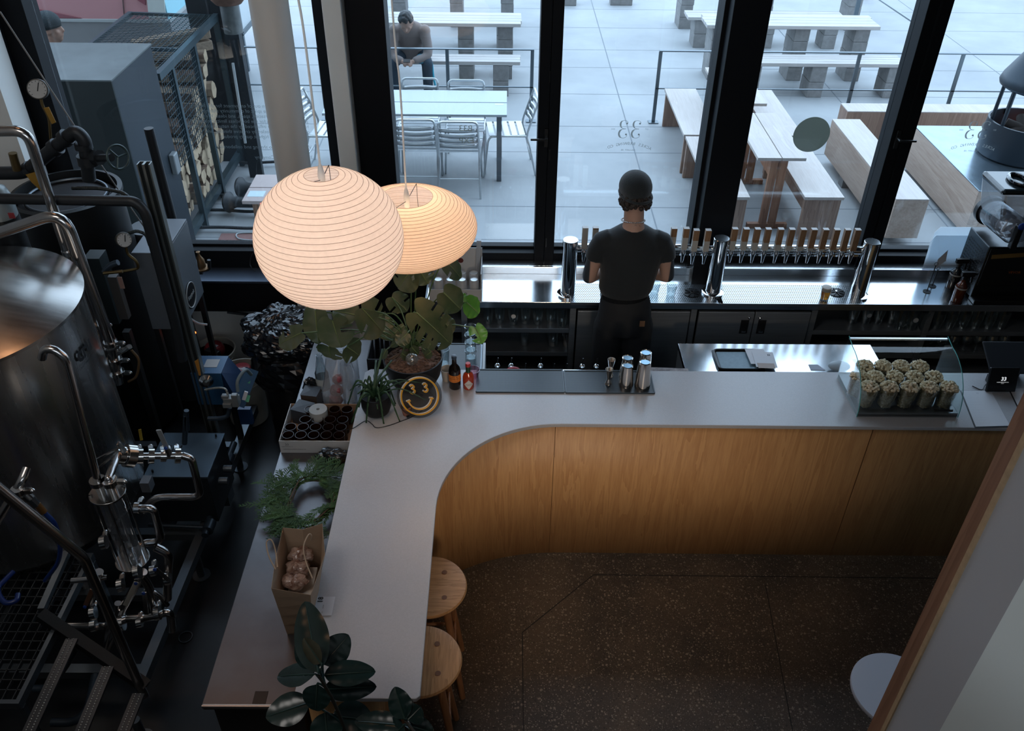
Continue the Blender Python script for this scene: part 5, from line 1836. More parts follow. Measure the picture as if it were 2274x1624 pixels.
def popcup(seed):
    rr = random.Random(seed)
    t = thing('popcorn_glass', '', 'glass of popcorn', (0, 0, 0), 'glasses of popcorn in the case')
    MB().cup([(0.030, 0.0), (0.032, 0.003), (0.0395, 0.105), (0.0385, 0.105), (0.030, 0.004)], (0, 0, 0), 24).build('glass', GLASSM, t)
    mb = MB()
    for k in range(230):
        z_ = rr.uniform(0.006, 0.10)
        a = rr.uniform(0, 6.28)
        r_ = (0.0295 + 0.0078 * z_ / 0.105) * rr.uniform(0.80, 0.90)
        mb.ball((r_ * math.cos(a), r_ * math.sin(a), z_), rr.uniform(0.004, 0.0062), 6, 4, (1, 1, rr.uniform(.7, 1.1)))
    mb.lathe([(0.0, 0.004), (0.025, 0.006), (0.031, 0.10), (0.0, 0.104)], (0, 0, 0), 14)
    mb.build('packed_popcorn', KERN, t)['kind'] = 'stuff'
    mb = MB()
    for k in range(130):
        a, u = rr.uniform(0, 6.28), rr.random() ** 0.5
        r_ = 0.037 * u
        z_ = 0.104 + 0.030 * (1 - u * u) * rr.uniform(0.4, 1.0)
        mb.ball((r_ * math.cos(a), r_ * math.sin(a), z_), rr.uniform(0.004, 0.0068), 6, 5, (rr.uniform(.7, 1.2), 1, rr.uniform(.7, 1.1)))
    mb.build('heaped_popcorn', POP, t)['kind'] = 'stuff'
    return t


pcs = [popcup(1), popcup(2), popcup(3)]
usedp = [False] * 3
rows = [(3.600, [1.925, 2.03, 2.135, 2.24, 2.345], 'front row'), (3.69, [1.90, 1.985, 2.09, 2.195, 2.30], 'middle row'), (3.785, [1.96, 2.06, 2.16, 2.26], 'back row')]
wo = ['leftmost', 'second from the left', 'third from the left', 'fourth from the left', 'rightmost']
k = 0
for yy, xs_, rn in rows:
    for i, x_ in enumerate(xs_):
        s = k % 3
        o = pcs[s] if not usedp[s] else copy_tree(pcs[s])
        if not usedp[s]:
            usedp[s] = True
            KIDS.pop(o.name, None)
        nm = wo[i] if i < len(xs_) - 1 else 'rightmost'
        o['label'] = 'glass heaped with popcorn, %s in the %s of the case' % (nm, rn)
        o.location = (x_, yy, STT + 0.0285)
        o.rotation_euler = (0, 0, rnd.uniform(0, 6))
        o.scale = (1.25, 1.25, 1.18)
        k += 1

# ---- tablets and papers right of the case
t = thing('payment_tablet', 'small square black tablet showing a white 33 logo', 'tablet', (2.78, 3.79, STT))
a0, a1 = 2.66, 2.815
tl_ = Vector((0, 0.30, 0.95)).normalized()
c = Vector((2.735, 3.775, STT + 0.072))
Rt = Matrix.Rotation(R(-16), 3, 'X')
MB().box(c, (0.165, 0.014, 0.142), rot=Rt).build('tablet', M('tablet_black', (0.006, 0.006, 0.007), 0.25), t, bev=0.005)
MB().box(c + Vector((0, 0.05, -0.045)), (0.08, 0.07, 0.05)).build('stand', BLACKP, t, bev=0.006)
fx_ = lambda dx, dz: c + Rt @ Vector((dx, -0.0076, dz))
up_ = Rt @ Vector((0, 0, 1))
text_mb([('33', 0.030, fx_(0.002, 0.006), (1, 0, 0), up_, 'CENTER', 0.0008), ('ACRES BREWING CO.', 0.0068, fx_(0, -0.013), (1, 0, 0), up_), ('CALGARY', 0.004, fx_(0, -0.020), (1, 0, 0), up_)]).build('logo', M('screen_white', (0.7, 0.7, 0.72), .5, emis=(0.8, 0.83, 0.85), estr=.7), t)
t = thing('till_tablet', 'larger dark tablet till on an angled stand behind the square tablet', 'till', (2.86, 3.93, STT))
c2 = Vector((2.86, 3.90, STT + 0.13))
MB().box(c2, (0.36, 0.012, 0.20), rot=Matrix.Rotation(R(-62), 3, 'X')).build('screen_back', M('till_dark', (0.02, 0.024, 0.03), .45), t, bev=0.006)
MB().bar((2.86, 3.91, STT + 0.001), (2.86, 3.90, STT + 0.12), 0.10, 0.02).build('stand', BLACKP, t)
MB().tube(spline([(2.60, 3.80, STT + 0.006), (2.64, 3.77, STT + 0.004), (2.67, 3.80, STT + 0.012), (2.72, 3.84, STT + 0.03)], 6), 0.0028, 6).build('cable', BLACKP, t)
INK = M('faint_print', (0.30, 0.32, 0.38), .6)
for nm, pts, lb in (('menu_sheet', ((2135, 868), (2200, 868), (2243, 946), (2167, 948)), 'printed menu sheet on a black board at the right end of the bar'),
                    ('menu_sheet', ((2242, 864), (2300, 862), (2330, 905), (2262, 905)), 'second white sheet by the timber post at the right end of the bar')):
    P4 = [Z(x_, y_, STT + 0.003) for x_, y_ in pts]
    t = thing(nm, lb, 'menu', sum(P4, Vector()) / 4, 'menu sheets on the bar')
    cc_ = sum(P4, Vector()) / 4
    MB().prism([((cc_ + (p - cc_) * 1.04 + Vector((-0.004, -0.003, 0))).x, (cc_ + (p - cc_) * 1.04 + Vector((-0.004, -0.003, 0))).y) for p in P4], STT + 0.0005, STT + 0.0025).build('backing_board', BLACKP, t)
    MB().prism([(p.x, p.y) for p in P4], STT + 0.0026, STT + 0.004).build('sheet', PAPERW, t)
    ex, ey = (P4[1] - P4[0]).normalized(), (P4[0] - P4[3]).normalized()
    it = [('33', 0.014, P4[0] * .5 + P4[1] * .5 - ey * 0.025 + Vector((0, 0, .0015)), ex, ey)]
    if pts[0][0] < 2200:
        for k in range(9):
            it.append(('lorem'[0:0] + '. . . . . . . . . . . .' if k in (3, 6) else '- - - -- - --- - -- - -', 0.010, P4[3] + ex * 0.012 + ey * (0.03 + 0.022 * k) + Vector((0, 0, 0.0015)), ex, ey, 'LEFT'))
    text_mb(it).build('print', INK, t)['kind'] = 'stuff'

# ================================================================ PLANTS
def leafmat(name, c1, c2, rough=0.35):
    m, t, o = nt(name)
    L = t.links.new
    b = N(t, 'BsdfPrincipled', Roughness=rough)
    b.inputs['Specular IOR Level'].default_value = 0.5
    tc = N(t, 'TexCoord')
    n = N(t, 'TexNoise', Scale=9.0, Detail=4.0)
    L(tc.outputs['Object'], n.inputs['Vector'])
    r = N(t, 'ValToRGB')
    r.color_ramp.elements[0].position = 0.35
    r.color_ramp.elements[1].position = 0.65
    r.color_ramp.elements[0].color = c4(c1)
    r.color_ramp.elements[1].color = c4(c2)
    L(n.outputs[0], r.inputs[0])
    L(r.outputs[0], b.inputs['Base Color'])
    tl = N(t, 'BsdfTranslucent')
    L(r.outputs[0], tl.inputs[0])
    mx = N(t, 'MixShader')
    mx.inputs[0].default_value = 0.22
    L(b.outputs[0], mx.inputs[1])
    L(tl.outputs[0], mx.inputs[2])
    L(mx.outputs[0], o.inputs[0])
    return m


LMON = leafmat('monstera_leaf', (0.055, 0.078, 0.034), (0.115, 0.115, 0.060), 0.28)
LMONL = leafmat('young_monstera_leaf', (0.09, 0.24, 0.03), (0.14, 0.33, 0.05), 0.32)
LRUB = M('rubber_plant_leaf', (0.012, 0.030, 0.028), 0.22, var=0.2, scale=8, spec=0.6)
LRUBU = M('rubber_leaf_underside', (0.055, 0.055, 0.035), 0.4)
STEMG = M('green_stem', (0.07, 0.12, 0.04), 0.5)
VEIN = M('leaf_midrib', (0.16, 0.20, 0.07), 0.5)


def leaf(par, base, tip, w, nrm, mat, slits=(), heart=0.0, droop=0.12, fold=0.10, fw=0.12, wexp=0.75, name='leaf', vein=VEIN, ruf=0.0, tw=0.0):
    """leaf blade from base to tip; slits [(side, t0, t1, s0)]"""
    base, tip = Vector(base), Vector(tip)
    L_ = (tip - base).length
    y_ = (tip - base).normalized()
    n_ = Vector(nrm)
    n_ = (n_ - y_ * n_.dot(y_)).normalized()
    x_ = y_.cross(n_)
    NT, NS = 30, 7
    mb = MB()

    def pt(t, s, side):
        ww = w * 0.5 * (math.sin(PI * min(1, t ** wexp)) ** 0.62 if t > 0 else 0) * (1 + 0.0 * s)
        if heart > 0 and t < 0.35:
            ww = max(ww, w * 0.5 * (0.55 + 0.45 * (t / 0.35) ** 0.5) * (s ** 0.0))
            back = -heart * (1 - t / 0.35) ** 1.3 * math.sin(PI * 0.62 * s)
        else:
            back = 0
        tt = t + fw * s * (1 - t) * (0.5 if heart else 1) + back
        u = side * ww * s
        z = -droop * L_ * (tt ** 2) + fold * abs(u) * 1.2 - 1.1 * fold * (u * u) / max(w * 0.5, 1e-4) + ruf * math.sin(t * 22 + side) * s * s + 0.004 * L_ * math.sin(t * 40) * s * (1 - s)
        return base + y_ * (L_ * tt * (1 - 0.05 * droop)) + x_ * u + n_ * z
    for side in (-1, 1):
        sl = [q for q in slits if q[0] == side]
        k = len(mb.v)
        for i in range(NT + 1):
            for j in range(NS + 1):
                mb.v.append(tuple(pt(i / NT, j / NS, side)))
        for i in range(NT):
            for j in range(NS):
                tm, sm_ = (i + 0.5) / NT, (j + 0.5) / NS
                if any(q[1] <= tm <= q[2] and q[3] <= sm_ <= (q[4] if len(q) > 4 else 2) for q in sl):
                    continue
                mb.f.append([k + i * (NS + 1) + j, k + (i + 1) * (NS + 1) + j, k + (i + 1) * (NS + 1) + j + 1, k + i * (NS + 1) + j + 1])
                mb.sm.append(True)
    o = mb.build(name, mat, par)
    vb = MB().tube([pt(i / 12, 0, 1) + n_ * 0.0012 for i in range(12)], [0.0028 * (1 - i / 13) + 0.0006 for i in range(12)], 5)
    vb.build('midrib', vein, o)
    return o


POTM = M('matte_black_pot', (0.009, 0.009, 0.010), 0.5, spec=.3)
SOIL = M('bark_soil', (0.24, 0.14, 0.10), 0.95, col2=(0.07, 0.04, 0.03), scale=45, bump=1.0, bscale=70)
mp = thing('monstera_plant', 'large leafy monstera in a matte black pot on the stone counter', 'potted plant', (-0.49, 3.72, STT))
pc = Vector((-0.497, 3.795, STT))
MB().cup([(0.0, 0.0004), (0.09, 0.0005), (0.115, 0.02), (0.145, 0.08), (0.158, 0.15), (0.163, 0.192), (0.156, 0.192), (0.152, 0.17)], pc, 48).build('pot', POTM, mp)
mb = MB().lathe([(0.0, 0.168), (0.152, 0.163)], pc, 32)
for i in range(260):
    a, r_ = rnd.uniform(0, 6.28), 0.148 * rnd.random() ** 0.5
    mb.ball(pc + Vector((r_ * math.cos(a), r_ * math.sin(a), 0.167)), rnd.uniform(0.004, 0.010), 6, 4, (1.3, 0.8, 0.6))
mb.build('bark_soil', SOIL, mp)['kind'] = 'stuff'
mb = MB()
for i in range(14):
    a = rnd.uniform(0, 6.28)
    p = pc + Vector((0.03 * math.cos(a), 0.03 + 0.02 * math.sin(a), 0.170))
    d_ = Vector((math.cos(a), math.sin(a), 0))
    mb.tube(spline([p + Vector((0, 0, 0.05)), p + d_ * 0.03 + Vector((0, 0, 0.04)), p + d_ * rnd.uniform(0.06, 0.11) + Vector((0, 0, 0.005))], 5), 0.0035, 6)
mb.build('aerial_roots', M('root_brown', (0.13, 0.075, 0.045), .8), mp)
q = Z(915, 797, STT + 0.205)
wg = thing('watering_globe', 'clear glass watering globe pushed into the soil of the big black pot', 'watering globe', (q.x, q.y, STT + 0.17))
MB().ball(Vector((q.x, q.y, STT + 0.203)), 0.036, 24, 16).build('globe', glass('globe_glass', (.9, .92, .93), 1.45, .02, 2.5, .06, haze=(.18, (.5, .48, .45))), wg)
MB().cyl((q.x, q.y, STT + 0.14), (q.x, q.y, STT + 0.171), 0.007, n=12).build('stem', CLEAR, wg)
crown = pc + Vector((0.0, 0.03, 0.19))
upcam = Vector((0.0, -0.55, 0.85))
S4 = lambda a: [(1, .28, .36, .45), (1, .46, .54, .40), (1, .64, .71, .42), (-1, .30, .37, .5), (-1, .50, .58, .45), (-1, .67, .73, .5), (1, .78, .82, .5)]
# base px, tip px, height base, height tip, width, slits, mat
ML = [((925, 695), (1008, 765), 1.62, 1.42, .235, [(1, .16, .24, .5), (1, .34, .40, .42), (1, .52, .58, .40), (1, .70, .76, .42), (-1, .22, .28, .55), (-1, .42, .49, .45), (-1, .62, .69, .42)], LMON, .22),
      ((803, 685), (858, 740), 1.64, 1.44, .215, [(1, .30, .37, .5), (-1, .34, .44, .4), (-1, .58, .66, .45)], LMON, .2),
      ((738, 712), (757, 776), 1.60, 1.44, .185, [(-1, .30, .44, .35)], LMON, .25),
      ((985, 650), (1026, 688), 1.60, 1.50, .16, [], LMON, .2),
      ((1036, 672), (1066, 697), 1.50, 1.42, .13, [], LMONL, .2),
      ((1030, 672), (1014, 650), 1.50, 1.52, .075, [], LMONL, .15),
      ((1056, 728), (1072, 764), 1.38, 1.30, .10, [(1, .3, .55, .35)], LMONL, .25),
      ((915, 598), (880, 642), 1.70, 1.58, .18, [(1, .45, .5, .5, .75), (1, .6, .66, .5, .75)], LMON, .2),
      ((930, 598), (952, 632), 1.70, 1.62, .13, [(1, .3, .36, .4), (-1, .5, .58, .5)], LMON, .2),
      ((985, 575), (1030, 620), 1.78, 1.62, .11, [(1, .4, .5, .5)], LMON, .15),
      ((700, 690), (705, 765), 1.50, 1.36, .15, [(-1, .4, .47, .5), (-1, .6, .66, .5)], LMON, .2),
      ((668, 740), (614, 765), 1.50, 1.42, .13, [(1, .38, .62, .35)], LMON, .2),
      ((790, 700), (735, 688), 1.62, 1.60, .14, [(1, .5, .6, .5)], LMON, .1),
      ((770, 770), (800, 790), 1.40, 1.34, .15, [(1, .5, .6, .5)], LMON, .15),
      ((730, 770), (735, 800), 1.36, 1.26, .16, [(-1, .4, .5, .5)], LMON, .15),
      ((980, 705), (1005, 740), 1.40, 1.36, .10, [], LMON, .15),
      ((870, 660), (905, 690), 1.45, 1.40, .14, [(1, .4, .5, .5), (-1, .5, .6, .5)], LMON, .15),
      ((840, 700), (862, 755), 1.40, 1.32, .12, [], LMON, .1),
      ((905, 740), (880, 765), 1.38, 1.34, .09, [], LMON, .1)]
for i, (b_, t_, zb2, zt2, w_, sl, mt_, hh) in enumerate(ML):
    P0, P1 = Z(b_[0], b_[1], zb2), Z(t_[0], t_[1], zt2)
    nr = upcam + Vector((rnd.uniform(-.25, .25), 0, 0))
    leaf(mp, P0, P1, w_, nr, mt_, sl, heart=hh, droop=0.10, fold=0.16, ruf=0.003)
    c_ = crown + Vector((rnd.uniform(-.03, .03), rnd.uniform(-.02, .02), 0))
    mid = (c_ + P0) / 2 + Vector((0, 0.03, 0.05 + 0.05 * rnd.random()))
    MB().tube(spline([c_, mid, P0], 6), 0.0036, 7).build('petiole', STEMG, mp)
# trailing pothos like tangle behind
for i in range(16):
    a = rnd.uniform(0, 6.28)
    e = crown + Vector((rnd.uniform(-.22, .16), rnd.uniform(-.06, .14), rnd.uniform(0.0, 0.20)))
    MB().tube(spline([crown, (crown + e) / 2 + Vector((0, 0, 0.06)), e], 5), 0.0028, 6).build('petiole', STEMG, mp)
    leaf(mp, e, e + Vector((rnd.uniform(-.09, .09), rnd.uniform(-.05, .03), -0.05)), 0.05, upcam + Vector((rnd.uniform(-.6, .6), 0, 0)), LMON, [], .1)

# small pot with a fishbone cactus
sp = thing('fishbone_cactus', 'trailing fishbone cactus in a small matte black pot at the slab corner', 'potted plant', (-0.672, 3.555, STT))
pc = Vector((-0.675, 3.55, STT))
MB().lathe([(0.045, 0.0005), (0.066, 0.014), (0.078, 0.05), (0.080, 0.13), (0.075, 0.13), (0.073, 0.11), (0.0, 0.108)], pc, 40).build('pot', POTM, sp)
FISH = leafmat('cactus_green', (0.025, 0.065, 0.030), (0.05, 0.11, 0.045), 0.45)


def strap(par, pts, w, mat, teeth=10, up=(0, -.5, 1)):
    P_ = spline(pts, 8)
    n = len(P_)
    vs = []
    for i, p in enumerate(P_):
        d_ = (P_[min(i + 1, n - 1)] - P_[max(i - 1, 0)]).normalized()
        s_ = d_.cross(Vector(up)).normalized()
        k = abs(math.sin(PI * teeth * i / n))
        ww = w * (0.42 + 0.58 * k) * (1 - 0.5 * i / n)
        vs += [p - s_ * ww, p + Vector((0, 0, 0.0015)), p + s_ * ww]
    mb = MB().add(vs, [f for i in range(n - 1) for f in ((3 * i, 3 * i + 1, 3 * i + 4, 3 * i + 3), (3 * i + 1, 3 * i + 2, 3 * i + 5, 3 * i + 4))], True)
    return mb.build('stem_leaf', mat, par, solid=0.0012)


cr2 = pc + Vector((0, 0, 0.11))
for i in range(22):
    a = rnd.uniform(0, 6.28)
    ln = rnd.uniform(0.09, 0.17)
    d_ = Vector((math.cos(a), math.sin(a), 0))
    dr = rnd.uniform(-0.15, 0.06)
    strap(sp, [cr2 + d_ * 0.02, cr2 + d_ * ln * 0.55 + Vector((0, 0, rnd.uniform(0.03, 0.10))), cr2 + d_ * ln + Vector((0, 0, dr))], rnd.uniform(0.006, 0.010), FISH)
for (px, py, h) in ((850, 775, .26), (835, 800, .2), (870, 800, .2), (862, 830, .16)):
    e = Z(px, py, STT + h)
    strap(sp, [cr2, cr2 + Vector((0, 0.01, 0.07)), e], 0.013, FISH, 7)
for (px, py, h) in ((945, 888, .13), (925, 850, .17), (958, 855, .15)):
    e = Z(px, py, STT + h)
    strap(sp, [cr2, (cr2 + e) / 2 + Vector((0, 0, 0.06)), e], 0.006, FISH, 9)
for (px, py, h) in ((785, 925, 0.02), (796, 905, 0.05), (780, 940, -0.02)):
    e = Z(px, py, STT + h)
    strap(sp, [cr2, (cr2 + e) / 2 + Vector((0, 0, 0.08)), e], 0.010, FISH, 6)

# rubber plants rising in front of the bar's near end
def rubber(label, baseP, leaves, px0):
    t = thing('rubber_plant', label, 'plant', baseP, 'rubber plants at the near end of the bar')
    MB().lathe([(0.10, 0.0005), (0.13, 0.03), (0.15, 0.30), (0.14, 0.30), (0.13, 0.26), (0.0, 0.25)], baseP, 32).build('pot', POTM, t)
    B = Vector(baseP)
    # trunk through the leaf bases
    bp = [l[0] for l in leaves]
    top = bp[0]
    tr = spline([B + Vector((0, 0, 0.25)), Vector((B.x, B.y, 0.8)), (Vector((B.x, B.y, 1.1)) + top) / 2, top], 8)
    MB().tube(tr, [0.009 - 0.0045 * i / len(tr) for i in range(len(tr))], 8).build('stem', M('rubber_stem', (0.03, 0.028, 0.02), .6), t)
    for (b_, t_, w_, nr, under, fold_, droop_) in leaves:
        k = min(range(len(tr)), key=lambda j: (tr[j] - b_).length + (0 if tr[j].z < b_.z + .01 else .1))
        MB().tube(spline([tr[k], (tr[k] + b_) / 2 + Vector((0, 0, .006)), b_], 4), 0.004, 6).build('petiole', LRUB, t)
        leaf(t, b_, t_, w_, nr, LRUBU if under else LRUB, (), 0, droop_, fold_, fw=0.04, wexp=0.85, vein=M('rubber_midrib', (0.03, 0.06, 0.05), .35) if not bpy.data.materials.get('rubber_midrib') else bpy.data.materials['rubber_midrib'], ruf=0.0008)
    return t


rb = (-0.50, 1.62, 0.0)
U = Vector((0, -.45, .9))
def rl(bx, by, tx, ty, zb3, zt3, w_, nr=U, under=False, fold_=.22, droop_=.06):
    return (Z(bx, by, zb3), Z(tx, ty, zt3), w_, nr, under, fold_, droop_)


rubber('tall rubber plant with dark glossy leaves in front of the paper bag', rb, [
    rl(708, 1500, 676, 1334, 1.52, 1.55, .118, Vector((.1, -.75, .55)), False, .18, .02),
    rl(702, 1498, 612, 1500, 1.46, 1.40, .085, Vector((-.1, -.2, 1)), False, .3),
    rl(716, 1500, 835, 1490, 1.46, 1.44, .088, Vector((.1, -.3, 1)), False, .3),
    rl(714, 1532, 838, 1525, 1.38, 1.34, .085, Vector((.1, -.5, .9)), False, .25),
    rl(705, 1518, 700, 1582, 1.46, 1.36, .095, Vector((0, -.4, .9)), False, .25),
    rl(690, 1560, 588, 1592, 1.28, 1.26, .115, Vector((-.1, -.3, 1)), False, .25),
    rl(706, 1470, 655, 1430, 1.48, 1.50, .10, Vector((-.5, -.5, .7)), False, .2),
    rl(716, 1478, 776, 1410, 1.47, 1.50, .10, Vector((.35, -.6, .7)), False, .2),
    rl(715, 1475, 672, 1418, 1.54, 1.58, .07, Vector((-.3, -.8, .4)), True, .35),
    rl(722, 1580, 728, 1660, 1.28, 1.22, .11, Vector((0, -.5, .9)), False, .25),
    rl(735, 1590, 830, 1600, 1.22, 1.20, .12, Vector((0, -.3, 1)), False, .2)], 700)
rubber('shorter rubber plant beside the slab corner at the bottom edge', (-0.18, 1.50, 0.0), [
    rl(900, 1600, 875, 1526, 1.28, 1.34, .085, Vector((-.1, -.8, .5)), False, .2),
    rl(898, 1612, 785, 1600, 1.24, 1.22, .085, Vector((0, -.3, 1)), False, .25),
    rl(905, 1600, 935, 1570, 1.28, 1.30, .085, Vector((.3, -.6, .7)), False, .2),
    rl(905, 1612, 965, 1628, 1.24, 1.2, .075, Vector((.1, -.4, .9)), False, .2),
    rl(898, 1610, 868, 1640, 1.26, 1.2, .10, Vector((-.1, -.3, 1)), False, .2),
    rl(900, 1595, 905, 1545, 1.25, 1.28, .06, Vector((.3, -.6, .6)), True, .2)], 900)

# ================================================================ ON THE STEEL SIDE COUNTER
# cedar wreath
wr = thing('cedar_wreath', 'loose green cedar wreath lying on the steel side counter', 'wreath', (-0.97, 2.98, ZS))
GRN = M('cedar_green', (0.05, 0.12, 0.025), 0.75, col2=(0.012, 0.04, 0.010), scale=12)
TW = M('cedar_twig', (0.10, 0.07, 0.045), 0.8)
wc = Vector((-0.935, 2.99, ZS + 0.03))
for k in range(3):
    ph = rnd.uniform(0, 6)
    MB().tube([wc + Vector(((0.105 + .012 * math.sin(3 * a + ph)) * math.cos(a), (0.15 + .015 * math.cos(2 * a + ph)) * math.sin(a), 0.008 * math.sin(2 * a + ph) + .012 * k)) for a in [2 * PI * i / 36 for i in range(36)]], 0.0045, 6, closed=True).build('twig_hoop', TW, wr)


def frond(mb, p, d_, L_, w_, seed):
    rr = random.Random(seed)
    d_ = Vector(d_).normalized()
    s_ = d_.cross(Vector((0, 0, 1))).normalized()
    n = 14
    cur = p
    for i in range(n):
        t = i / n
        q = p + d_ * (L_ * t) + Vector((0, 0, -L_ * 0.22 * t * t)) + s_ * (0.02 * math.sin(t * 3 + seed))
        for sd in (-1, 1):
            bl = w_ * (0.35 + 0.65 * math.sin(PI * min(1, t * .9 + .12))) * rr.uniform(.7, 1.1)
            bd = (d_ * rr.uniform(.7, 1.0) + s_ * sd * rr.uniform(.6, .9) + Vector((0, 0, rr.uniform(-.25, .25)))).normalized()
            e = q + bd * bl
            m_ = q + bd * bl * .5
            o_ = bd.cross(Vector((0, 0, 1))).normalized() * 0.0028
            mb.add([q - o_ * .5, m_ - o_, e, m_ + o_, q + o_ * .5], [(0, 1, 2, 3, 4)])
            for tt in (.35, .6, .8):
                g = q + bd * bl * tt
                for s2 in (-1, 1):
                    e2 = g + (bd + o_.normalized() * s2 * .8).normalized() * bl * .32
                    mb.add([g, g + bd * 0.005 + o_ * s2 * .3, e2], [(0, 1, 2)])
        cur = q
    return mb


k = 0
for a_ in range(0, 360, 7):
    a = R(a_)
    left = math.cos(a) < 0.2
    for j in range(2 if left else 1):
        base = wc + Vector((0.105 * math.cos(a), 0.15 * math.sin(a), 0.015 + rnd.uniform(0, .03)))
        tang = Vector((-math.sin(a), math.cos(a), 0)) * rnd.choice((-1, -1, 1)) + Vector((math.cos(a), math.sin(a), 0)) * rnd.uniform(0.3, 1.2 if left else .5) + Vector((0, 0, rnd.uniform(.0, .4)))
        if math.cos(a) > 0.3:
            tang = Vector((-math.sin(a), math.cos(a), 0)) * rnd.choice((-1, 1)) + Vector((-.15, 0, rnd.uniform(.0, .15)))
        frond(MB(), base, tang, rnd.uniform(0.12, 0.20) * (1 if left else .75), rnd.uniform(.028, .04), k).build('cedar_frond', GRN, wr)
        k += 1
for (px, py, h) in ((525, 1110, .97), (565, 1128, .96), (560, 1060, .97), (575, 1150, .95), (600, 1040, .97), (690, 1170, .97), (620, 1185, .96), (640, 1020, 1.0)):
    e = Z(px, py, h)
    b_ = Z(620 + rnd.uniform(-10, 20), 1100 + (py - 1100) * .3, .97)
    frond(MB(), b_, e - b_, (e - b_).length, .034, px).build('cedar_frond', GRN, wr)

# white box of brown glasses
bx = thing('white_box', 'low white cardboard box full of amber glasses on the side counter', 'box', (-1.0, 3.52, ZS))
x0, x1, y0, y1, hh = -1.162, -0.80, 3.375, 3.672, 0.082
KR = M('kraft_inside', (0.33, 0.19, 0.11), 0.8)
MB().bb(x0, x1, y0, y1, ZS + 0.0005, ZS + 0.004).build('bottom', KR, bx)
MB().bb(x0, x1, y0 - 0.004, y0, ZS + 0.0005, ZS + hh).bb(x0 - 0.004, x0, y0 - .004, y1 + 0.004, ZS + 0.0005, ZS + hh).bb(x1, x1 + 0.004, y0 - .004, y1 + 0.004, ZS + 0.0005, ZS + hh).build('side', CARD, bx)
MB().bb(x0, x1, y1, y1 + 0.004, ZS + 0.0005, ZS + hh).build('back_wall', KR, bx)
text_mb([('33', 0.020, (x0 + 0.035, y0 - 0.0045, ZS + 0.058), (1, 0, 0), (0, 0, 1)), ('ACRES BREWING CO.', 0.006, (x0 + 0.035, y0 - .0045, ZS + 0.043), (1, 0, 0), (0, 0, 1)), ('A BREWING COMPANY CALGARY AB', 0.007, (x0 + 0.07, y0 - .0045, ZS + 0.026), (1, 0, 0), (0, 0, 1))]).build('lettering', M('black_print', (0.03, 0.03, 0.035), .6), bx)
AMB = M('amber_glass', (0.018, 0.006, 0.003), 0.15, spec=.35)
AMBW = M('amber_cup_inside', (0.02, 0.006, 0.003), 0.25)
ag = MB().cup([(0.026, 0.0), (0.029, 0.004), (0.030, 0.088), (0.0278, 0.088), (0.026, 0.008), (0, 0.006)], (0, 0, 0), 22).build('amber_glass', AMB, origin=(0, 0, 0), tags=('ribbed amber glass upright in the white box', 'glass', 'amber glasses in the white box'))
firstg = True
for j, yy in enumerate((3.41, 3.472, 3.534, 3.605)):
    for i in range(5):
        if (j == 2 and i == 0) or (j == 3 and i == 0):
            continue
        o = ag if firstg else ag.copy()
        if not firstg:
            COL.objects.link(o)
        firstg = False
        o.location = (x0 + 0.038 + i * 0.066 + (0.014 if j == 3 else 0), yy, ZS + 0.0045 + (0.012 if j == 3 else 0))
        o['label'] = 'ribbed amber glass in the white box, %s row from the front, %s from the left' % (('first', 'second', 'third', 'back')[j], ('first', 'second', 'third', 'fourth', 'fifth')[i])
# black crumpled bag in front of the box
def crumple(c, r, sx, seed, amp=.18, nu=26, nv=18):
    rr = random.Random(seed)
    mb = MB().ball((0, 0, 0), r, nu, nv, sx)
    from mathutils import noise
    out = []
    for v in mb.v:
        p = Vector(v)
        n = noise.noise(p * (2.2 / r) + Vector((seed, 0, 0))) + .6 * abs(noise.noise(p * (5.5 / r) + Vector((0, seed, 0)))) + .3 * noise.noise(p * (12 / r))
        out.append(tuple(Vector(c) + p * (1 + amp * n * 2)))
    mb.v = out
    mb.sm = [False] * len(mb.f)
    return mb


BAGB = M('glossy_black_plastic', (0.006, 0.007, 0.009), 0.2, spec=.5, coat=.2)
q = Z(728, 1025, ZS + .04)
crumple((-0.88, 3.315, ZS + 0.035), 0.085, (1.0, .5, .38), 3).build('black_plastic_bag', BAGB, tags=('crumpled black plastic bag between the white box and the wreath', 'plastic bag'))

# black printed boxes, roll, cups, clear bags
NAVY = M('navy_carton', (0.035, 0.038, 0.048), 0.5)
for i, (px, py, sz, rz, lb) in enumerate(((690, 868, .09, .15, 'small dark folded carton, farther of two at the left edge of the side counter'), (672, 902, .095, .35, 'small dark folded carton, nearer of two at the left edge of the side counter'))):
    q = Z(px, py, ZS + .10)
    t = thing('dark_carton', lb, 'carton', (q.x, q.y, ZS), 'dark folded cartons on the side counter')
    MB().box((q.x, q.y, ZS + .0495), (sz, sz * .95, .098), rz=-rz).build('box', M('carton_brown_side', (0.06, 0.04, 0.03), .6) if i == 0 else NAVY, t, bev=.001)
    rm = Matrix.Rotation(-rz, 3, 'Z')
    s_ = sz / 2
    tp = Vector((q.x, q.y, ZS + .099))
    cs = [tp + rm @ Vector((a * s_ * 1.04, b * s_ * 1.0, 0)) for a, b in ((-1, -1), (1, -1), (1, 1), (-1, 1))]
    m0 = tp + Vector((0, 0, .006))
    MB().add(cs + [m0], [(0, 1, 4), (1, 2, 4), (2, 3, 4), (3, 0, 4)]).build('folded_flaps', NAVY, t)
q = Z(706, 908, ZS + .12)
t = thing('tape_roll', 'round pale roll with a small hole lying by the dark cartons', 'roll', (q.x, q.y, ZS))
MB().cup([(0.048, 0.0005), (0.048, 0.115), (0.0475, 0.118), (0.009, 0.118), (0.0085, 0.09)], (q.x, q.y, ZS), 40).build('roll', M('grey_white_paper_roll', (0.36, 0.36, 0.345), .7), t)
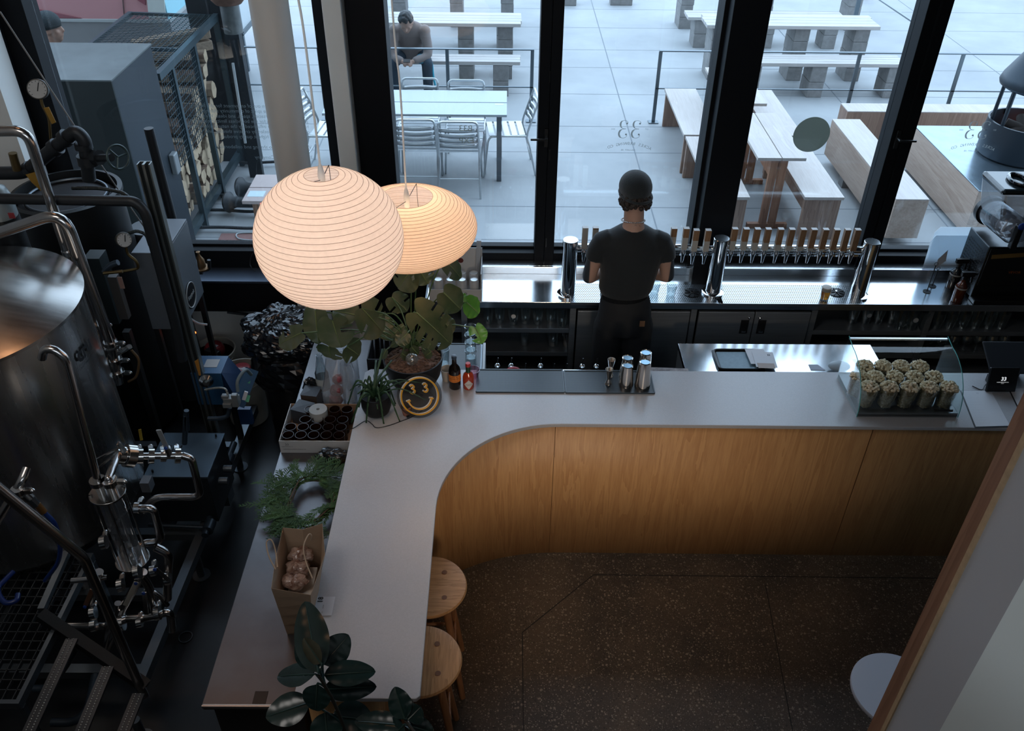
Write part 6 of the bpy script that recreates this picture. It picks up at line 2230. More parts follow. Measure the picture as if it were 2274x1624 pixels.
MB().cyl((q.x, q.y, ZS + .09), (q.x, q.y, ZS + .10), .0086, n=16).build('core', M('roll_core', (0.14, 0.13, 0.1), .8), t)
CUPM = glass('clear_plastic_cup', (0.93, 0.95, 0.97), 1.4, 0.08, 1.6, 0.05, haze=(.32, (.6, .63, .66)))
for (px, py, n_, dz_, lb, lean) in ((775, 862, 14, .0165, 'sleeve of stacked clear plastic cups, front of two', (-.02, -.03)), (782, 830, 15, .0165, 'sleeve of stacked clear plastic cups, behind its pair', (.03, .04))):
    q = Z(px, py, ZS + .10)
    t = thing('cup_stack', lb, 'stack of cups', (q.x, q.y, ZS), 'stacks of clear plastic cups')
    mb = MB()
    for k in range(n_):
        mb.cup([(0.040, 0), (0.0405, .003), (0.033, 0.060)] if k == n_ - 1 else [(0.040, 0), (0.0405, .003), (0.0385, 0.018)], (q.x, q.y, ZS + .0005 + k * dz_), 20)
    mb.build('cups', CUPM, t)['kind'] = 'stuff'
BAGC = glass('clear_bag_film', (0.88, 0.90, 0.92), 1.4, 0.12, 2.2, 0.05, haze=(.26, (.6, .6, .62)))
t = thing('clear_bag', 'clear plastic bag with something pink inside, by the cup stacks', 'plastic bag', (-.93, 3.78, ZS))
mb = MB().loft([((-.945, 3.75, ZS + .002), .06, .04, (1, 0, 0), (0, 1, 0)), ((-.94, 3.76, ZS + .10), .065, .045, (1, .2, 0), (0, 1, 0)), ((-.925, 3.80, ZS + .2), .06, .04, (1, .3, 0), (0, 1, 0)), ((-.92, 3.84, ZS + .29), .055, .035, (1, .4, 0), (0, 1, 0))], 14, cap=False)
mb.sm = [False] * len(mb.f)
mb.build('bag_film', BAGC, t)
PINKP = M('pink_packet', (0.42, 0.09, 0.11), 0.4, col2=(0.10, 0.03, 0.04), scale=12)
for i, (dx, dy, dz, r_) in enumerate(((0, -.01, .05, .038), (.01, .0, .11, .036), (.02, .02, .17, .03))):
    crumple((-.935 + dx, 3.76 + dy, ZS + dz), r_, (1, .8, 1.1), i + 9, .1, 14, 10).build('pink_contents', PINKP, t)
t = thing('glass_carafe', 'clear bottle standing left of the clear bag', 'bottle', (-1.02, 3.86, ZS))
MB().cup([(0.036, 0.0005), (0.038, .01), (.038, .16), (.018, .21), (.016, .27), (.019, .275), (.015, .27), (.035, .155), (.034, .01), (0, .008)], (-1.02, 3.86, ZS), 22).build('bottle', GLASSM, t)
MB().cup([(0.0388, 0.05), (.0388, .13)], (-1.02, 3.86, ZS), 22).build('pale_label', M('pale_label', (.5, .5, .47), .6, alpha=.9), t)
crumple((-1.085, 3.84, ZS + .066), 0.05, (.8, .6, 1.2), 5, .14).build('black_pouch', BAGB, tags=('glossy black pouch standing behind the dark cartons', 'pouch'))
# black utensil crate behind the plants
t = thing('utensil_crate', 'black plastic crate with jars, behind the small potted cactus', 'crate', (-.72, 4.1, ZS))
x0, x1, y0, y1 = -.785, -.60, 3.98, 4.30
for a in ((x0, x1, y0, y0 + .006), (x0, x1, y1 - .006, y1), (x0, x0 + .006, y0, y1), (x1 - .006, x1, y0, y1)):
    MB().bb(*a, ZS + .0005, ZS + .16).build('side', BLACKP, t)
MB().bb(x0, x1, y0, y1, ZS + .0004, ZS + .006).build('base', BLACKP, t)
for i in range(5):
    mb = MB().cyl((x0 + .03 + i * .03, 4.05 + .03 * (i % 2), ZS + .007), (x0 + .035 + i * .028, 4.10 + .03 * (i % 2), ZS + .24 + .02 * i), .0045, n=8)
    mb.ball((x0 + .035 + i * .028, 4.10 + .03 * (i % 2), ZS + .245 + .02 * i), .013, 10, 8, (1, .5, 1.4))
    mb.build('bar_spoon', STEEL, tags=('steel bar spoon standing in the black crate behind the plants', 'spoon', 'bar spoons in the black crate'))

# paper bag with cellophaned pastries
KB = M('kraft_paper', (0.40, 0.28, 0.19), 0.75, var=.06, scale=5, bump=.05, bscale=40)
pb = thing('paper_bag', 'open brown kraft paper bag of wrapped pastries on the side counter', 'paper bag', (-.85, 2.35, ZS))
bz, tz = ZS + 0.0005, 1.235
B4 = [Z(630, 1408, bz), Z(688, 1398, bz)]
Bb = [(-.905, 2.255), (-.80, 2.255), (-.80, 2.47), (-.905, 2.47)]
T4 = [Z(602, 1307, tz), Z(690, 1322, tz), Z(722, 1232, tz), Z(716, 1163, tz + .03), Z(672, 1176, tz + .035), Z(628, 1172, tz + .03), Z(612, 1240, tz)]
Bq = [Vector((-.905, 2.25, bz)), Vector((-.80, 2.25, bz)), Vector((-.79, 2.36, bz)), Vector((-.80, 2.47, bz)), Vector((-.85, 2.475, bz)), Vector((-.905, 2.47, bz)), Vector((-.915, 2.36, bz))]
n = 7
vs = []
for k in range(6):
    f_ = k / 5
    for i in range(n):
        p = Bq[i] * (1 - f_) + T4[i] * f_
        if i in (2, 6):
            p = p + Vector(((-.012 if i == 2 else .012) * math.sin(PI * f_), 0, 0))
        vs.append(p)
mb = MB().add(vs, [(k * n + i, k * n + (i + 1) % n, (k + 1) * n + (i + 1) % n, (k + 1) * n + i) for k in range(5) for i in range(n)] + [tuple(range(n))[::-1]])
mb.build('bag', KB, pb, solid=.0012)
for (pts, nm) in (([(612, 1265, tz), (597, 1235, tz + .03), (592, 1205, tz + .06), (603, 1200, tz + .07), (612, 1225, tz + .03), (616, 1260, tz)], 'l'), ([(694, 1285, tz + .02), (680, 1250, tz + .05), (674, 1215, tz + .09), (685, 1188, tz + .10), (692, 1190, tz + .09), (690, 1200, tz + .06)], 'r')):
    MB().tube(spline([Z(*p) for p in pts], 6), 0.0028, 7).build('twisted_handle', M('kraft_cord', (0.45, 0.33, 0.23), .8), pb)
PAST = M('glazed_pastry', (0.52, 0.40, 0.34), 0.2, col2=(0.15, 0.055, 0.03), scale=26, bump=1.0, bscale=60, coat=.9)
for i, (px, py, z_) in enumerate(((668, 1232, 1.16), (662, 1262, 1.15), (655, 1292, 1.14))):
    q = Z(px, py, z_)
    o = crumple(q, .044, (1.15, .85, .6), 20 + i, .16, 24, 16)
    o.sm = [True] * len(o.f)
    o.build('wrapped_pastry', PAST, tags=('cellophane wrapped glazed pastry in the paper bag, ' + ('farthest of three', 'middle of three', 'nearest of three')[i], 'pastry', 'wrapped pastries in the paper bag'))
mb = MB().bb(-.89, -.79, 2.27, 2.45, ZS + .004, ZS + .19)
mb.build('bag_filling', M('white_box_inside', (.5, .48, .45), .7), tags=('white pastry box low inside the paper bag', 'box'))

# table number card (the codes on it are left out)
cd = [Z(705, 1325, STT), Z(741, 1327, STT), Z(737, 1366, STT), Z(701, 1364, STT)]
t = thing('number_card', 'white card with the number 18 lying on the slab edge', 'card', sum(cd, Vector()) / 4)
mb = MB().bb(-.783, -.704, 2.246, 2.342, STT + .0005, STT + .003)
mb.build('card', PAPERW, t, bev=.002)
text_mb([('18', .030, (-.762, 2.325, STT + .0031), (0, 1, 0), (-1, 0, 0), 'CENTER', .001)]).build('number', M('card_ink', (0.02, .02, .02), .6), t)
text_mb([('ORDER', .006, (-.745, 2.29, STT + .0031), (0, 1, 0), (-1, 0, 0)), ('PAY', .006, (-.745, 2.262, STT + .0031), (0, 1, 0), (-1, 0, 0))]).build('small_print', M('card_ink_small', (0.05, .05, .05), .6), t)

# neon-style smiley sign leaning on the big pot
sg = thing('smiley_sign', 'round clear acrylic sign with a yellow smiling face whose eyes are 33', 'sign', (-.44, 3.56, STT))
SG = 1.30
c = Vector((-.446, 3.558, STT + .107))
tilt = Matrix.Rotation(R(-28), 3, 'X') @ Matrix.Rotation(R(0), 3, 'Y')
tilt = Matrix.Rotation(R(12), 3, 'Z') @ Matrix.Rotation(R(-30), 3, 'X')
F_ = lambda x, z, d=0.0: c + tilt @ Vector((x * SG, -d, z * SG))
nrm = tilt @ Vector((0, -1, 0))
MB().cyl(c, c + nrm * .004, .0905 * SG, n=56).build('acrylic_disc', glass('sign_acrylic', (.62, .62, .63), 1.45, .3, .05, .0, haze=(.1, (.08, .08, .08))), sg)
YEL = M('yellow_silicone', (0.80, 0.40, 0.03), 0.45)
WHT = M('white_silicone', (0.80, 0.80, 0.78), 0.45)
for nm, m_, d_, rr_ in (('white_tube', WHT, .007, 0.0042), ('yellow_tube', YEL, .0125, 0.0042)):
    F_ = (lambda x, z, d=0.0, o=(-.0028 if nm[0] == 'w' else .0012): c + tilt @ Vector((x * SG + o, -d, z * SG - o)))
    MB().tube([F_(.0745 * math.cos(a), .0745 * math.sin(a), d_) for a in [2 * PI * k / 56 for k in range(56)]], rr_, 8, closed=True).build(nm, m_, sg)
    sm_ = [F_(.047 * math.cos(a), -.006 + .047 * math.sin(a), d_) for a in [R(190) + R(160) * k / 24 for k in range(25)]]
    MB().tube(sm_, rr_, 8).build(nm, m_, sg)
    for e_, s_ in ((sm_[0], 1), (sm_[-1], -1)):
        MB().tube([e_ + tilt @ Vector((-.010, 0, -.002 * s_)), e_ + tilt @ Vector((.010, 0, .002 * s_))], rr_, 8).build(nm, m_, sg)
    for ex in (-.026, .026):
        pts = [(-.008, .013), (-.003, .018), (.005, .016), (.007, .009), (.001, .003), (-.001, .002), (.006, -.001), (.009, -.008), (.004, -.015), (-.004, -.015), (-.009, -.010)]
        MB().tube(spline([F_(ex + x, .030 + z, d_) for x, z in pts], 4), rr_ * .95, 8).build(nm, m_, sg)
MB().tube([F_(-.015, .028, .008), F_(.018, .032, .008)], .0009, 5).build('wire', WIRE, sg)
MB().tube(spline([F_(.035, .02, .008), F_(.05, .0, .008), F_(.07, -.02, .006)], 5), .0009, 5).build('wire', WIRE, sg)
q = [Z(905, 925, STT + .004), Z(925, 918, STT + .004)]
MB().tube(spline([Z(938, 912, STT + .006), Z(915, 926, STT + .003), Z(890, 936, STT + .003), Z(858, 947, STT + .003), Z(835, 950, STT + .003), Z(826, 942, STT + .003), Z(812, 935, STT + .004), Z(785, 951, STT + .003), Z(770, 955, STT - .03)], 7), .0022, 6).build('black_cable', BLACKP, tags=('thin black cable trailing from the smiley sign past the small pot', 'cable'))
MB().cyl(Z(903, 926, STT + .008), Z(925, 917, STT + .008), .006, n=10).build('cable_plug', BLACKP, tags=('black inline plug on the cable under the smiley sign', 'plug'))
MB().lathe([(0.022, .0005), (.03, .05), (.031, .06), (.027, .06), (.02, .01)], (-.515, 3.535, STT), 24).build('terracotta_pot', M('terracotta', (0.30, 0.12, 0.08), .8), tags=('little terracotta pot behind the smiley sign', 'pot'))

# ================================================================ STOOLS AND ROUND TABLE
def stool(label, x, y, m_, rz):
    t = thing('bar_stool', label, 'stool', (x, y, 0), 'round oak bar stools')
    MB().lathe([(0.0, .672), (.150, .672), (.174, .684), (.181, .698), (.176, .709), (.150, .7115), (0.0, .705)], (x, y, 0), 56).build('seat', m_, t)
    for k in range(4):
        a = rz + k * PI / 2
        p, q_ = Vector((x + .105 * math.cos(a), y + .105 * math.sin(a), .69)), Vector((x + .20 * math.cos(a), y + .20 * math.sin(a), 0.0))
        MB().cyl(q_, p - Vector((0, 0, .0)), .015, .0195, 14).build('leg', wood('stool_leg', (0.20, 0.085, 0.035), (0.32, 0.15, 0.07), 'Z', 1, .4, 5) if not bpy.data.materials.get('stool_leg') else bpy.data.materials['stool_leg'], t)
        MB().cyl((p.x, p.y, .7055), (p.x, p.y, .7112), .0125, n=18).build('tenon_peg', M('dark_peg', (0.17, 0.075, 0.035), .5) if not bpy.data.materials.get('dark_peg') else bpy.data.materials['dark_peg'], t)
    for k in range(4):
        a, b = rz + k * PI / 2, rz + (k + 1) * PI / 2
        zz = .30 if k % 2 else .26
        f_ = .20 - .095 * zz / .69
        MB().cyl((x + f_ * math.cos(a), y + f_ * math.sin(a), zz), (x + f_ * math.cos(b), y + f_ * math.sin(b), zz), .008, n=10).build('stretcher', bpy.data.materials['stool_leg'], t)


stool('round oak bar stool under the slab, the farther of two', -.352, 2.665, OAKS, R(48))
stool('round oak bar stool under the slab, the nearer of two', -.358, 2.262, OAKS2, R(50))
t = thing('side_table', 'small round pale table half hidden by the timber post', 'table', (1.72, 2.19, 0))
MB().lathe([(0.0, .577), (.19, .577), (.194, .582), (.194, .596), (.191, .60), (0.0, .60)], (1.725, 2.19, 0), 56).build('table_top', M('pale_blue_grey_top', (0.40, 0.42, 0.48), .5), t)
MB().cyl((1.725, 2.19, .03), (1.725, 2.19, .576), .02, n=16).build('stem', BLACK, t)
MB().lathe([(0.0, 0.0), (.16, 0.0), (.16, .01), (.02, .03)], (1.725, 2.19, 0), 32).build('base', BLACK, t)

# ================================================================ BREWERY, left side
struct(MB().bb(XL, -1.19, -3.0, 5.12, 0.0, 0.004), 'floor_brewery', M('wet_black_floor', (0.006, 0.007, 0.009), 0.35, var=.6, scale=4))
DKC = M('soot_black_steel', (0.008, 0.009, 0.010), 0.45, 0.2)
DKB = M('dark_blue_grey_steel', (0.09, 0.13, 0.17), 0.35, 0.6)
FRM = M('frame_steel', (0.13, 0.15, 0.17), 0.38, 0.8)
# main tank
tx, ty, tr_ = -2.55, 3.36, .565
tk = thing('brew_tank', 'tall brushed stainless brewing tank with a shallow cone lid', 'tank', (tx, ty, .3))
MB().cup([(.35, .44), (.52, .53), (.575, .62), (tr_, .66), (tr_ - .01, 1.775)], (tx, ty, 0), 72).build('shell', TANK, tk)
MB().lathe([(tr_ - .012, 1.7755), (tr_ + .012, 1.785), (tr_ + .012, 1.80), (tr_ - .02, 1.812), (.12, 1.93), (.0, 1.935)], (tx, ty, 0), 72).build('lid', TANKTOP, tk)
for k in range(4):
    a = R(45 + 90 * k)
    MB().cyl((tx + .42 * math.cos(a), ty + .42 * math.sin(a), .13), (tx + .42 * math.cos(a), ty + .42 * math.sin(a), .47), .03, n=14).build('leg', TANK, tk)
# logo wrapped on the shell
def onshell(px, py, r_=tr_ + .0015):
    d = ray(px, py)
    o = Vector((0, 0, CAMZ))
    a = d.x ** 2 + d.y ** 2
    b = 2 * (d.x * (o.x - tx) + d.y * (o.y - ty))
    c_ = (o.x - tx) ** 2 + (o.y - ty) ** 2 - r_ * r_
    t = (-b - math.sqrt(max(0, b * b - 4 * a * c_))) / (2 * a)
    return o + d * t
base = text_mb([('cru', .105, (0, 0, 0), (1, 0, 0), (0, 1, 0), 'CENTER', .004), ('CRAFT BREW SYSTEMS', .016, (0, -.062, 0), (1, 0, 0), (0, 1, 0))])
pL = onshell(188, 776)
aL = math.atan2(pL.y - ty, pL.x - tx)
bm2 = MB()
bm2.v = [(tx + (tr_ + .0015) * math.cos(aL + v[0] / tr_), ty + (tr_ + .0015) * math.sin(aL + v[0] / tr_), pL.z + v[1]) for v in base.v]
bm2.f, bm2.sm = base.f, base.sm
bm2.build('lettering', M('logo_black', (0.012, .012, .014), .5), tk)

CL = M('clamp_steel', (0.55, 0.54, 0.53), 0.18, 1.0)


def clamp(mb, p, d_, r=.032):
    d_ = Vector(d_).normalized()
    p = Vector(p)
    mb.cyl(p - d_ * .012, p + d_ * .012, r, n=20)
    a, b = frame(d_)
    mb.bar(p + a * r, p + a * (r + .03), .02, .018)
    mb.ball(p + a * (r + .032), .011, 10, 6)
    return mb


def pipe(label, pts, r=.0255, clamps=(), mat=PIPE, cat='pipe', group='sanitary brewing pipes', bendr=.07, name='steel_pipe', parent=None):
    P_ = bend(pts, bendr, 7)
    t = thing(name, label, cat, P_[0], group) if parent is None else parent
    MB().tube(P_, r, 18).build('tube', mat, t)
    for (p, d_) in clamps:
        clamp(MB(), p, d_, r + .009).build('clamp', CL, t)
    return t


V = Vector
# two tall pipes on the right of the tank
q1 = Y(150, 560, 3.95)
a1 = Y(-30, 292, 3.95)
pipe('stainless pipe bending down from the upper left edge, behind its pair', [a1, Y(60, 290, 3.95), V((Y(60, 290, 3.95).x + .03, 3.95, 0)) if 0 else Y(160, 590, 3.95), Y(238, 800, 3.95)], .0255, ((Y(153, 560, 3.95), (0, 0, 1)), (Y(218, 722, 3.95), (0, 0, 1))))
pipe('stainless pipe looping in front of its pair, down beside the tank', [Y(-40, 530, 3.82), Y(140, 470, 3.82), Y(248, 765, 3.82)], .0285, ((Y(246, 762, 3.82), (0, 0, 1)),), bendr=.12)
t = thing('ball_valve', 'stainless valve cluster with a yellow wired handle at the foot of the tall pipe', 'valve', Y(262, 800, 3.82))
mb = MB().cyl(Y(248, 772, 3.82), Y(262, 850, 3.82), .03, n=18)
mb.build('body', CL, t)
for py_ in (775, 800, 828):
    clamp(MB(), Y(250 + (py_ - 775) * .18, py_, 3.82), (0, 0, 1), .042).build('clamp', CL, t)
MB().cyl(Y(262, 785, 3.80), Y(288, 770, 3.76), .014, n=12).build('outlet', CL, t)
MB().tube(spline([Y(292, 778, 3.8), Y(308, 800, 3.8), Y(303, 835, 3.8), Y(285, 848, 3.8)], 6), .007, 8).build('handle', M('dull_gold_handle', (0.10, 0.055, 0.02), .5), t)
# J pipe in front of the tank and down to the sight glass
jx = Y(243, 1085, 2.72)
# sight glass
sgx, sgy = -1.262, 2.70
c0 = Y(243, 1095, 2.70)
c1 = Y(291, 1243, 2.70)
sgx = (c0.x + c1.x) / 2
zt_, zb_ = c0.z, c1.z
t = thing('sight_glass', 'clear cylindrical sight glass between two steel discs, on tie rods', 'sight glass', (sgx, 2.70, zb_ - .02))
for z_ in (zt_, zb_):
    MB().cyl((sgx, 2.70, z_ - .005), (sgx, 2.70, z_ + .005), .076, n=48).build('end_plate', CL, t, bev=.001)
MB().cup([(.050, zb_ + .0055), (.050, zt_ - .0055)], (sgx, 2.70, 0), 36).build('tube', glass('cloudy_sight_tube', (.80, .82, .84), 1.45, .05, 2.0, .05, haze=(.10, (.4, .42, .45))), t)
MB().cyl((sgx - .01, 2.70, zb_ + .006), (sgx - .01, 2.70, zb_ + .09), .022, n=20).build('inner_tube', CL, t)
for k in range(4):
    a = R(20 + 90 * k)
    x_, y_ = sgx + .066 * math.cos(a), 2.70 + .066 * math.sin(a)
    MB().cyl((x_, y_, zb_ + .0055), (x_, y_, zt_ - .0055), .0045, n=10).build('tie_rod', CL, t)
    MB().cyl((x_, y_, zt_ + .0055), (x_, y_, zt_ + .016), .008, n=6).build('nut', CL, t)
for dx in (-.024, .026):
    MB().cyl((sgx + dx, 2.70, zt_ + .0055), (sgx + dx, 2.70, zt_ + .06), .0185, n=18).build('ferrule', CL, t)
    clamp(MB(), (sgx + dx, 2.70, zt_ + .068), (0, 0, 1), .034).build('clamp', CL, t)
pipe('slim pipe with a hooked top standing in front of the tank', [Y(93, 796, 2.70), Y(97, 776, 2.70), Y(118, 775, 2.70), Y(146, 795, 2.70), V((sgx - .024, 2.70, zt_ + .06))], .0165, (), bendr=.06)
# elbow up to butterfly valve and ball valve, then the loop down
va = V((sgx + .026, 2.70, zt_ + .08))
vb = Y(262, 1010, 2.85)
pipe('short steel elbow rising from the sight glass to the butterfly valve', [va, V((va.x, 2.70, vb.z)), vb], .0175, (), bendr=.045)
t = thing('butterfly_valve', 'butterfly valve with a long pierced steel lever above the sight glass', 'valve', vb)
dd = (Y(375, 1020, 2.95) - Y(270, 1010, 2.85)).normalized()
MB().cyl(vb, vb + dd * .03, .04, n=28).build('body', CL, t)
MB().cyl(vb + dd * .032, vb + dd * .07, .052, n=28).build('flange', CL, t)
lv = [Y(213, 1027, 2.80), Y(268, 985, 2.80), Y(276, 1000, 2.80), Y(228, 1048, 2.80)]
mb = MB().bar(Y(213, 1022, 2.8), Y(268, 992, 2.8), .012, .008).bar(Y(218, 1040, 2.8), Y(265, 1000, 2.8), .012, .008).bar(Y(262, 985, 2.8), Y(278, 1004, 2.8), .022, .01)
mb.build('lever', CL, t)
t = thing('ball_valve', 'clamped inline ball valve with an upright flat handle over the steel box', 'valve', Y(340, 1020, 2.92))
pa, pb_ = vb + dd * .072, Y(405, 1012, 2.95)
MB().cyl(pa, pb_, .0165, n=16).build('body', CL, t)
L_ = (pb_ - pa)
for f_ in (.12, .35, .6, .9):
    clamp(MB(), pa + L_ * f_, L_, .036 if f_ != .6 else .028).build('clamp', CL, t)
st_ = pa + L_ * .72
MB().cyl(st_, st_ + V((0, 0, .05)), .016, n=14).build('valve_stem', CL, t)
MB().bar(st_ + V((0, 0, .05)), st_ + V((-.012, 0, .155)), .022, .006).build('handle', M('pale_lever', (.6, .62, .63), .3, .8), t)
MB().cyl(st_ + V((0, -.006, .055)), st_ + V((0, -.012, .055)), .008, n=12).build('blue_cap', M('blue_cap', (.01, .05, .25), .4), t)
e0 = Y(405, 1012, 2.95)
pipe('stainless pipe looping down in front of the steel box', [e0, Y(425, 1018, 2.95), Y(447, 1104, 2.95), Y(345, 1104, 2.95), Y(318, 1135, 2.95)], .0175, (), bendr=.05)
pipe('stainless pipe looping down right of the sight glass', [Y(305, 1130, 2.82), Y(340, 1128, 2.82), Y(360, 1205, 2.82), Y(312, 1205, 2.82), Y(303, 1262, 2.68)], .0185, ((Y(306, 1128, 2.82), (1, 0, 0)),), bendr=.05)
# valve manifold below the sight glass
zm_ = .45
t = thing('valve_manifold', 'dark tangle of clamped pipes and valves below the sight glass', 'valve manifold', Y(290, 1330, 2.7))
for pts, r_ in (([(150, 1390), (235, 1390)], .018), ([(300, 1262), (330, 1300), (345, 1360)], .02), ([(345, 1215), (375, 1230), (372, 1290), (372, 1330)], .02), ([(160, 1290), (240, 1282)], .014),
                ([(250, 1390), (285, 1330), (318, 1270)], .02), ([(200, 1620), (240, 1400), (270, 1350)], .02), ([(235, 1450), (262, 1380), (262, 1340)], .016), ([(200, 1340), (215, 1300), (220, 1270)], .02),
                ([(282, 1375), (330, 1372), (378, 1358), (382, 1400)], .02), ([(320, 1310), (350, 1318), (372, 1345)], .012)):
    MB().tube(bend([Y(x, y, 2.66) for x, y in pts], .04, 5), r_, 14).build('tube', PIPE, t)
for (x, y, r_) in ((207, 1362, .03), (305, 1270, .036), (350, 1362, .034), (270, 1385, .036), (310, 1383, .024), (340, 1268, .024), (268, 1300, .03), (208, 1390, .028), (372, 1285, .03), (230, 1205, .03)):
    clamp(MB(), Y(x, y, 2.62), (1, .2, .1), r_).build('clamp', CL, t)
PALEL = M('pale_lever2', (.62, .60, .54), .35, .5)
for (x0, y0, x1, y1, m_) in ((303, 1293, 278, 1345, PALEL), (320, 1315, 325, 1365, CL), (190, 1345, 205, 1310, M('rusty_lever', (.25, .13, .08), .4, .7)), (345, 1262, 375, 1290, CL)):
    a_, b_ = Y(x0, y0, 2.58), Y(x1, y1, 2.58)
    o = MB().bar(a_, b_, .022, .006, (0, 1, 0)).build('lever', m_, t, bev=.002)
    MB().cyl(a_ + V((0, -.006, 0)), a_ + V((0, -.012, 0)), .008, n=12).build('blue_cap', M('blue_cap2', (.01, .05, .25), .4), o)
# boiler behind
bl = thing('kettle', 'wide black kettle with a dark lid behind the tank', 'kettle', (-2.55, 4.55, 0))
bc_ = Z(147, 428, 1.72)
MB().cup([(.29, .05), (.30, .3), (.30, 1.70), (.312, 1.705), (.312, 1.73), (.285, 1.735), (.28, 1.68)], (bc_.x, bc_.y, 0), 56).build('shell', DKC, bl)
MB().lathe([(0.0, 1.70), (.21, 1.69), (.24, 1.70), (.25, 1.69), (.279, 1.67)], (bc_.x, bc_.y, 0), 56).build('lid', M('kettle_lid', (0.055, .052, .055), .4, .7), bl)
MB().tube([V((bc_.x, bc_.y, 1.705)) + V((.225 * math.cos(a), .225 * math.sin(a), 0)) for a in [2 * PI * k / 48 for k in range(48)]], .008, 6, closed=True).build('lid_ring', FRM, bl)
for k in range(3):
    a = R(90 + 120 * k)
    MB().cyl((bc_.x + .2 * math.cos(a), bc_.y + .2 * math.sin(a), .005), (bc_.x + .2 * math.cos(a), bc_.y + .2 * math.sin(a), .06), .03, n=12).build('foot', DKC, bl)
b2 = Z(290, 470, 1.35)
MB().lathe([(.12, .006), (.13, .05), (.13, 1.33), (.115, 1.352), (0.0, 1.36)], (-2.29, 5.0, 0), 48).build('round_vessel', M('grey_lid_vessel', (0.07, .075, .08), .45, .4), tags=('round dark vessel with a grey top beyond the black kettle', 'vessel'))
# black iron gas pipe work
t = thing('iron_pipework', 'heavy black iron pipe with elbows, a gauge tee and a hand wheel valve', 'pipe', Y(90, 340, 4.5))
YP = 4.45
def PP(x, y, dy=0.0):
    return Y(x, y, YP + dy)
MB().tube(bend([PP(-20, 385), PP(55, 384), PP(120, 330), PP(168, 290), PP(188, 310), PP(198, 400)], .05, 5), .036, 16).build('pipe', IRON, t)
for (a_, b_) in (((62, 380), (70, 374)), ((118, 332), (128, 324)), ((141, 311), (150, 303)), ((184, 318), (187, 330))):
    MB().cyl(PP(*a_), PP(*b_), .046, n=18).build('collar', IRON, t)
MB().cyl(PP(193, 345), PP(198, 365), .055, n=18).build('valve_body', IRON, t)
MB().cyl(PP(200, 352), PP(248, 350, -.1), .02, n=14).cyl(PP(205, 350), PP(222, 350, -.03), .042, n=8).build('valve_bonnet', IRON, t)
hw = PP(262, 349, -.12)
ax_ = (PP(248, 350, -.1) - PP(200, 352)).normalized()
ua, ub = frame(ax_)
o = MB().tube([hw + ua * (.062 * math.cos(a)) + ub * (.062 * math.sin(a)) for a in [2 * PI * k / 28 for k in range(28)]], .006, 8, closed=True)
for k in range(3):
    a = 2 * PI * k / 3
    o.cyl(hw, hw + ua * (.062 * math.cos(a)) + ub * (.062 * math.sin(a)), .005, n=8)
o.build('hand_wheel', M('green_grey_wheel', (.05, .075, .075), .4, .5), t)
pipe('black iron pipe crossing in front of the kettle and turning down', [Y(-20, 441, 4.0), Y(300, 447, 4.0), Y(322, 470, 4.0), Y(392, 730, 4.0), Y(405, 800, 4.0)], .027, (), IRON, 'pipe', None, .09, 'iron_pipe')
pipe('vertical black iron pipe dropping past the window corner', [Y(330, 285, 4.95), Y(408, 585, 4.95)], .028, (), IRON, 'pipe', None, .09, 'iron_pipe')
# dial gauges
DIAL = M('gauge_face', (0.42, 0.42, 0.41), .5)
def gauge(label, px, py, yy, r_, aim=(0.25, -1, .35), stem=None):
    c = Y(px, py, yy)
    d_ = V(aim).normalized()
    t = thing('pressure_gauge', label, 'gauge', c)
    MB().cyl(c - d_ * .022, c + d_ * .012, r_, n=36).build('case', M('gauge_case', (.10, .095, .085), .35, .8) if not bpy.data.materials.get('gauge_case') else bpy.data.materials['gauge_case'], t, bev=.003)
    MB().cyl(c + d_ * .0122, c + d_ * .0135, r_ * .88, n=36).build('dial', DIAL, t)
    a, b = frame(d_)
    MB().bar(c + d_ * .015 - b * r_ * .2, c + d_ * .015 + a * r_ * .25 + b * r_ * .6, .004, .002, d_).build('needle', BLACK, t)
    mb = MB()
    for k in range(11):
        an = R(-40 + 26 * k)
        mb.bar(c + d_ * .0142 + a * (r_ * .7 * math.cos(an)) + b * (r_ * .7 * math.sin(an)), c + d_ * .0142 + a * (r_ * .82 * math.cos(an)) + b * (r_ * .82 * math.sin(an)), .0025, .001, d_)
    mb.build('tick_marks', BLACK, t)['kind'] = 'stuff'
    if stem:
        MB().tube(spline([c - V((0, 0, r_)), *[Y(*s, yy) for s in stem]], 5), .008, 8).build('stem', M('brass', (.18, .12, .05), .35, .9) if not bpy.data.materials.get('brass') else bpy.data.materials['brass'], t)
    return t


gauge('large round dial gauge with a pale face below the window corner frame', 84, 198, 4.55, .052, stem=[(95, 235), (108, 262), (112, 300), (115, 330)])
gauge('smaller chrome dial gauge left of the grey control cabinet', 275, 533, 4.2, .042, (.8, -1, .4), stem=[(285, 565), (302, 580), (306, 595), (290, 600), (272, 603)])
MB().prismd([Y(97, 240, 4.5), Y(108, 238, 4.5), Y(124, 272, 4.5), Y(115, 276, 4.5)], (0, .004, 0)).build('yellow_tag', M('yellow_tag', (.30, .16, .02), .6), tags=('yellow tag hanging under the large dial gauge', 'tag', 'yellow tags on the pipework'))
MB().prismd([Y(57, 388, 4.40), Y(80, 382, 4.40), Y(83, 392, 4.40), Y(97, 428, 4.40), Y(88, 422, 4.40), Y(70, 405, 4.40)], (0, .004, 0)).build('yellow_tag', M('yellow_tag2', (.32, .17, .02), .6), tags=('yellow tag hanging from the thick black pipe at the left', 'tag', 'yellow tags on the pipework'))
MB().prismd([Y(307, 955, 3.5), Y(313, 954, 3.5), Y(317, 978, 3.5), Y(311, 979, 3.5)], (0, .004, 0)).build('yellow_tag', M('yellow_tag3', (.35, .25, .03), .6), tk)
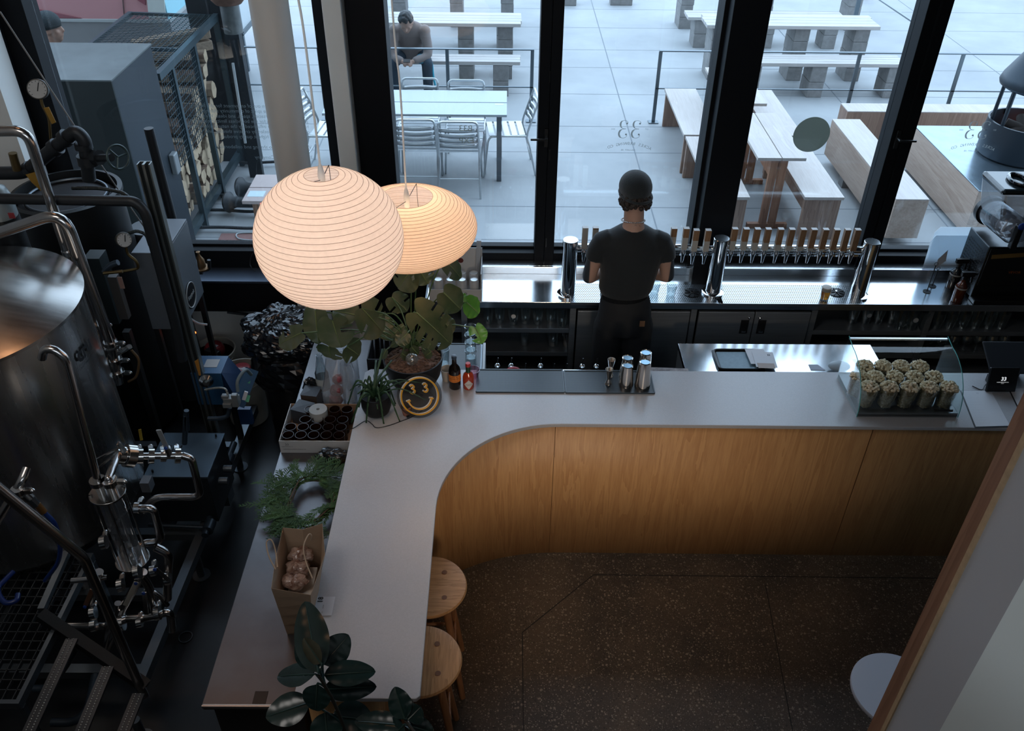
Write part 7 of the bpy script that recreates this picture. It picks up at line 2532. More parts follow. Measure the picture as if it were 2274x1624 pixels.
MB().prismd([Y(432, 803, 3.9), Y(440, 798, 3.9), Y(446, 834, 3.9), Y(442, 835, 3.9)], (0, .004, 0)).build('orange_tag', M('orange_tag', (.35, .15, .02), .6), tags=('orange tag on the slotted steel upright', 'tag', 'yellow tags on the pipework'))
MB().bb(*[0] * 6) if 0 else None
# tall slotted channel and grey cabinet
CH_ = M('galvanised_channel', (.19, .205, .20), .4, .8)
ca = Y(312, 362, 4.1)
t = thing('steel_channel', 'tall galvanised channel post rising past the grey control cabinet', 'post', (Y(480, 955, 4.1).x, 4.1, 0))
xm = (ca.x + Y(480, 955, 4.1).x) / 2
zt2 = ca.z
for dx, w_ in ((-.03, .006), (.03, .006), (0, .012)):
    MB().bb(xm + dx - w_ / 2, xm + dx + w_ / 2, 4.08, 4.12, .005, zt2).build('flange' if dx else 'web', CH_, t)
MB().bb(xm - .03, xm + .03, 4.119, 4.124, .005, zt2).build('back', CH_, t)
GC = M('grey_cabinet_paint', (.12, .135, .155), .45, .2)
t = thing('control_cabinet', 'grey control cabinet with an oval dark badge on its door', 'cabinet', Y(345, 640, 4.45))
q0, q1_, q2 = Y(285, 562, 4.3), Y(345, 562, 4.3), Y(388, 505, 4.62)
xL, xR = Y(290, 562, 4.3).x, Y(343, 562, 4.3).x + .055
ztop = q0.z
zbot = ztop - .52
MB().bb(xL, xR, 4.30, 4.72, zbot, ztop).build('body', GC, t, bev=.004)
MB().bb(xR + .0003, xR + .004, 4.31, 4.71, zbot + .01, ztop - .01).build('door', GC, t, bev=.001)
oc = V((xR + .0045, 4.50, zbot + .12))
MB().cyl(oc, oc + V((.003, 0, 0)), .085, n=32).build('badge', BLACKP, t)
MB().tube([oc + V((.004, .078 * math.cos(a), .078 * math.sin(a))) for a in [2 * PI * k / 40 for k in range(40)]], .003, 6, closed=True).build('badge_ring', M('badge_white', (.5, .52, .52), .5), t)
text_mb([('Raypak', .04, oc + V((.0042, 0, 0)), (0, 1, 0), (0, 0, 1))]).build('badge_lettering', M('badge_text', (.45, .47, .47), .5), t)
MB().bb(xR + .0045, xR + .008, 4.36, 4.39, ztop - .20, ztop - .14).build('handle', BLACKP, t)
pl_ = MB()
for x_, y_ in ((xL + .02, 4.32), (xR - .02, 4.7)):
    pl_ = MB().bb(x_ - .015, x_ + .015, y_ - .015, y_ + .015, .005, zbot - .0005)
    pl_.build('leg', DKC, t)
# thermostat box left of it
t = thing('level_column', 'thin steel framed gauge glass with a red-brown label in the dark', 'gauge', Y(265, 650, 4.0))
MB().bb(Y(205, 640, 4.1).x, Y(240, 640, 4.1).x, 4.1, 4.2, Y(220, 720, 4.1).z, Y(220, 575, 4.1).z).build('junction_box', M('dark_teal_box', (.018, .026, .028), .4), t)
MB().bb(Y(252, 640, 4.05).x - .02, Y(252, 640, 4.05).x + .02, 4.03, 4.07, .005, 1.2).build('stand', DKC, t)
MB().bb(Y(243, 620, 4.0).x, Y(263, 620, 4.0).x, 3.98, 4.02, Y(280, 705, 4.0).z, Y(250, 612, 4.0).z).build('frame', M('dim_steel', (.10, .09, .085), .4, .7), t)
MB().bb(Y(262, 620, 3.97).x, Y(272, 620, 3.97).x, 3.965, 3.97, Y(270, 640, 3.97).z, Y(270, 615, 3.97).z).build('label', M('red_brown_label', (.20, .12, .10), .6), t)
MB().tube(spline([Y(232, 605, 4.0), Y(245, 590, 4.0), Y(262, 583, 4.0)], 4), .016, 12).build('elbow', IRONBL, t)
MB().cyl(Y(230, 607, 3.98), Y(272, 603, 3.98), .009, n=10).build('brass_valve', bpy.data.materials['brass'], t)
pipe('corrugated black conduit curving above the kettle lid', [Y(160, 418, 4.3), Y(225, 418, 4.3), Y(275, 428, 4.3), Y(292, 445, 4.3)], .010, (), M('black_conduit', (.02, .025, .025), .4, bump=1, bscale=60), 'conduit', 'black conduits', .05, 'conduit')
pipe('corrugated black conduit looping over the smaller gauge', [Y(285, 518, 4.25), Y(305, 512, 4.25), Y(325, 520, 4.25), Y(333, 545, 4.25)], .010, (), M('black_conduit2', (.02, .03, .03), .4, bump=1, bscale=60), 'conduit', 'black conduits', .05, 'conduit')
# diagonal stay cable
MB().tube([Y(0, 26, 4.3), Y(180, 302, 4.6), Y(345, 540, 4.9)], .004, 6).build('stay_wire', M('thin_grey_wire', (.28, .26, .24), .5), tags=('thin grey wire slanting down across the left window corner', 'wire'))
# regulator and small white tubing
t = thing('gas_regulator', 'bronze cone shaped gas regulator below the left window', 'regulator', Y(447, 582, 5.0))
gc = Y(447, 592, 5.0)
MB().lathe([(.035, -.02), (.05, -.015), (.052, -.005), (.032, .0), (.028, .05), (.014, .075), (.008, .09), (.008, .105), (.014, .11), (0, .115)], gc, 24).build('body', M('bronze_body', (.16, .085, .035), .45, .6), t)
MB().tube(bend([gc + V((.0, 0, -.03)), gc + V((.05, 0, -.02)), gc + V((.06, 0, .05))], .02, 4), .012, 10).cyl(gc + V((-.16, 0, -.05)), gc + V((0, 0, -.045)), .014, n=12).build('elbow', IRON, t)
TUB = M('white_tubing', (.50, .56, .58), .35)
for i, pts in enumerate(([(425, 605), (427, 580), (434, 578), (436, 600), (428, 625), (426, 665)], [(410, 690), (420, 705), (440, 718), (460, 721)])):
    MB().tube(spline([Y(x, y, 4.85 if i == 0 else 4.6) for x, y in pts], 7), .007, 8).build('white_tube', TUB, t)
t = thing('indicator_lamp', 'tiny glowing orange-red indicator lamp beside the channel post', 'indicator lamp', Y(433, 739, 4.5))
MB().ball(Y(433, 739, 4.5), .007, 10, 8).build('lens', M('red_led', (1, .1, .02), .4, emis=(1, .12, .02), estr=9), t)
MB().cyl(Y(433, 739, 4.51), Y(433, 741, 4.56), .011, n=12).build('socket', BLACKP, t)

# skid frame
sk = thing('skid_frame', 'long steel skid frame carrying the brewing gear, with a threaded pipe along it', 'frame', (-1.74, 3.3, 0))
a_, b_ = Z(320, 1500, .20), Z(545, 955, .20)
MB().bar(a_ - (b_ - a_) * .02, b_ + (b_ - a_) * .12, .05, .06).build('rail', FRM, sk)
for yy in (2.55, 3.02, 3.45, 4.2):
    MB().bb(-3.0, -1.77, yy - .025, yy + .025, .16, .21).build('crossbar', FRM, sk)
MB().bb(-2.62, -2.57, 1.9, 4.4, .155, .205).build('rail', FRM, sk)
for yy in (2.3, 3.3, 4.2):
    MB().cyl((-1.74, yy, .0045), (-1.74, yy, .17), .022, n=12).cyl((-1.74, yy, .0045), (-1.74, yy, .012), .05, n=20).build('foot', FRM, sk)
gp = [Z(332, 1480, .28), Z(455, 1190, .28), Z(478, 1110, .28), Z(510, 1010, .28), Z(520, 985, .28)]
MB().tube(gp[1:], .020, 12).build('threaded_pipe', IRONBL, sk)
for (x, y) in ((465, 1168), (487, 1098), (508, 1020)):
    p = Z(x, y, .28)
    MB().cyl(p - V((0, .04, 0)), p + V((0, .03, 0)), .032, n=16).build('coupling', IRONBL, sk)
MB().cyl(Z(455, 1172, .28), Z(330, 1166, .28), .011, n=10).build('cross_pipe', IRONBL, sk)
# steel box with sloping lid
t = thing('heat_exchanger_box', 'low blue-grey steel box behind the looping pipe', 'box', (-1.82, 3.66, .25))
MB().bb(-1.985, -1.645, 3.49, 3.845, .25, .60).build('body', M('dark_box_side', (.02, .026, .032), .4, .5), t, bev=.003)
MB().bb(-1.992, -1.638, 3.483, 3.852, .6001, .612).build('lid', DKB, t, bev=.002)
for x_, y_ in ((-1.95, 3.52), (-1.68, 3.82)):
    MB().cyl((x_, y_, .6121), (x_, y_, .63), .006, n=8).build('stud', DKC, t)
mb = MB()
for k in range(6):
    mb.bb(-1.96 + k * .02, -1.95 + k * .02, 3.66, 3.74, .6122, .6135)
mb.build('vent_slots', DKC, t)['kind'] = 'stuff'
for k, (x, y) in enumerate(((503, 1018), (490, 1045))):
    p = V((-1.63, 3.70 - .1 * k, .47))
    MB().cyl(p, p + V((.05, 0, 0)), .022, n=16).build('port', FRM, t)
MB().bb(-1.98, -1.93, 3.5, 3.6, .16, .25).build('leg', FRM, t)
MB().bb(-1.70, -1.65, 3.7, 3.8, .16, .25).build('leg', FRM, t)
MB().bb(Y(312, 1068, 3.3).x, Y(332, 1068, 3.3).x, 3.28, 3.34, Y(320, 1088, 3.3).z, Y(320, 1068, 3.3).z).build('small_junction_box', GC, t)
MB().tube(bend([Y(415, 955, 3.7), Y(413, 920, 3.7), Y(410, 985, 3.7)], .02), .016, 10).cyl(Y(410, 985, 3.7), Y(414, 912, 3.7), .014, n=10).build('pipe_stub', IRONBL, tags=('blue-black pipe stub standing on the steel box', 'pipe'))
# blue burner unit
BLU = M('burner_blue', (.020, .075, .16), .4, .1)
BLD = M('burner_blue_dark', (.008, .03, .085), .4, .1)
bu = thing('burner_unit', 'bright blue burner unit with grey gas valve, labels and green tape', 'burner', (-1.72, 4.2, .5))
A = Z(447, 815, .86)
MB().bb(-1.86, -1.68, 4.10, 4.28, .62, .86).build('housing', BLU, bu, bev=.003)
MB().bb(-1.80, -1.72, 4.16, 4.24, .8605, .862).build('label', M('silver_label', (.3, .3, .3), .5), bu)
MB().add([(-1.68, 4.11, .86), (-1.68, 4.27, .86), (-1.60, 4.25, .74), (-1.60, 4.05, .70), (-1.68, 4.11, .62), (-1.68, 4.27, .62)], [(0, 1, 2, 3), (0, 3, 4), (1, 5, 2), (4, 3, 2, 5)]).build('cowl', BLD, bu)
pA, pB_ = Y(560, 820, 4.05), Y(528, 902, 3.9)
MB().bar(pA, pB_, .075, .012, (0, 1, .3)).build('side_panel', BLU, bu)
MB().bar(Y(550, 830, 4.03), Y(545, 850, 3.99), .05, .004, (0, 1, .3)).build('green_tape', M('green_tape', (.05, .28, .15), .5), bu)
MB().bar(Y(552, 878, 3.93), Y(548, 893, 3.9), .02, .014, (0, 1, .3)).build('green_tape', bpy.data.materials['green_tape'], bu)
MB().bar(Y(541, 888, 3.9), Y(547, 870, 3.92), .02, .016, (0, 1, .3)).build('white_sticker', PAPERW, bu)
MB().bb(Y(530, 910, 3.95).x, Y(558, 910, 3.95).x, 3.93, 3.96, Y(540, 938, 3.95).z, Y(540, 905, 3.95).z).build('lower_plate', BLD, bu)
g0 = Y(515, 890, 3.85)
GV = M('gas_valve_grey', (.20, .21, .21), .45, .4)
MB().box(g0, (.085, .05, .06)).box(g0 + V((.025, -.01, .04)), (.035, .03, .03)).box(g0 + V((-.03, -.005, .036)), (.04, .03, .02)).box(g0 + V((-.02, -.03, -.01)), (.05, .02, .03)).build('gas_valve', GV, bu, bev=.004)
MB().tube(spline([Y(455, 866, 3.9), Y(480, 862, 3.88), Y(500, 864, 3.86), Y(507, 880, 3.85)], 6), .006, 8).build('braided_hose', M('braided_hose', (.30, .30, .27), .4, .5, bump=1, bscale=90), bu)
MB().tube(spline([Y(528, 870, 3.85), Y(528, 845, 3.88), Y(545, 822, 3.95), Y(558, 832, 4.0)], 6), .010, 10).build('grey_conduit', M('grey_conduit', (.12, .15, .16), .5), bu)
MB().tube(bend([Y(510, 905, 3.85), Y(506, 925, 3.85), Y(488, 930, 3.85), Y(462, 930, 3.85)], .02), .013, 10).build('gas_pipe', IRONBL, bu)
MB().lathe([(.035, 0), (.04, .01), (.03, .02), (.02, .03)], Y(458, 845, 3.98), 24, (.3, -1, .2)).build('round_inlet', CL, bu)
MB().bb(-1.84, -1.80, 4.12, 4.16, .17, .6195).build('leg', DKC, bu)
MB().bb(-1.72, -1.69, 4.22, 4.26, .17, .6195).build('leg', DKC, bu)

# buckets with red pumps
BK = M('frosted_bucket', (.42, .42, .38), .5, var=.15, scale=8)
SALT = M('dirty_salt', (.45, .40, .33), .9, col2=(.22, .17, .12), scale=14)
REDP = M('red_pump_cover', (.22, .02, .025), .35)
for i, (bx_, by_, lb) in enumerate((((-1.80, 4.72, 0), 0, 'white bucket of dirty water with a red pump, the nearer of two'), ((-2.06, 4.98, 0), 0, 'white bucket with a red pump, the farther of two under the window'))):
    x_, y_ = bx_[0], bx_[1]
    t = thing('bucket', lb, 'bucket', (x_, y_, .005), 'white buckets under the window')
    MB().cup([(.125, 0.006), (.13, .01), (.150, .36), (.156, .362), (.156, .372), (.160, .385), (.160, .40), (.150, .40), (.146, .34), (.12, .012), (0, .012)], (x_, y_, 0), 44).build('bucket', BK, t)
    MB().lathe([(0, .352), (.1455, .352)], (x_, y_, 0), 32).build('contents', SALT, t)
    MB().tube([V((x_, y_, .372)) + V((.164 * math.cos(a), .164 * math.sin(a), -.03 * (1 - abs(math.cos(a))))) for a in [R(200) + R(140) * k / 16 for k in range(17)]], .004, 6).build('bail_handle', M('wire_bail', (.35, .36, .36), .4, .5), t)
    p = thing('circulation_pump', 'red and black pump sitting in the %s bucket' % ('nearer', 'farther')[i], 'pump', (x_ + .01, y_ - .01, .3525), 'red and black pumps in the buckets')
    rt = Matrix.Rotation(R(-25), 3, 'Z')
    mb = MB().lathe([(.062, 0), (.070, .01), (.070, .05), (.055, .075), (.0, .08)], (x_ + .01, y_ + .015, .355), 20)
    mb.build('red_cover', REDP, p, bev=.002)
    MB().box((x_ + .02, y_ - .055, .395), (.105, .05, .075), rot=rt).build('black_box', BLACKP, p, bev=.006)
    MB().box((x_ + .02, y_ - .0, .432), (.05, .03, .003), rot=rt).build('sticker', M('grey_sticker', (.4, .4, .42), .5), p)
    MB().tube(spline([(x_ + .02, y_ - .08, .40), (x_ - .02, y_ - .14, .42), (x_ - .07, y_ - .20, .36), (x_ - .09, y_ - .22, .2)], 6), .006, 8).build('power_cord', BLACKP, p)
    for s_ in (-1, 1):
        MB().ball((x_ + .02 + .02 * s_, y_ - .083, .40), .006, 8, 6).build('white_knob', M('white_knob', (.6, .6, .6), .4), p)
MB().tube(spline([Y(505, 693, 5.3), Y(560, 700, 5.3), Y(590, 708, 5.3)], 5), .012, 8).build('wall_hose', BLACKP, tags=('black hose running along the low wall behind the buckets', 'hose'))
MB().tube([V((-1.68, 5.25, .32)) + V((.09 * math.cos(a), .03 * math.sin(a), .09 * math.sin(a))) for a in [2 * PI * k / 30 for k in range(30)]], .010, 8, closed=True).build('coiled_hose', M('dark_green_hose', (.02, .035, .04), .5), tags=('coiled dark green hose against the low wall behind the nearer bucket', 'hose'))

# garbage bags under the lantern
bn = thing('waste_bin', 'tall bin lined with a shiny black rubbish bag below the round lantern', 'bin', (-1.42, 4.60, .004))
MB().lathe([(.17, .006), (.20, .7), (.205, .72)], (-1.42, 4.60, 0), 28).build('bin', BLACKP, bn)
crumple((-1.42, 4.60, .80), .25, (1, .85, .62), 4, .13, 72, 46).build('rubbish_bag', BAGB, bn)
mb = crumple((-1.40, 4.58, .58), .245, (1, .9, .75), 7, .07, 36, 20)
mb.build('bag_skirt', BAGB, bn)
# cable hanging at the window there
MB().tube(spline([Y(572, 550, 5.28), Y(558, 570, 5.28), Y(556, 590, 5.26), Y(566, 602, 5.2)], 6), .004, 6).build('hanging_cord', BLACKP, tags=('thin black cord looping down behind the left side of the round lantern', 'cord'))
MB().tube(spline([Z(596, 521, .02), Z(560, 517, .02), Z(527, 519, .02), Z(530, 530, .02), Z(560, 534, .02), Z(600, 536, .02)], 6), .006, 6).build('white_cable_loop', M('pale_cable', (.45, .5, .52), .5), tags=('loop of pale cable on the pavement just outside the left window', 'cable'))

# near stair handrail, treads and grating (bottom left)
hr = thing('handrail', 'angled steel handrail running down to the skid in the bottom left corner', 'handrail', Y(190, 1250, 2.3))
h0, h1, h2 = Y(-40, 1055, 2.2), Y(187, 1240, 2.35), Y(320, 1545, 2.35)
MB().tube(bend([h0, h1, h2], .03, 5), .021, 18).build('tube', PIPE, hr)
pipe('short steel tube crossing behind the handrail at the left edge', [Y(-20, 1180, 2.5), Y(48, 1070, 2.55), Y(60, 1040, 2.6)], .018, ((Y(40, 1090, 2.53), (0, 0, 1)),))
t = thing('hose_fitting', 'blue hose with a brass and steel quick coupling at the left', 'hose', Y(75, 1125, 2.6))
MB().tube(spline([Y(98, 1138, 2.6), Y(122, 1165, 2.6), Y(133, 1210, 2.62), Y(128, 1250, 2.64), Y(100, 1290, 2.66)], 7), .010, 10).build('hose', M('blue_hose', (.006, .03, .16), .35), t)
MB().cyl(Y(82, 1120, 2.6), Y(98, 1138, 2.6), .015, n=12).build('brass_end', M('brass_orange', (.35, .17, .06), .3, .8), t)
MB().cyl(Y(42, 1085, 2.6), Y(82, 1122, 2.6), .018, n=8).cyl(Y(55, 1097, 2.6), Y(66, 1107, 2.6), .023, n=14).build('coupling', CL, t)
MB().tube(spline([Z(30, 1270, .8), Z(10, 1290, .8), Z(-5, 1310, .8), Z(10, 1338, .8), Z(35, 1335, .8), Z(40, 1320, .8)], 6), .012, 10).build('blue_hose_coil', M('blue_hose2', (.004, .02, .12), .35), tags=('coil of blue hose at the left edge near the floor grating', 'hose'))
# open grating
GRT = M('grating_steel', (.05, .055, .06), .5, .6)
t = thing('floor_grating', 'dark open mesh grating beside the tank foot', 'grating', (-2.3, 2.5, .5))
g = [Z(-20, 1250, .62), Z(130, 1215, .62), Z(75, 1400, .62), Z(-40, 1420, .62)]
mb = MB()
gx0, gx1, gy0, gy1 = -2.75, -2.10, 2.15, 2.95
x_ = gx0
while x_ < gx1:
    mb.bb(x_ - .002, x_ + .002, gy0, gy1, .55, .57)
    x_ += .045
y_ = gy0
while y_ < gy1:
    mb.bb(gx0, gx1, y_ - .002, y_ + .002, .562, .57)
    y_ += .05
mb.build('bars', GRT, t)['kind'] = 'stuff'
for a in ((gx0, gx1, gy0 - .02, gy0), (gx0, gx1, gy1, gy1 + .02), (gx1, gx1 + .02, gy0 - .02, gy1 + .02)):
    MB().bb(*a, .53, .575).build('edge_angle', FRM, t)
for x_, y_ in ((gx1 + .01, gy0), (gx1 + .01, gy1), (gx0, gy0)):
    MB().bb(x_ - .012, x_ + .012, y_ - .012, y_ + .012, .005, .529).build('leg', FRM, t)
# step stringer and perforated treads
stg = thing('service_steps', 'dark steel service steps with studded non-slip treads, bottom left', 'steps', (-2.0, 2.2, .3))
s0, s1 = Z(90, 1365, .62), Z(325, 1525, .35)
MB().bar(s0, s1, .05, .05).build('stringer', DKC, stg)
MB().bar(Z(92, 1356, .63), Z(150, 1225, .63), .03, .03).build('side_rail', FRM, stg)
STUD = M('studded_tread', (.09, .09, .095), .35, .8)
STN = M('stud_tips', (.55, .53, .50), .3, .9)
for i, (a2, b2_, z_) in enumerate((((160, 1420), (58, 1640), .55), ((240, 1482), (175, 1640), .45), ((308, 1542), (265, 1650), .38))):
    pa_, pb2 = Z(a2[0], a2[1], z_), Z(b2_[0], b2_[1], z_)
    tr2 = MB().bar(pa_, pb2, .055, .012, (0, 0, 1)).build('tread', STUD, stg)
    mb = MB()
    L2 = (pb2 - pa_)
    d2 = L2.normalized()
    s2 = d2.cross(V((0, 0, 1)))
    n2 = int(L2.length / .0125)
    for k in range(n2):
        for j in (-1, 1):
            mb.ball(pa_ + d2 * (k * .0125 + .004) + s2 * (j * .011) + V((0, 0, .0075)), .0033, 6, 4)
    mb.build('studs', STN, tr2)['kind'] = 'stuff'
pipe('thick dark pipe curving under the service steps', [Z(212, 1500, .3), Z(195, 1580, .28), Z(165, 1605, .25), Z(115, 1605, .25)], .02, (), IRONBL, 'pipe', None, .08, 'drain_pipe')
pipe('dark elbow pipe rising between the left treads', [Z(75, 1530, .3), Z(105, 1530, .3), Z(135, 1495, .4), Z(165, 1445, .5)], .018, (), IRONBL, 'pipe', None, .06, 'drain_pipe')
t = thing('floor_drain', 'small round steel floor drain rim beside the skid frame', 'drain', Z(412, 1415, .005))
MB().tube([Z(412, 1415, .008) + V((.035 * math.cos(a), .035 * math.sin(a), 0)) for a in [2 * PI * k / 28 for k in range(28)]], .003, 6, closed=True).build('rim', FRM, t)
t = thing('grey_tank', 'dim grey cylinder vessel at the far left edge behind the main tank', 'tank', (-3.0, 4.1, .0))
t2 = Y(-5, 440, 4.05)
tx2 = t2.x - .01
MB().lathe([(.075, t2.z - .10), (.075, t2.z), (.06, t2.z + .05), (.03, t2.z + .07), (.0, t2.z + .075)], (tx2, 4.05, 0), 32).build('dome', M('pale_grey_shell', (.25, .28, .28), .35, .3), t)
MB().lathe([(.07, .006), (.078, .05), (.078, t2.z - .1005)], (tx2, 4.05, 0), 24).build('body', DKC, t)
MB().box(Y(26, 479, 3.97), (.03, .004, .03)).build('red_label', M('red_label', (.25, .03, .035), .5), t)
MB().cyl(Y(28, 340, 4.4), Y(38, 378, 4.4), .022, n=14).build('relief_valve', bpy.data.materials['brass'], tags=('brass relief valve standing on the black pipe at the left edge', 'valve'))

# ================================================================ PEOPLE
SKIN = M('skin', (0.46, 0.27, 0.20), 0.55, var=.06, scale=30, sss=.05)
SKIN2 = M('skin_cool_light', (0.36, 0.23, 0.18), 0.55, var=.06, scale=30)
HAIRD = M('dark_brown_hair', (0.030, 0.020, 0.014), .6, bump=1, bscale=60)
KNITB = M('black_knit', (0.016, 0.022, 0.024), .9, bump=.5, bscale=250, sheen=.3)
TEE = M('black_cotton', (0.008, 0.011, 0.013), .85, bump=.1, bscale=30, sheen=.2)
TROU = M('black_canvas', (0.006, 0.007, 0.009), .8)
DENIM = M('dark_denim', (0.018, 0.035, 0.055), .8)


def headmb(mb, c, H_):
    """skull, jaw, nose, ears, lips; H_ columns: right, forward, up"""
    L = lambda x, y, z: V(c) + H_ @ V((x, y, z))
    mb.ball(L(0, -.012, .025), .098, 20, 14, (.80, 1.0, .98), H_)
    mb.ball(L(0, .030, -.040), .070, 16, 12, (.86, .92, 1.0), H_)
    mb.ball(L(0, .058, -.088), .028, 12, 8, (1.2, .9, .8), H_)
    mb.ball(L(0, .072, .026), .040, 12, 8, (1.35, .45, .35), H_)
    mb.tube([L(0, .088, .020), L(0, .106, -.018), L(0, .094, -.028)], [.009, .015, .012], 8)
    mb.ball(L(0, .086, -.052), .018, 10, 8, (1.4, .7, .55), H_)
    for s in (-1, 1):
        mb.ball(L(s * .077, -.005, -.008), .027, 12, 8, (.38, .75, 1.15), H_)
        mb.ball(L(s * .040, .062, -.018), .026, 10, 8, (1, .7, .9), H_)
    return L


def hand(mb, wr, d_, up, side, curl=.7, s=1.0):
    d_, up = V(d_).normalized(), V(up).normalized()
    x_ = d_.cross(up).normalized() * side
    rot = Matrix((x_, d_, up)).transposed()
    wr = V(wr)
    mb.ball(wr + d_ * .045 * s, .042 * s, 12, 10, (.92, 1.1, .36), rot)
    for i, (fx, fl) in enumerate(((-.030, .068), (-.010, .078), (.010, .072), (.029, .056))):
        b = wr + d_ * .085 * s + x_ * fx * s
        k1 = b + (d_ * math.cos(.4 * curl) - up * math.sin(.4 * curl)) * fl * .45 * s
        k2 = k1 + (d_ * math.cos(1.3 * curl) - up * math.sin(1.3 * curl)) * fl * .32 * s
        k3 = k2 + (d_ * math.cos(2.1 * curl) - up * math.sin(2.1 * curl)) * fl * .26 * s
        mb.tube([b - d_ * .02 * s, k1, k2, k3], [.0095 * s, .009 * s, .008 * s, .0065 * s], 8)
    b = wr + d_ * .02 * s - x_ * .030 * s
    mb.tube([b, b + (d_ * .6 - x_ * .7 - up * .25).normalized() * .036 * s, b + (d_ * 1.0 - x_ * .55 - up * .5).normalized() * .066 * s], [.012 * s, .010 * s, .008 * s], 8)


def limb(mb, pts, rs, n=14):
    mb.tube(spline(pts, 4) if len(pts) > 2 else pts, [rs[0] + (rs[-1] - rs[0]) * 0 if 0 else r for r in interp(rs, 4 if len(pts) > 2 else 1)], n)
    for p, r in ((pts[0], rs[0]), (pts[-1], rs[-1])):
        mb.ball(p, r * .98, 12, 8)


def interp(rs, k):
    out = []
    for i in range(len(rs) - 1):
        for j in range(k):
            out.append(rs[i] + (rs[i + 1] - rs[i]) * j / k)
    return out + [rs[-1]]


def torso(mb, rings):
    mb.loft([(c, rx, ry, (1, 0, 0), ay) for c, rx, ry, ay in rings], 22)


# ---- bartender, seen from behind
bx_, by_ = .755, 4.60
pt_ = thing('bartender', 'bartender seen from behind in a black beanie, black tee and black trousers', 'person', (bx_, by_, 0))
tat, t_, o_ = nt('tattooed_skin')
b_ = N(t_, 'BsdfPrincipled', Roughness=.55)
t_.links.new(b_.outputs[0], o_.inputs[0])
tc_ = N(t_, 'TexCoord')
sp_ = N(t_, 'SeparateXYZ')
t_.links.new(tc_.outputs['Object'], sp_.inputs[0])
ax2 = N(t_, 'Math', _operation='ABSOLUTE')
t_.links.new(sp_.outputs[0], ax2.inputs[0])
g1 = N(t_, 'MapRange')
g1.inputs[1].default_value = .240
g1.inputs[2].default_value = .246
t_.links.new(ax2.outputs[0], g1.inputs[0])
g2 = N(t_, 'MapRange')
g2.inputs[1].default_value = 1.19
g2.inputs[2].default_value = 1.185
t_.links.new(sp_.outputs[2], g2.inputs[0])
g3 = N(t_, 'Math', _operation='GREATER_THAN')
g3.inputs[1].default_value = .06
t_.links.new(sp_.outputs[1], g3.inputs[0])
mm = N(t_, 'Math', _operation='MULTIPLY')
t_.links.new(g2.outputs[0], mm.inputs[0])
t_.links.new(g3.outputs[0], mm.inputs[1])
mxx = N(t_, 'Math', _operation='MAXIMUM')
t_.links.new(g1.outputs[0], mxx.inputs[0])
t_.links.new(mm.outputs[0], mxx.inputs[1])
cm = N(t_, 'Mix', _data_type='RGBA')
t_.links.new(mxx.outputs[0], cm.inputs[0])
cm.inputs[6].default_value = (0.46, 0.28, 0.21, 1)
cm.inputs[7].default_value = (0.030, 0.036, 0.042, 1)
t_.links.new(cm.outputs[2], b_.inputs['Base Color'])
mb = MB()
Hm = Matrix.Rotation(R(24), 3, 'Z') @ Matrix.Rotation(R(-10), 3, 'X')
hc = V((bx_ - .008, by_ + .055, 1.768))
Lb = headmb(mb, hc, Hm)
limb(mb, [V((bx_, by_ + .0, 1.54)), V((bx_, by_ + .02, 1.62)), V((bx_ - .004, by_ + .04, 1.72))], [.075, .060, .060])
torso(mb, [((bx_, by_ + .02, 1.00), .15, .10, (0, 1, 0)), ((bx_, by_ + .01, 1.15), .135, .095, (0, 1, 0)), ((bx_, by_, 1.35), .165, .105, (0, 1, 0)), ((bx_, by_, 1.48), .165, .09, (0, 1, 0)), ((bx_, by_, 1.57), .08, .07, (0, 1, 0))])
arms = {-1: (V((bx_ - .195, by_, 1.485)), V((bx_ - .240, by_ + .015, 1.235)), V((bx_ - .10, by_ + .27, 1.155))), 1: (V((bx_ + .195, by_, 1.485)), V((bx_ + .242, by_ + .02, 1.245)), V((bx_ + .08, by_ + .26, 1.165)))}
for s, (a, b, c) in arms.items():
    limb(mb, [a, (a + b) / 2, b], [.040, .049, .044])
    limb(mb, [b, (b * .6 + c * .4) + V((0, 0, -.004)), c], [.044, .043, .027])
    hand(mb, c, (c - b), V((0, 0, 1)), s, .9)
for s in (-1, 1):
    limb(mb, [V((bx_ + s * .085, by_, .95)), V((bx_ + s * .10, by_ + .01, .52)), V((bx_ + s * .11, by_ + .0, .10))], [.085, .06, .04])
    mb.tube([V((bx_ + s * .11, by_ - .05, .05)), V((bx_ + s * .12, by_ + .14, .04))], [.04, .035], 12)
mb.build('body', tat, pt_, remesh=.0085, smooth=3)
mb = MB()
torso(mb, [((bx_ - .01, by_ + .02, 1.115), .150, .108, (0, 1, 0)), ((bx_ - .008, by_ + .02, 1.16), .168, .122, (0, 1, 0)), ((bx_, by_ + .01, 1.27), .176, .122, (0, 1, 0)), ((bx_, by_, 1.40), .196, .125, (0, 1, 0)), ((bx_, by_, 1.49), .200, .112, (0, 1, 0)),
           ((bx_, by_ + .004, 1.545), .155, .092, (0, 1, 0)), ((bx_, by_ + .01, 1.585), .085, .072, (0, 1, 0))])
for s, (a, b, c) in arms.items():
    e_ = a + (b - a) * .46
    mb.tube([a + V((-s * .07, 0, .028)), a + V((-s * .02, 0, .004)), (a + e_) / 2, e_], [.060, .067, .062, .061], 16)
mb.build('tee_shirt', TEE, pt_, remesh=.009, smooth=4)
mb = MB()
torso(mb, [((bx_ - .01, by_ + .02, 1.125), .148, .108, (0, 1, 0)), ((bx_, by_ + .01, 1.05), .162, .122, (0, 1, 0)), ((bx_, by_, .93), .175, .130, (0, 1, 0)), ((bx_, by_, .86), .172, .12, (0, 1, 0))])
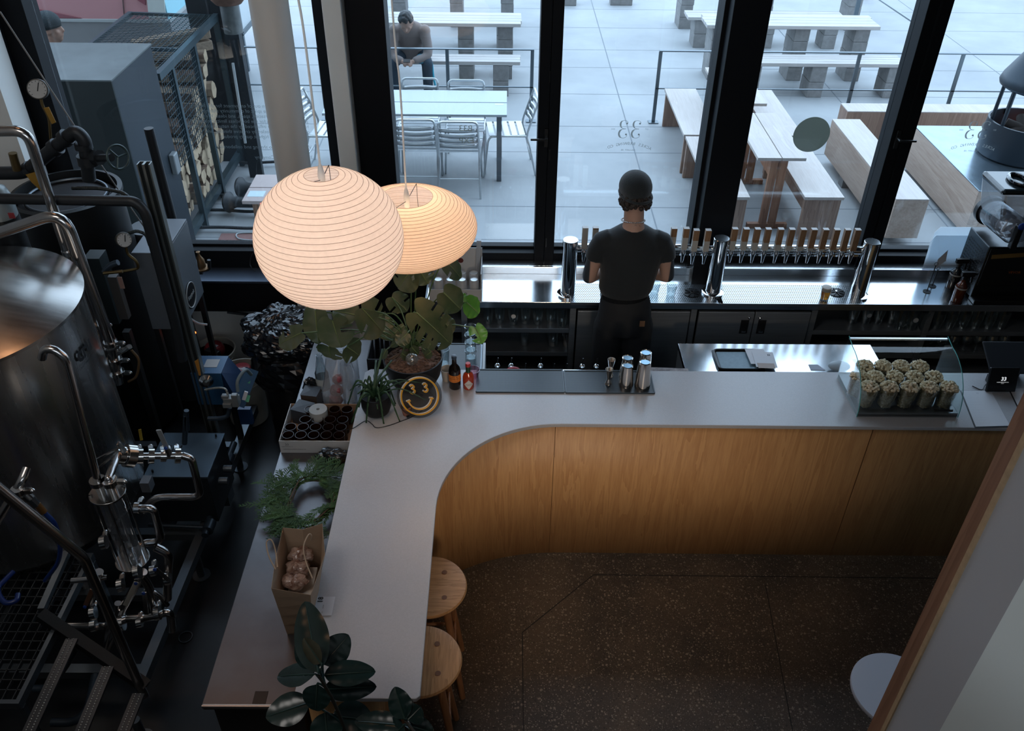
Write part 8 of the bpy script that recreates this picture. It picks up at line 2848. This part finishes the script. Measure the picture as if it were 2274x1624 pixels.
for s in (-1, 1):
    limb(mb, [V((bx_ + s * .088, by_, .90)), V((bx_ + s * .105, by_ + .0, .50)), V((bx_ + s * .115, by_, .10))], [.102, .088, .078])
mb.build('trousers', TROU, pt_, remesh=.011, smooth=3)
MB().loft([((bx_ - .01, by_ + .02, z_), .152, .114, (1, 0, 0), (0, 1, 0)) for z_ in (1.098, 1.13)], 36).build('belt', M('black_leather', (.008, .008, .008), .3), pt_)
MB().box((bx_ + .095, by_ - .128, .985), (.032, .004, .04)).build('pocket_label', M('tan_leather_label', (.22, .11, .055), .6), pt_)
for s in (-1, 1):
    MB().loft([((bx_ + s * .115, by_ + y_, z_), rx, rz_, (1, 0, 0), (0, 0, 1)) for y_, z_, rx, rz_ in ((-.09, .05, .03, .04), (-.05, .055, .045, .05), (.08, .045, .05, .042), (.17, .035, .04, .03))], 14).build('shoe', BLACKP, pt_)
# beanie, curls, chain
BL = lambda x, y, z: hc + Hm @ V((x, y, z))
mb = MB().ball(BL(0, -.016, .052), .1, 28, 18, (.86, 1.03, .90), Hm)
mb.add([], [])
k = []
for f, s_ in zip(mb.f, mb.sm):
    cz = sum(((Hm.transposed() @ (V(mb.v[i]) - hc)).z - .28 * (Hm.transposed() @ (V(mb.v[i]) - hc)).y) for i in f) / len(f)
    if cz > .008:
        k.append(f)
mb.f = k
mb.sm = [True] * len(k)
bn_ = mb.build('beanie', KNITB, pt_, solid=-.006)
ring = []
for q in range(36):
    a = 2 * PI * q / 36
    ring.append(BL(.0875 * math.cos(a), -.016 + .104 * math.sin(a), .012 + .28 * (-.016 + .104 * math.sin(a))))
MB().tube(ring, .0085, 8, closed=True).build('beanie_cuff', KNITB, bn_)
mb = MB()
for q in range(90):
    a = R(rnd.uniform(155, 385))
    zz = rnd.uniform(-.055, .01) + (.018 if math.sin(a) > 0 else 0)
    mb.ball(BL(.083 * math.cos(a), -.012 + .095 * math.sin(a), zz - .01), rnd.uniform(.010, .016), 8, 6)
mb.build('hair', HAIRD, pt_)
ch_ = MB()
for q in range(40):
    a = 2 * PI * q / 40
    ch_.ball((bx_ - .002 + .068 * math.cos(a), by_ + .028 + .068 * math.sin(a), 1.618 - .016 * math.sin(a)), .0048, 6, 5)
ch_.build('neck_chain', M('silver_chain', (.5, .5, .5), .25, 1), pt_)
INKN = M('tattoo_ink', (.09, .06, .055), .6)
tt2 = MB()
for pts in ([(-.03, 0), (-.01, .02), (.0, .035), (.01, .02), (.03, 0)], [(-.015, 0), (.0, .018), (.015, 0)], [(.02, .03), (.03, .012), (.045, .004)], [(-.035, .02), (-.025, .005), (-.012, .002)]):
    P_ = []
    for x, z in pts:
        a = -PI / 2 + x / .06
        P_.append((bx_ + .004 + .0655 * math.cos(a), by_ + .022 + .0655 * math.sin(a), 1.592 + z * .9))
    tt2.tube(P_, .0011, 5)
tt2.build('neck_tattoo', INKN, pt_)

# ---- seated man with a phone
sx_, sy_ = -1.20, 11.32
sm2 = thing('seated_person', 'seated person in a taupe sweater and jeans looking down at a phone', 'person', (sx_, sy_, .0))
mb = MB()
H2 = Matrix.Rotation(R(180), 3, 'Z') @ Matrix.Rotation(R(-38), 3, 'X')
h2 = V((-1.228, 10.98, .985))
headmb(mb, h2, H2)
limb(mb, [V((-1.215, 11.14, .90)), h2 + V((0, .05, -.03))], [.06, .055])
torso(mb, [((sx_, sy_, .50), .16, .12, (0, 1, .3)), ((sx_ - .01, sy_ - .08, .70), .17, .12, (0, .8, .5)), ((-1.21, 11.16, .86), .18, .11, (0, .6, .8)), ((-1.215, 11.12, .91), .10, .08, (0, .5, .8))])
ar2 = {-1: (V((-1.395, 11.12, .855)), V((-1.425, 11.02, .585)), V((-1.29, 10.90, .545))), 1: (V((-1.02, 11.12, .855)), V((-.985, 11.02, .60)), V((-1.165, 10.90, .545)))}
for s, (a, b, c) in ar2.items():
    limb(mb, [a, b, c], [.05, .042, .028])
    hand(mb, c, V((-s * .8, -.4, -.1)), V((0, -.5, .8)), -s, .8, .95)
lg = {-1: (V((-1.30, 11.36, .54)), V((-1.425, 10.98, .50)), V((-1.42, 11.02, .08))), 1: (V((-1.10, 11.36, .54)), V((-.995, 10.98, .50)), V((-1.0, 11.02, .08)))}
for s, (a, b, c) in lg.items():
    limb(mb, [a, b], [.075, .055])
    limb(mb, [b, c], [.055, .035])
mb.build('body', SKIN2, sm2, remesh=.009, smooth=3)
mb = MB()
torso(mb, [((sx_, sy_, .515), .175, .135, (0, 1, .3)), ((sx_ - .01, sy_ - .07, .66), .185, .14, (0, .85, .45)), ((-1.21, 11.19, .80), .205, .135, (0, .7, .6)), ((-1.21, 11.13, .885), .175, .10, (0, .6, .8)), ((-1.215, 11.10, .93), .085, .07, (0, .5, .8))])
for s, (a, b, c) in ar2.items():
    mb.ball(a, .075, 14, 10)
    limb(mb, [a, b, b + (c - b) * .82], [.068, .058, .044])
mb.build('sweater', M('taupe_knit', (0.20, 0.165, 0.155), .9, sheen=.3, bump=.1, bscale=40), sm2, remesh=.011, smooth=3)
mb = MB()
torso(mb, [((sx_, sy_ + .02, .46), .16, .12, (0, 1, .1)), ((sx_, sy_ + .02, .54), .16, .12, (0, 1, .1))])
for s, (a, b, c) in lg.items():
    limb(mb, [a, b], [.092, .072])
    limb(mb, [b, c], [.072, .058])
mb.build('jeans', DENIM, sm2, remesh=.011, smooth=3)
for s, (a, b, c) in lg.items():
    MB().loft([((c.x, c.y + y_, z_), rx, rz_, (1, 0, 0), (0, 0, 1)) for y_, z_, rx, rz_ in ((.08, .045, .03, .035), (.04, .05, .045, .048), (-.10, .04, .048, .038), (-.18, .03, .035, .025))], 14).build('shoe', BLACKP, sm2)
mb = MB()
for q in range(130):
    a, ph = rnd.uniform(0, 6.28), math.acos(rnd.uniform(.05, 1))
    p = V((.079 * math.sin(ph) * math.cos(a), -.022 + .095 * math.sin(ph) * math.sin(a), .032 + .092 * math.cos(ph)))
    if p.y > .045 and p.z < .085:
        continue
    mb.ball(h2 + H2 @ p, rnd.uniform(.016, .024), 7, 5)
mb.build('hair', M('near_black_hair', (.018, .02, .022), .5), sm2, remesh=.008, smooth=1)
MB().box(V((-1.232, 10.835, .575)), (.085, .05, .012), rot=Matrix.Rotation(R(35), 3, 'X')).build('phone', BLACKP, bev=.003, tags=('black phone held in both hands of the seated person', 'phone'))
MB().lathe([(.031, -.010), (.033, 0), (.031, .010)], ar2[1][2] + V((.028, .016, .008)), 18, (.8, .45, .2)).build('wrist_watch', M('silver_watch', (.5, .52, .53), .25, .9), sm2)
MB().tube(spline([V((-.99, 11.05, .56)), V((-.94, 11.0, .50)), V((-.92, 10.98, .30)), V((-.86, 10.96, .06))], 6), .014, 8).build('blue_leash', M('turquoise_strap', (.03, .33, .45), .5), tags=('turquoise strap hanging beside the leg of the seated person', 'strap'))
MB().tube([V((-1.10 + .028, 10.962, .56)) + V((.055 * math.cos(a), .03 * math.sin(a), .045 * math.sin(a))) for a in [2 * PI * q / 20 for q in range(20)]], .008, 6, closed=True).build('blue_wristband', M('blue_band', (.02, .16, .24), .5), sm2)

# ---- passer-by in a grey beanie beyond the steel enclosure
b3 = thing('passer_by', 'person in a grey knitted beanie seen in profile beyond the steel enclosure', 'person', (-4.16, 8.2, 0))
mb = MB()
H3 = Matrix.Rotation(R(-84), 3, 'Z')
h3 = V((-4.155, 8.2, 1.665))
headmb(mb, h3, H3)
limb(mb, [V((-4.17, 8.2, 1.46)), V((-4.16, 8.2, 1.62))], [.065, .058])
torso(mb, [((-4.17, 8.2, .85), .11, .16, (0, 1, 0)), ((-4.17, 8.2, 1.15), .11, .17, (0, 1, 0)), ((-4.17, 8.2, 1.38), .11, .18, (0, 1, 0)), ((-4.17, 8.2, 1.48), .07, .08, (0, 1, 0))])
for s in (-1, 1):
    limb(mb, [V((-4.17, 8.2 + s * .20, 1.38)), V((-4.2, 8.2 + s * .24, 1.10)), V((-4.05, 8.2 + s * .20, .92))], [.05, .04, .028])
    hand(mb, V((-4.05, 8.2 + s * .20, .92)), (1, 0, -.6), (0, s, .2), s)
    limb(mb, [V((-4.17, 8.2 + s * .09, .85)), V((-4.15, 8.2 + s * .10, .48)), V((-4.2, 8.2 + s * .10, .08))], [.085, .058, .04])
mb.build('body', SKIN, b3, remesh=.0095, smooth=2)
mb = MB()
torso(mb, [((-4.17, 8.2, .80), .13, .18, (0, 1, 0)), ((-4.17, 8.2, 1.15), .13, .19, (0, 1, 0)), ((-4.17, 8.2, 1.40), .13, .20, (0, 1, 0)), ((-4.165, 8.2, 1.53), .075, .08, (0, 1, 0))])
for s in (-1, 1):
    limb(mb, [V((-4.17, 8.2 + s * .20, 1.38)), V((-4.2, 8.2 + s * .24, 1.10)), V((-4.07, 8.2 + s * .205, .95))], [.07, .058, .045])
mb.build('jacket', M('dark_jacket', (.012, .013, .016), .8), b3, remesh=.012, smooth=3)
mb = MB()
for s in (-1, 1):
    limb(mb, [V((-4.17, 8.2 + s * .09, .86)), V((-4.15, 8.2 + s * .10, .48)), V((-4.2, 8.2 + s * .10, .1))], [.10, .075, .06])
mb.build('trousers', DENIM, b3, remesh=.012, smooth=3)
for s in (-1, 1):
    MB().loft([((-4.2 + y_, 8.2 + s * .10, z_), rz_, rx, (0, 0, 1), (0, 1, 0)) for y_, z_, rx, rz_ in ((-.08, .045, .03, .035), (-.04, .05, .045, .048), (.10, .04, .048, .038), (.18, .03, .035, .025))], 14).build('shoe', BLACKP, b3)
mb = MB().ball(h3 + H3 @ V((0, -.012, .060)), .1, 28, 18, (.88, 1.06, .95), H3)
k = [f for f in mb.f if sum(((H3.transposed() @ (V(mb.v[i]) - h3)).z - .12 * (H3.transposed() @ (V(mb.v[i]) - h3)).y) for i in f) / len(f) > .025]
mb.f, mb.sm = k, [True] * len(k)
bn2 = mb.build('beanie', M('grey_knit', (.035, .048, .055), .9, bump=.6, bscale=150, var=.3, scale=90), b3, solid=-.006)
MB().loft([(h3 + H3 @ V((0, -.012, z_)), .0865 + .004, .105 + .004, H3 @ V((1, 0, 0)), H3 @ V((0, 1, .12))) for z_ in (.012, .055)], 30, cap=False).build('beanie_cuff', M('black_cuff', (.008, .014, .016), .9), bn2)
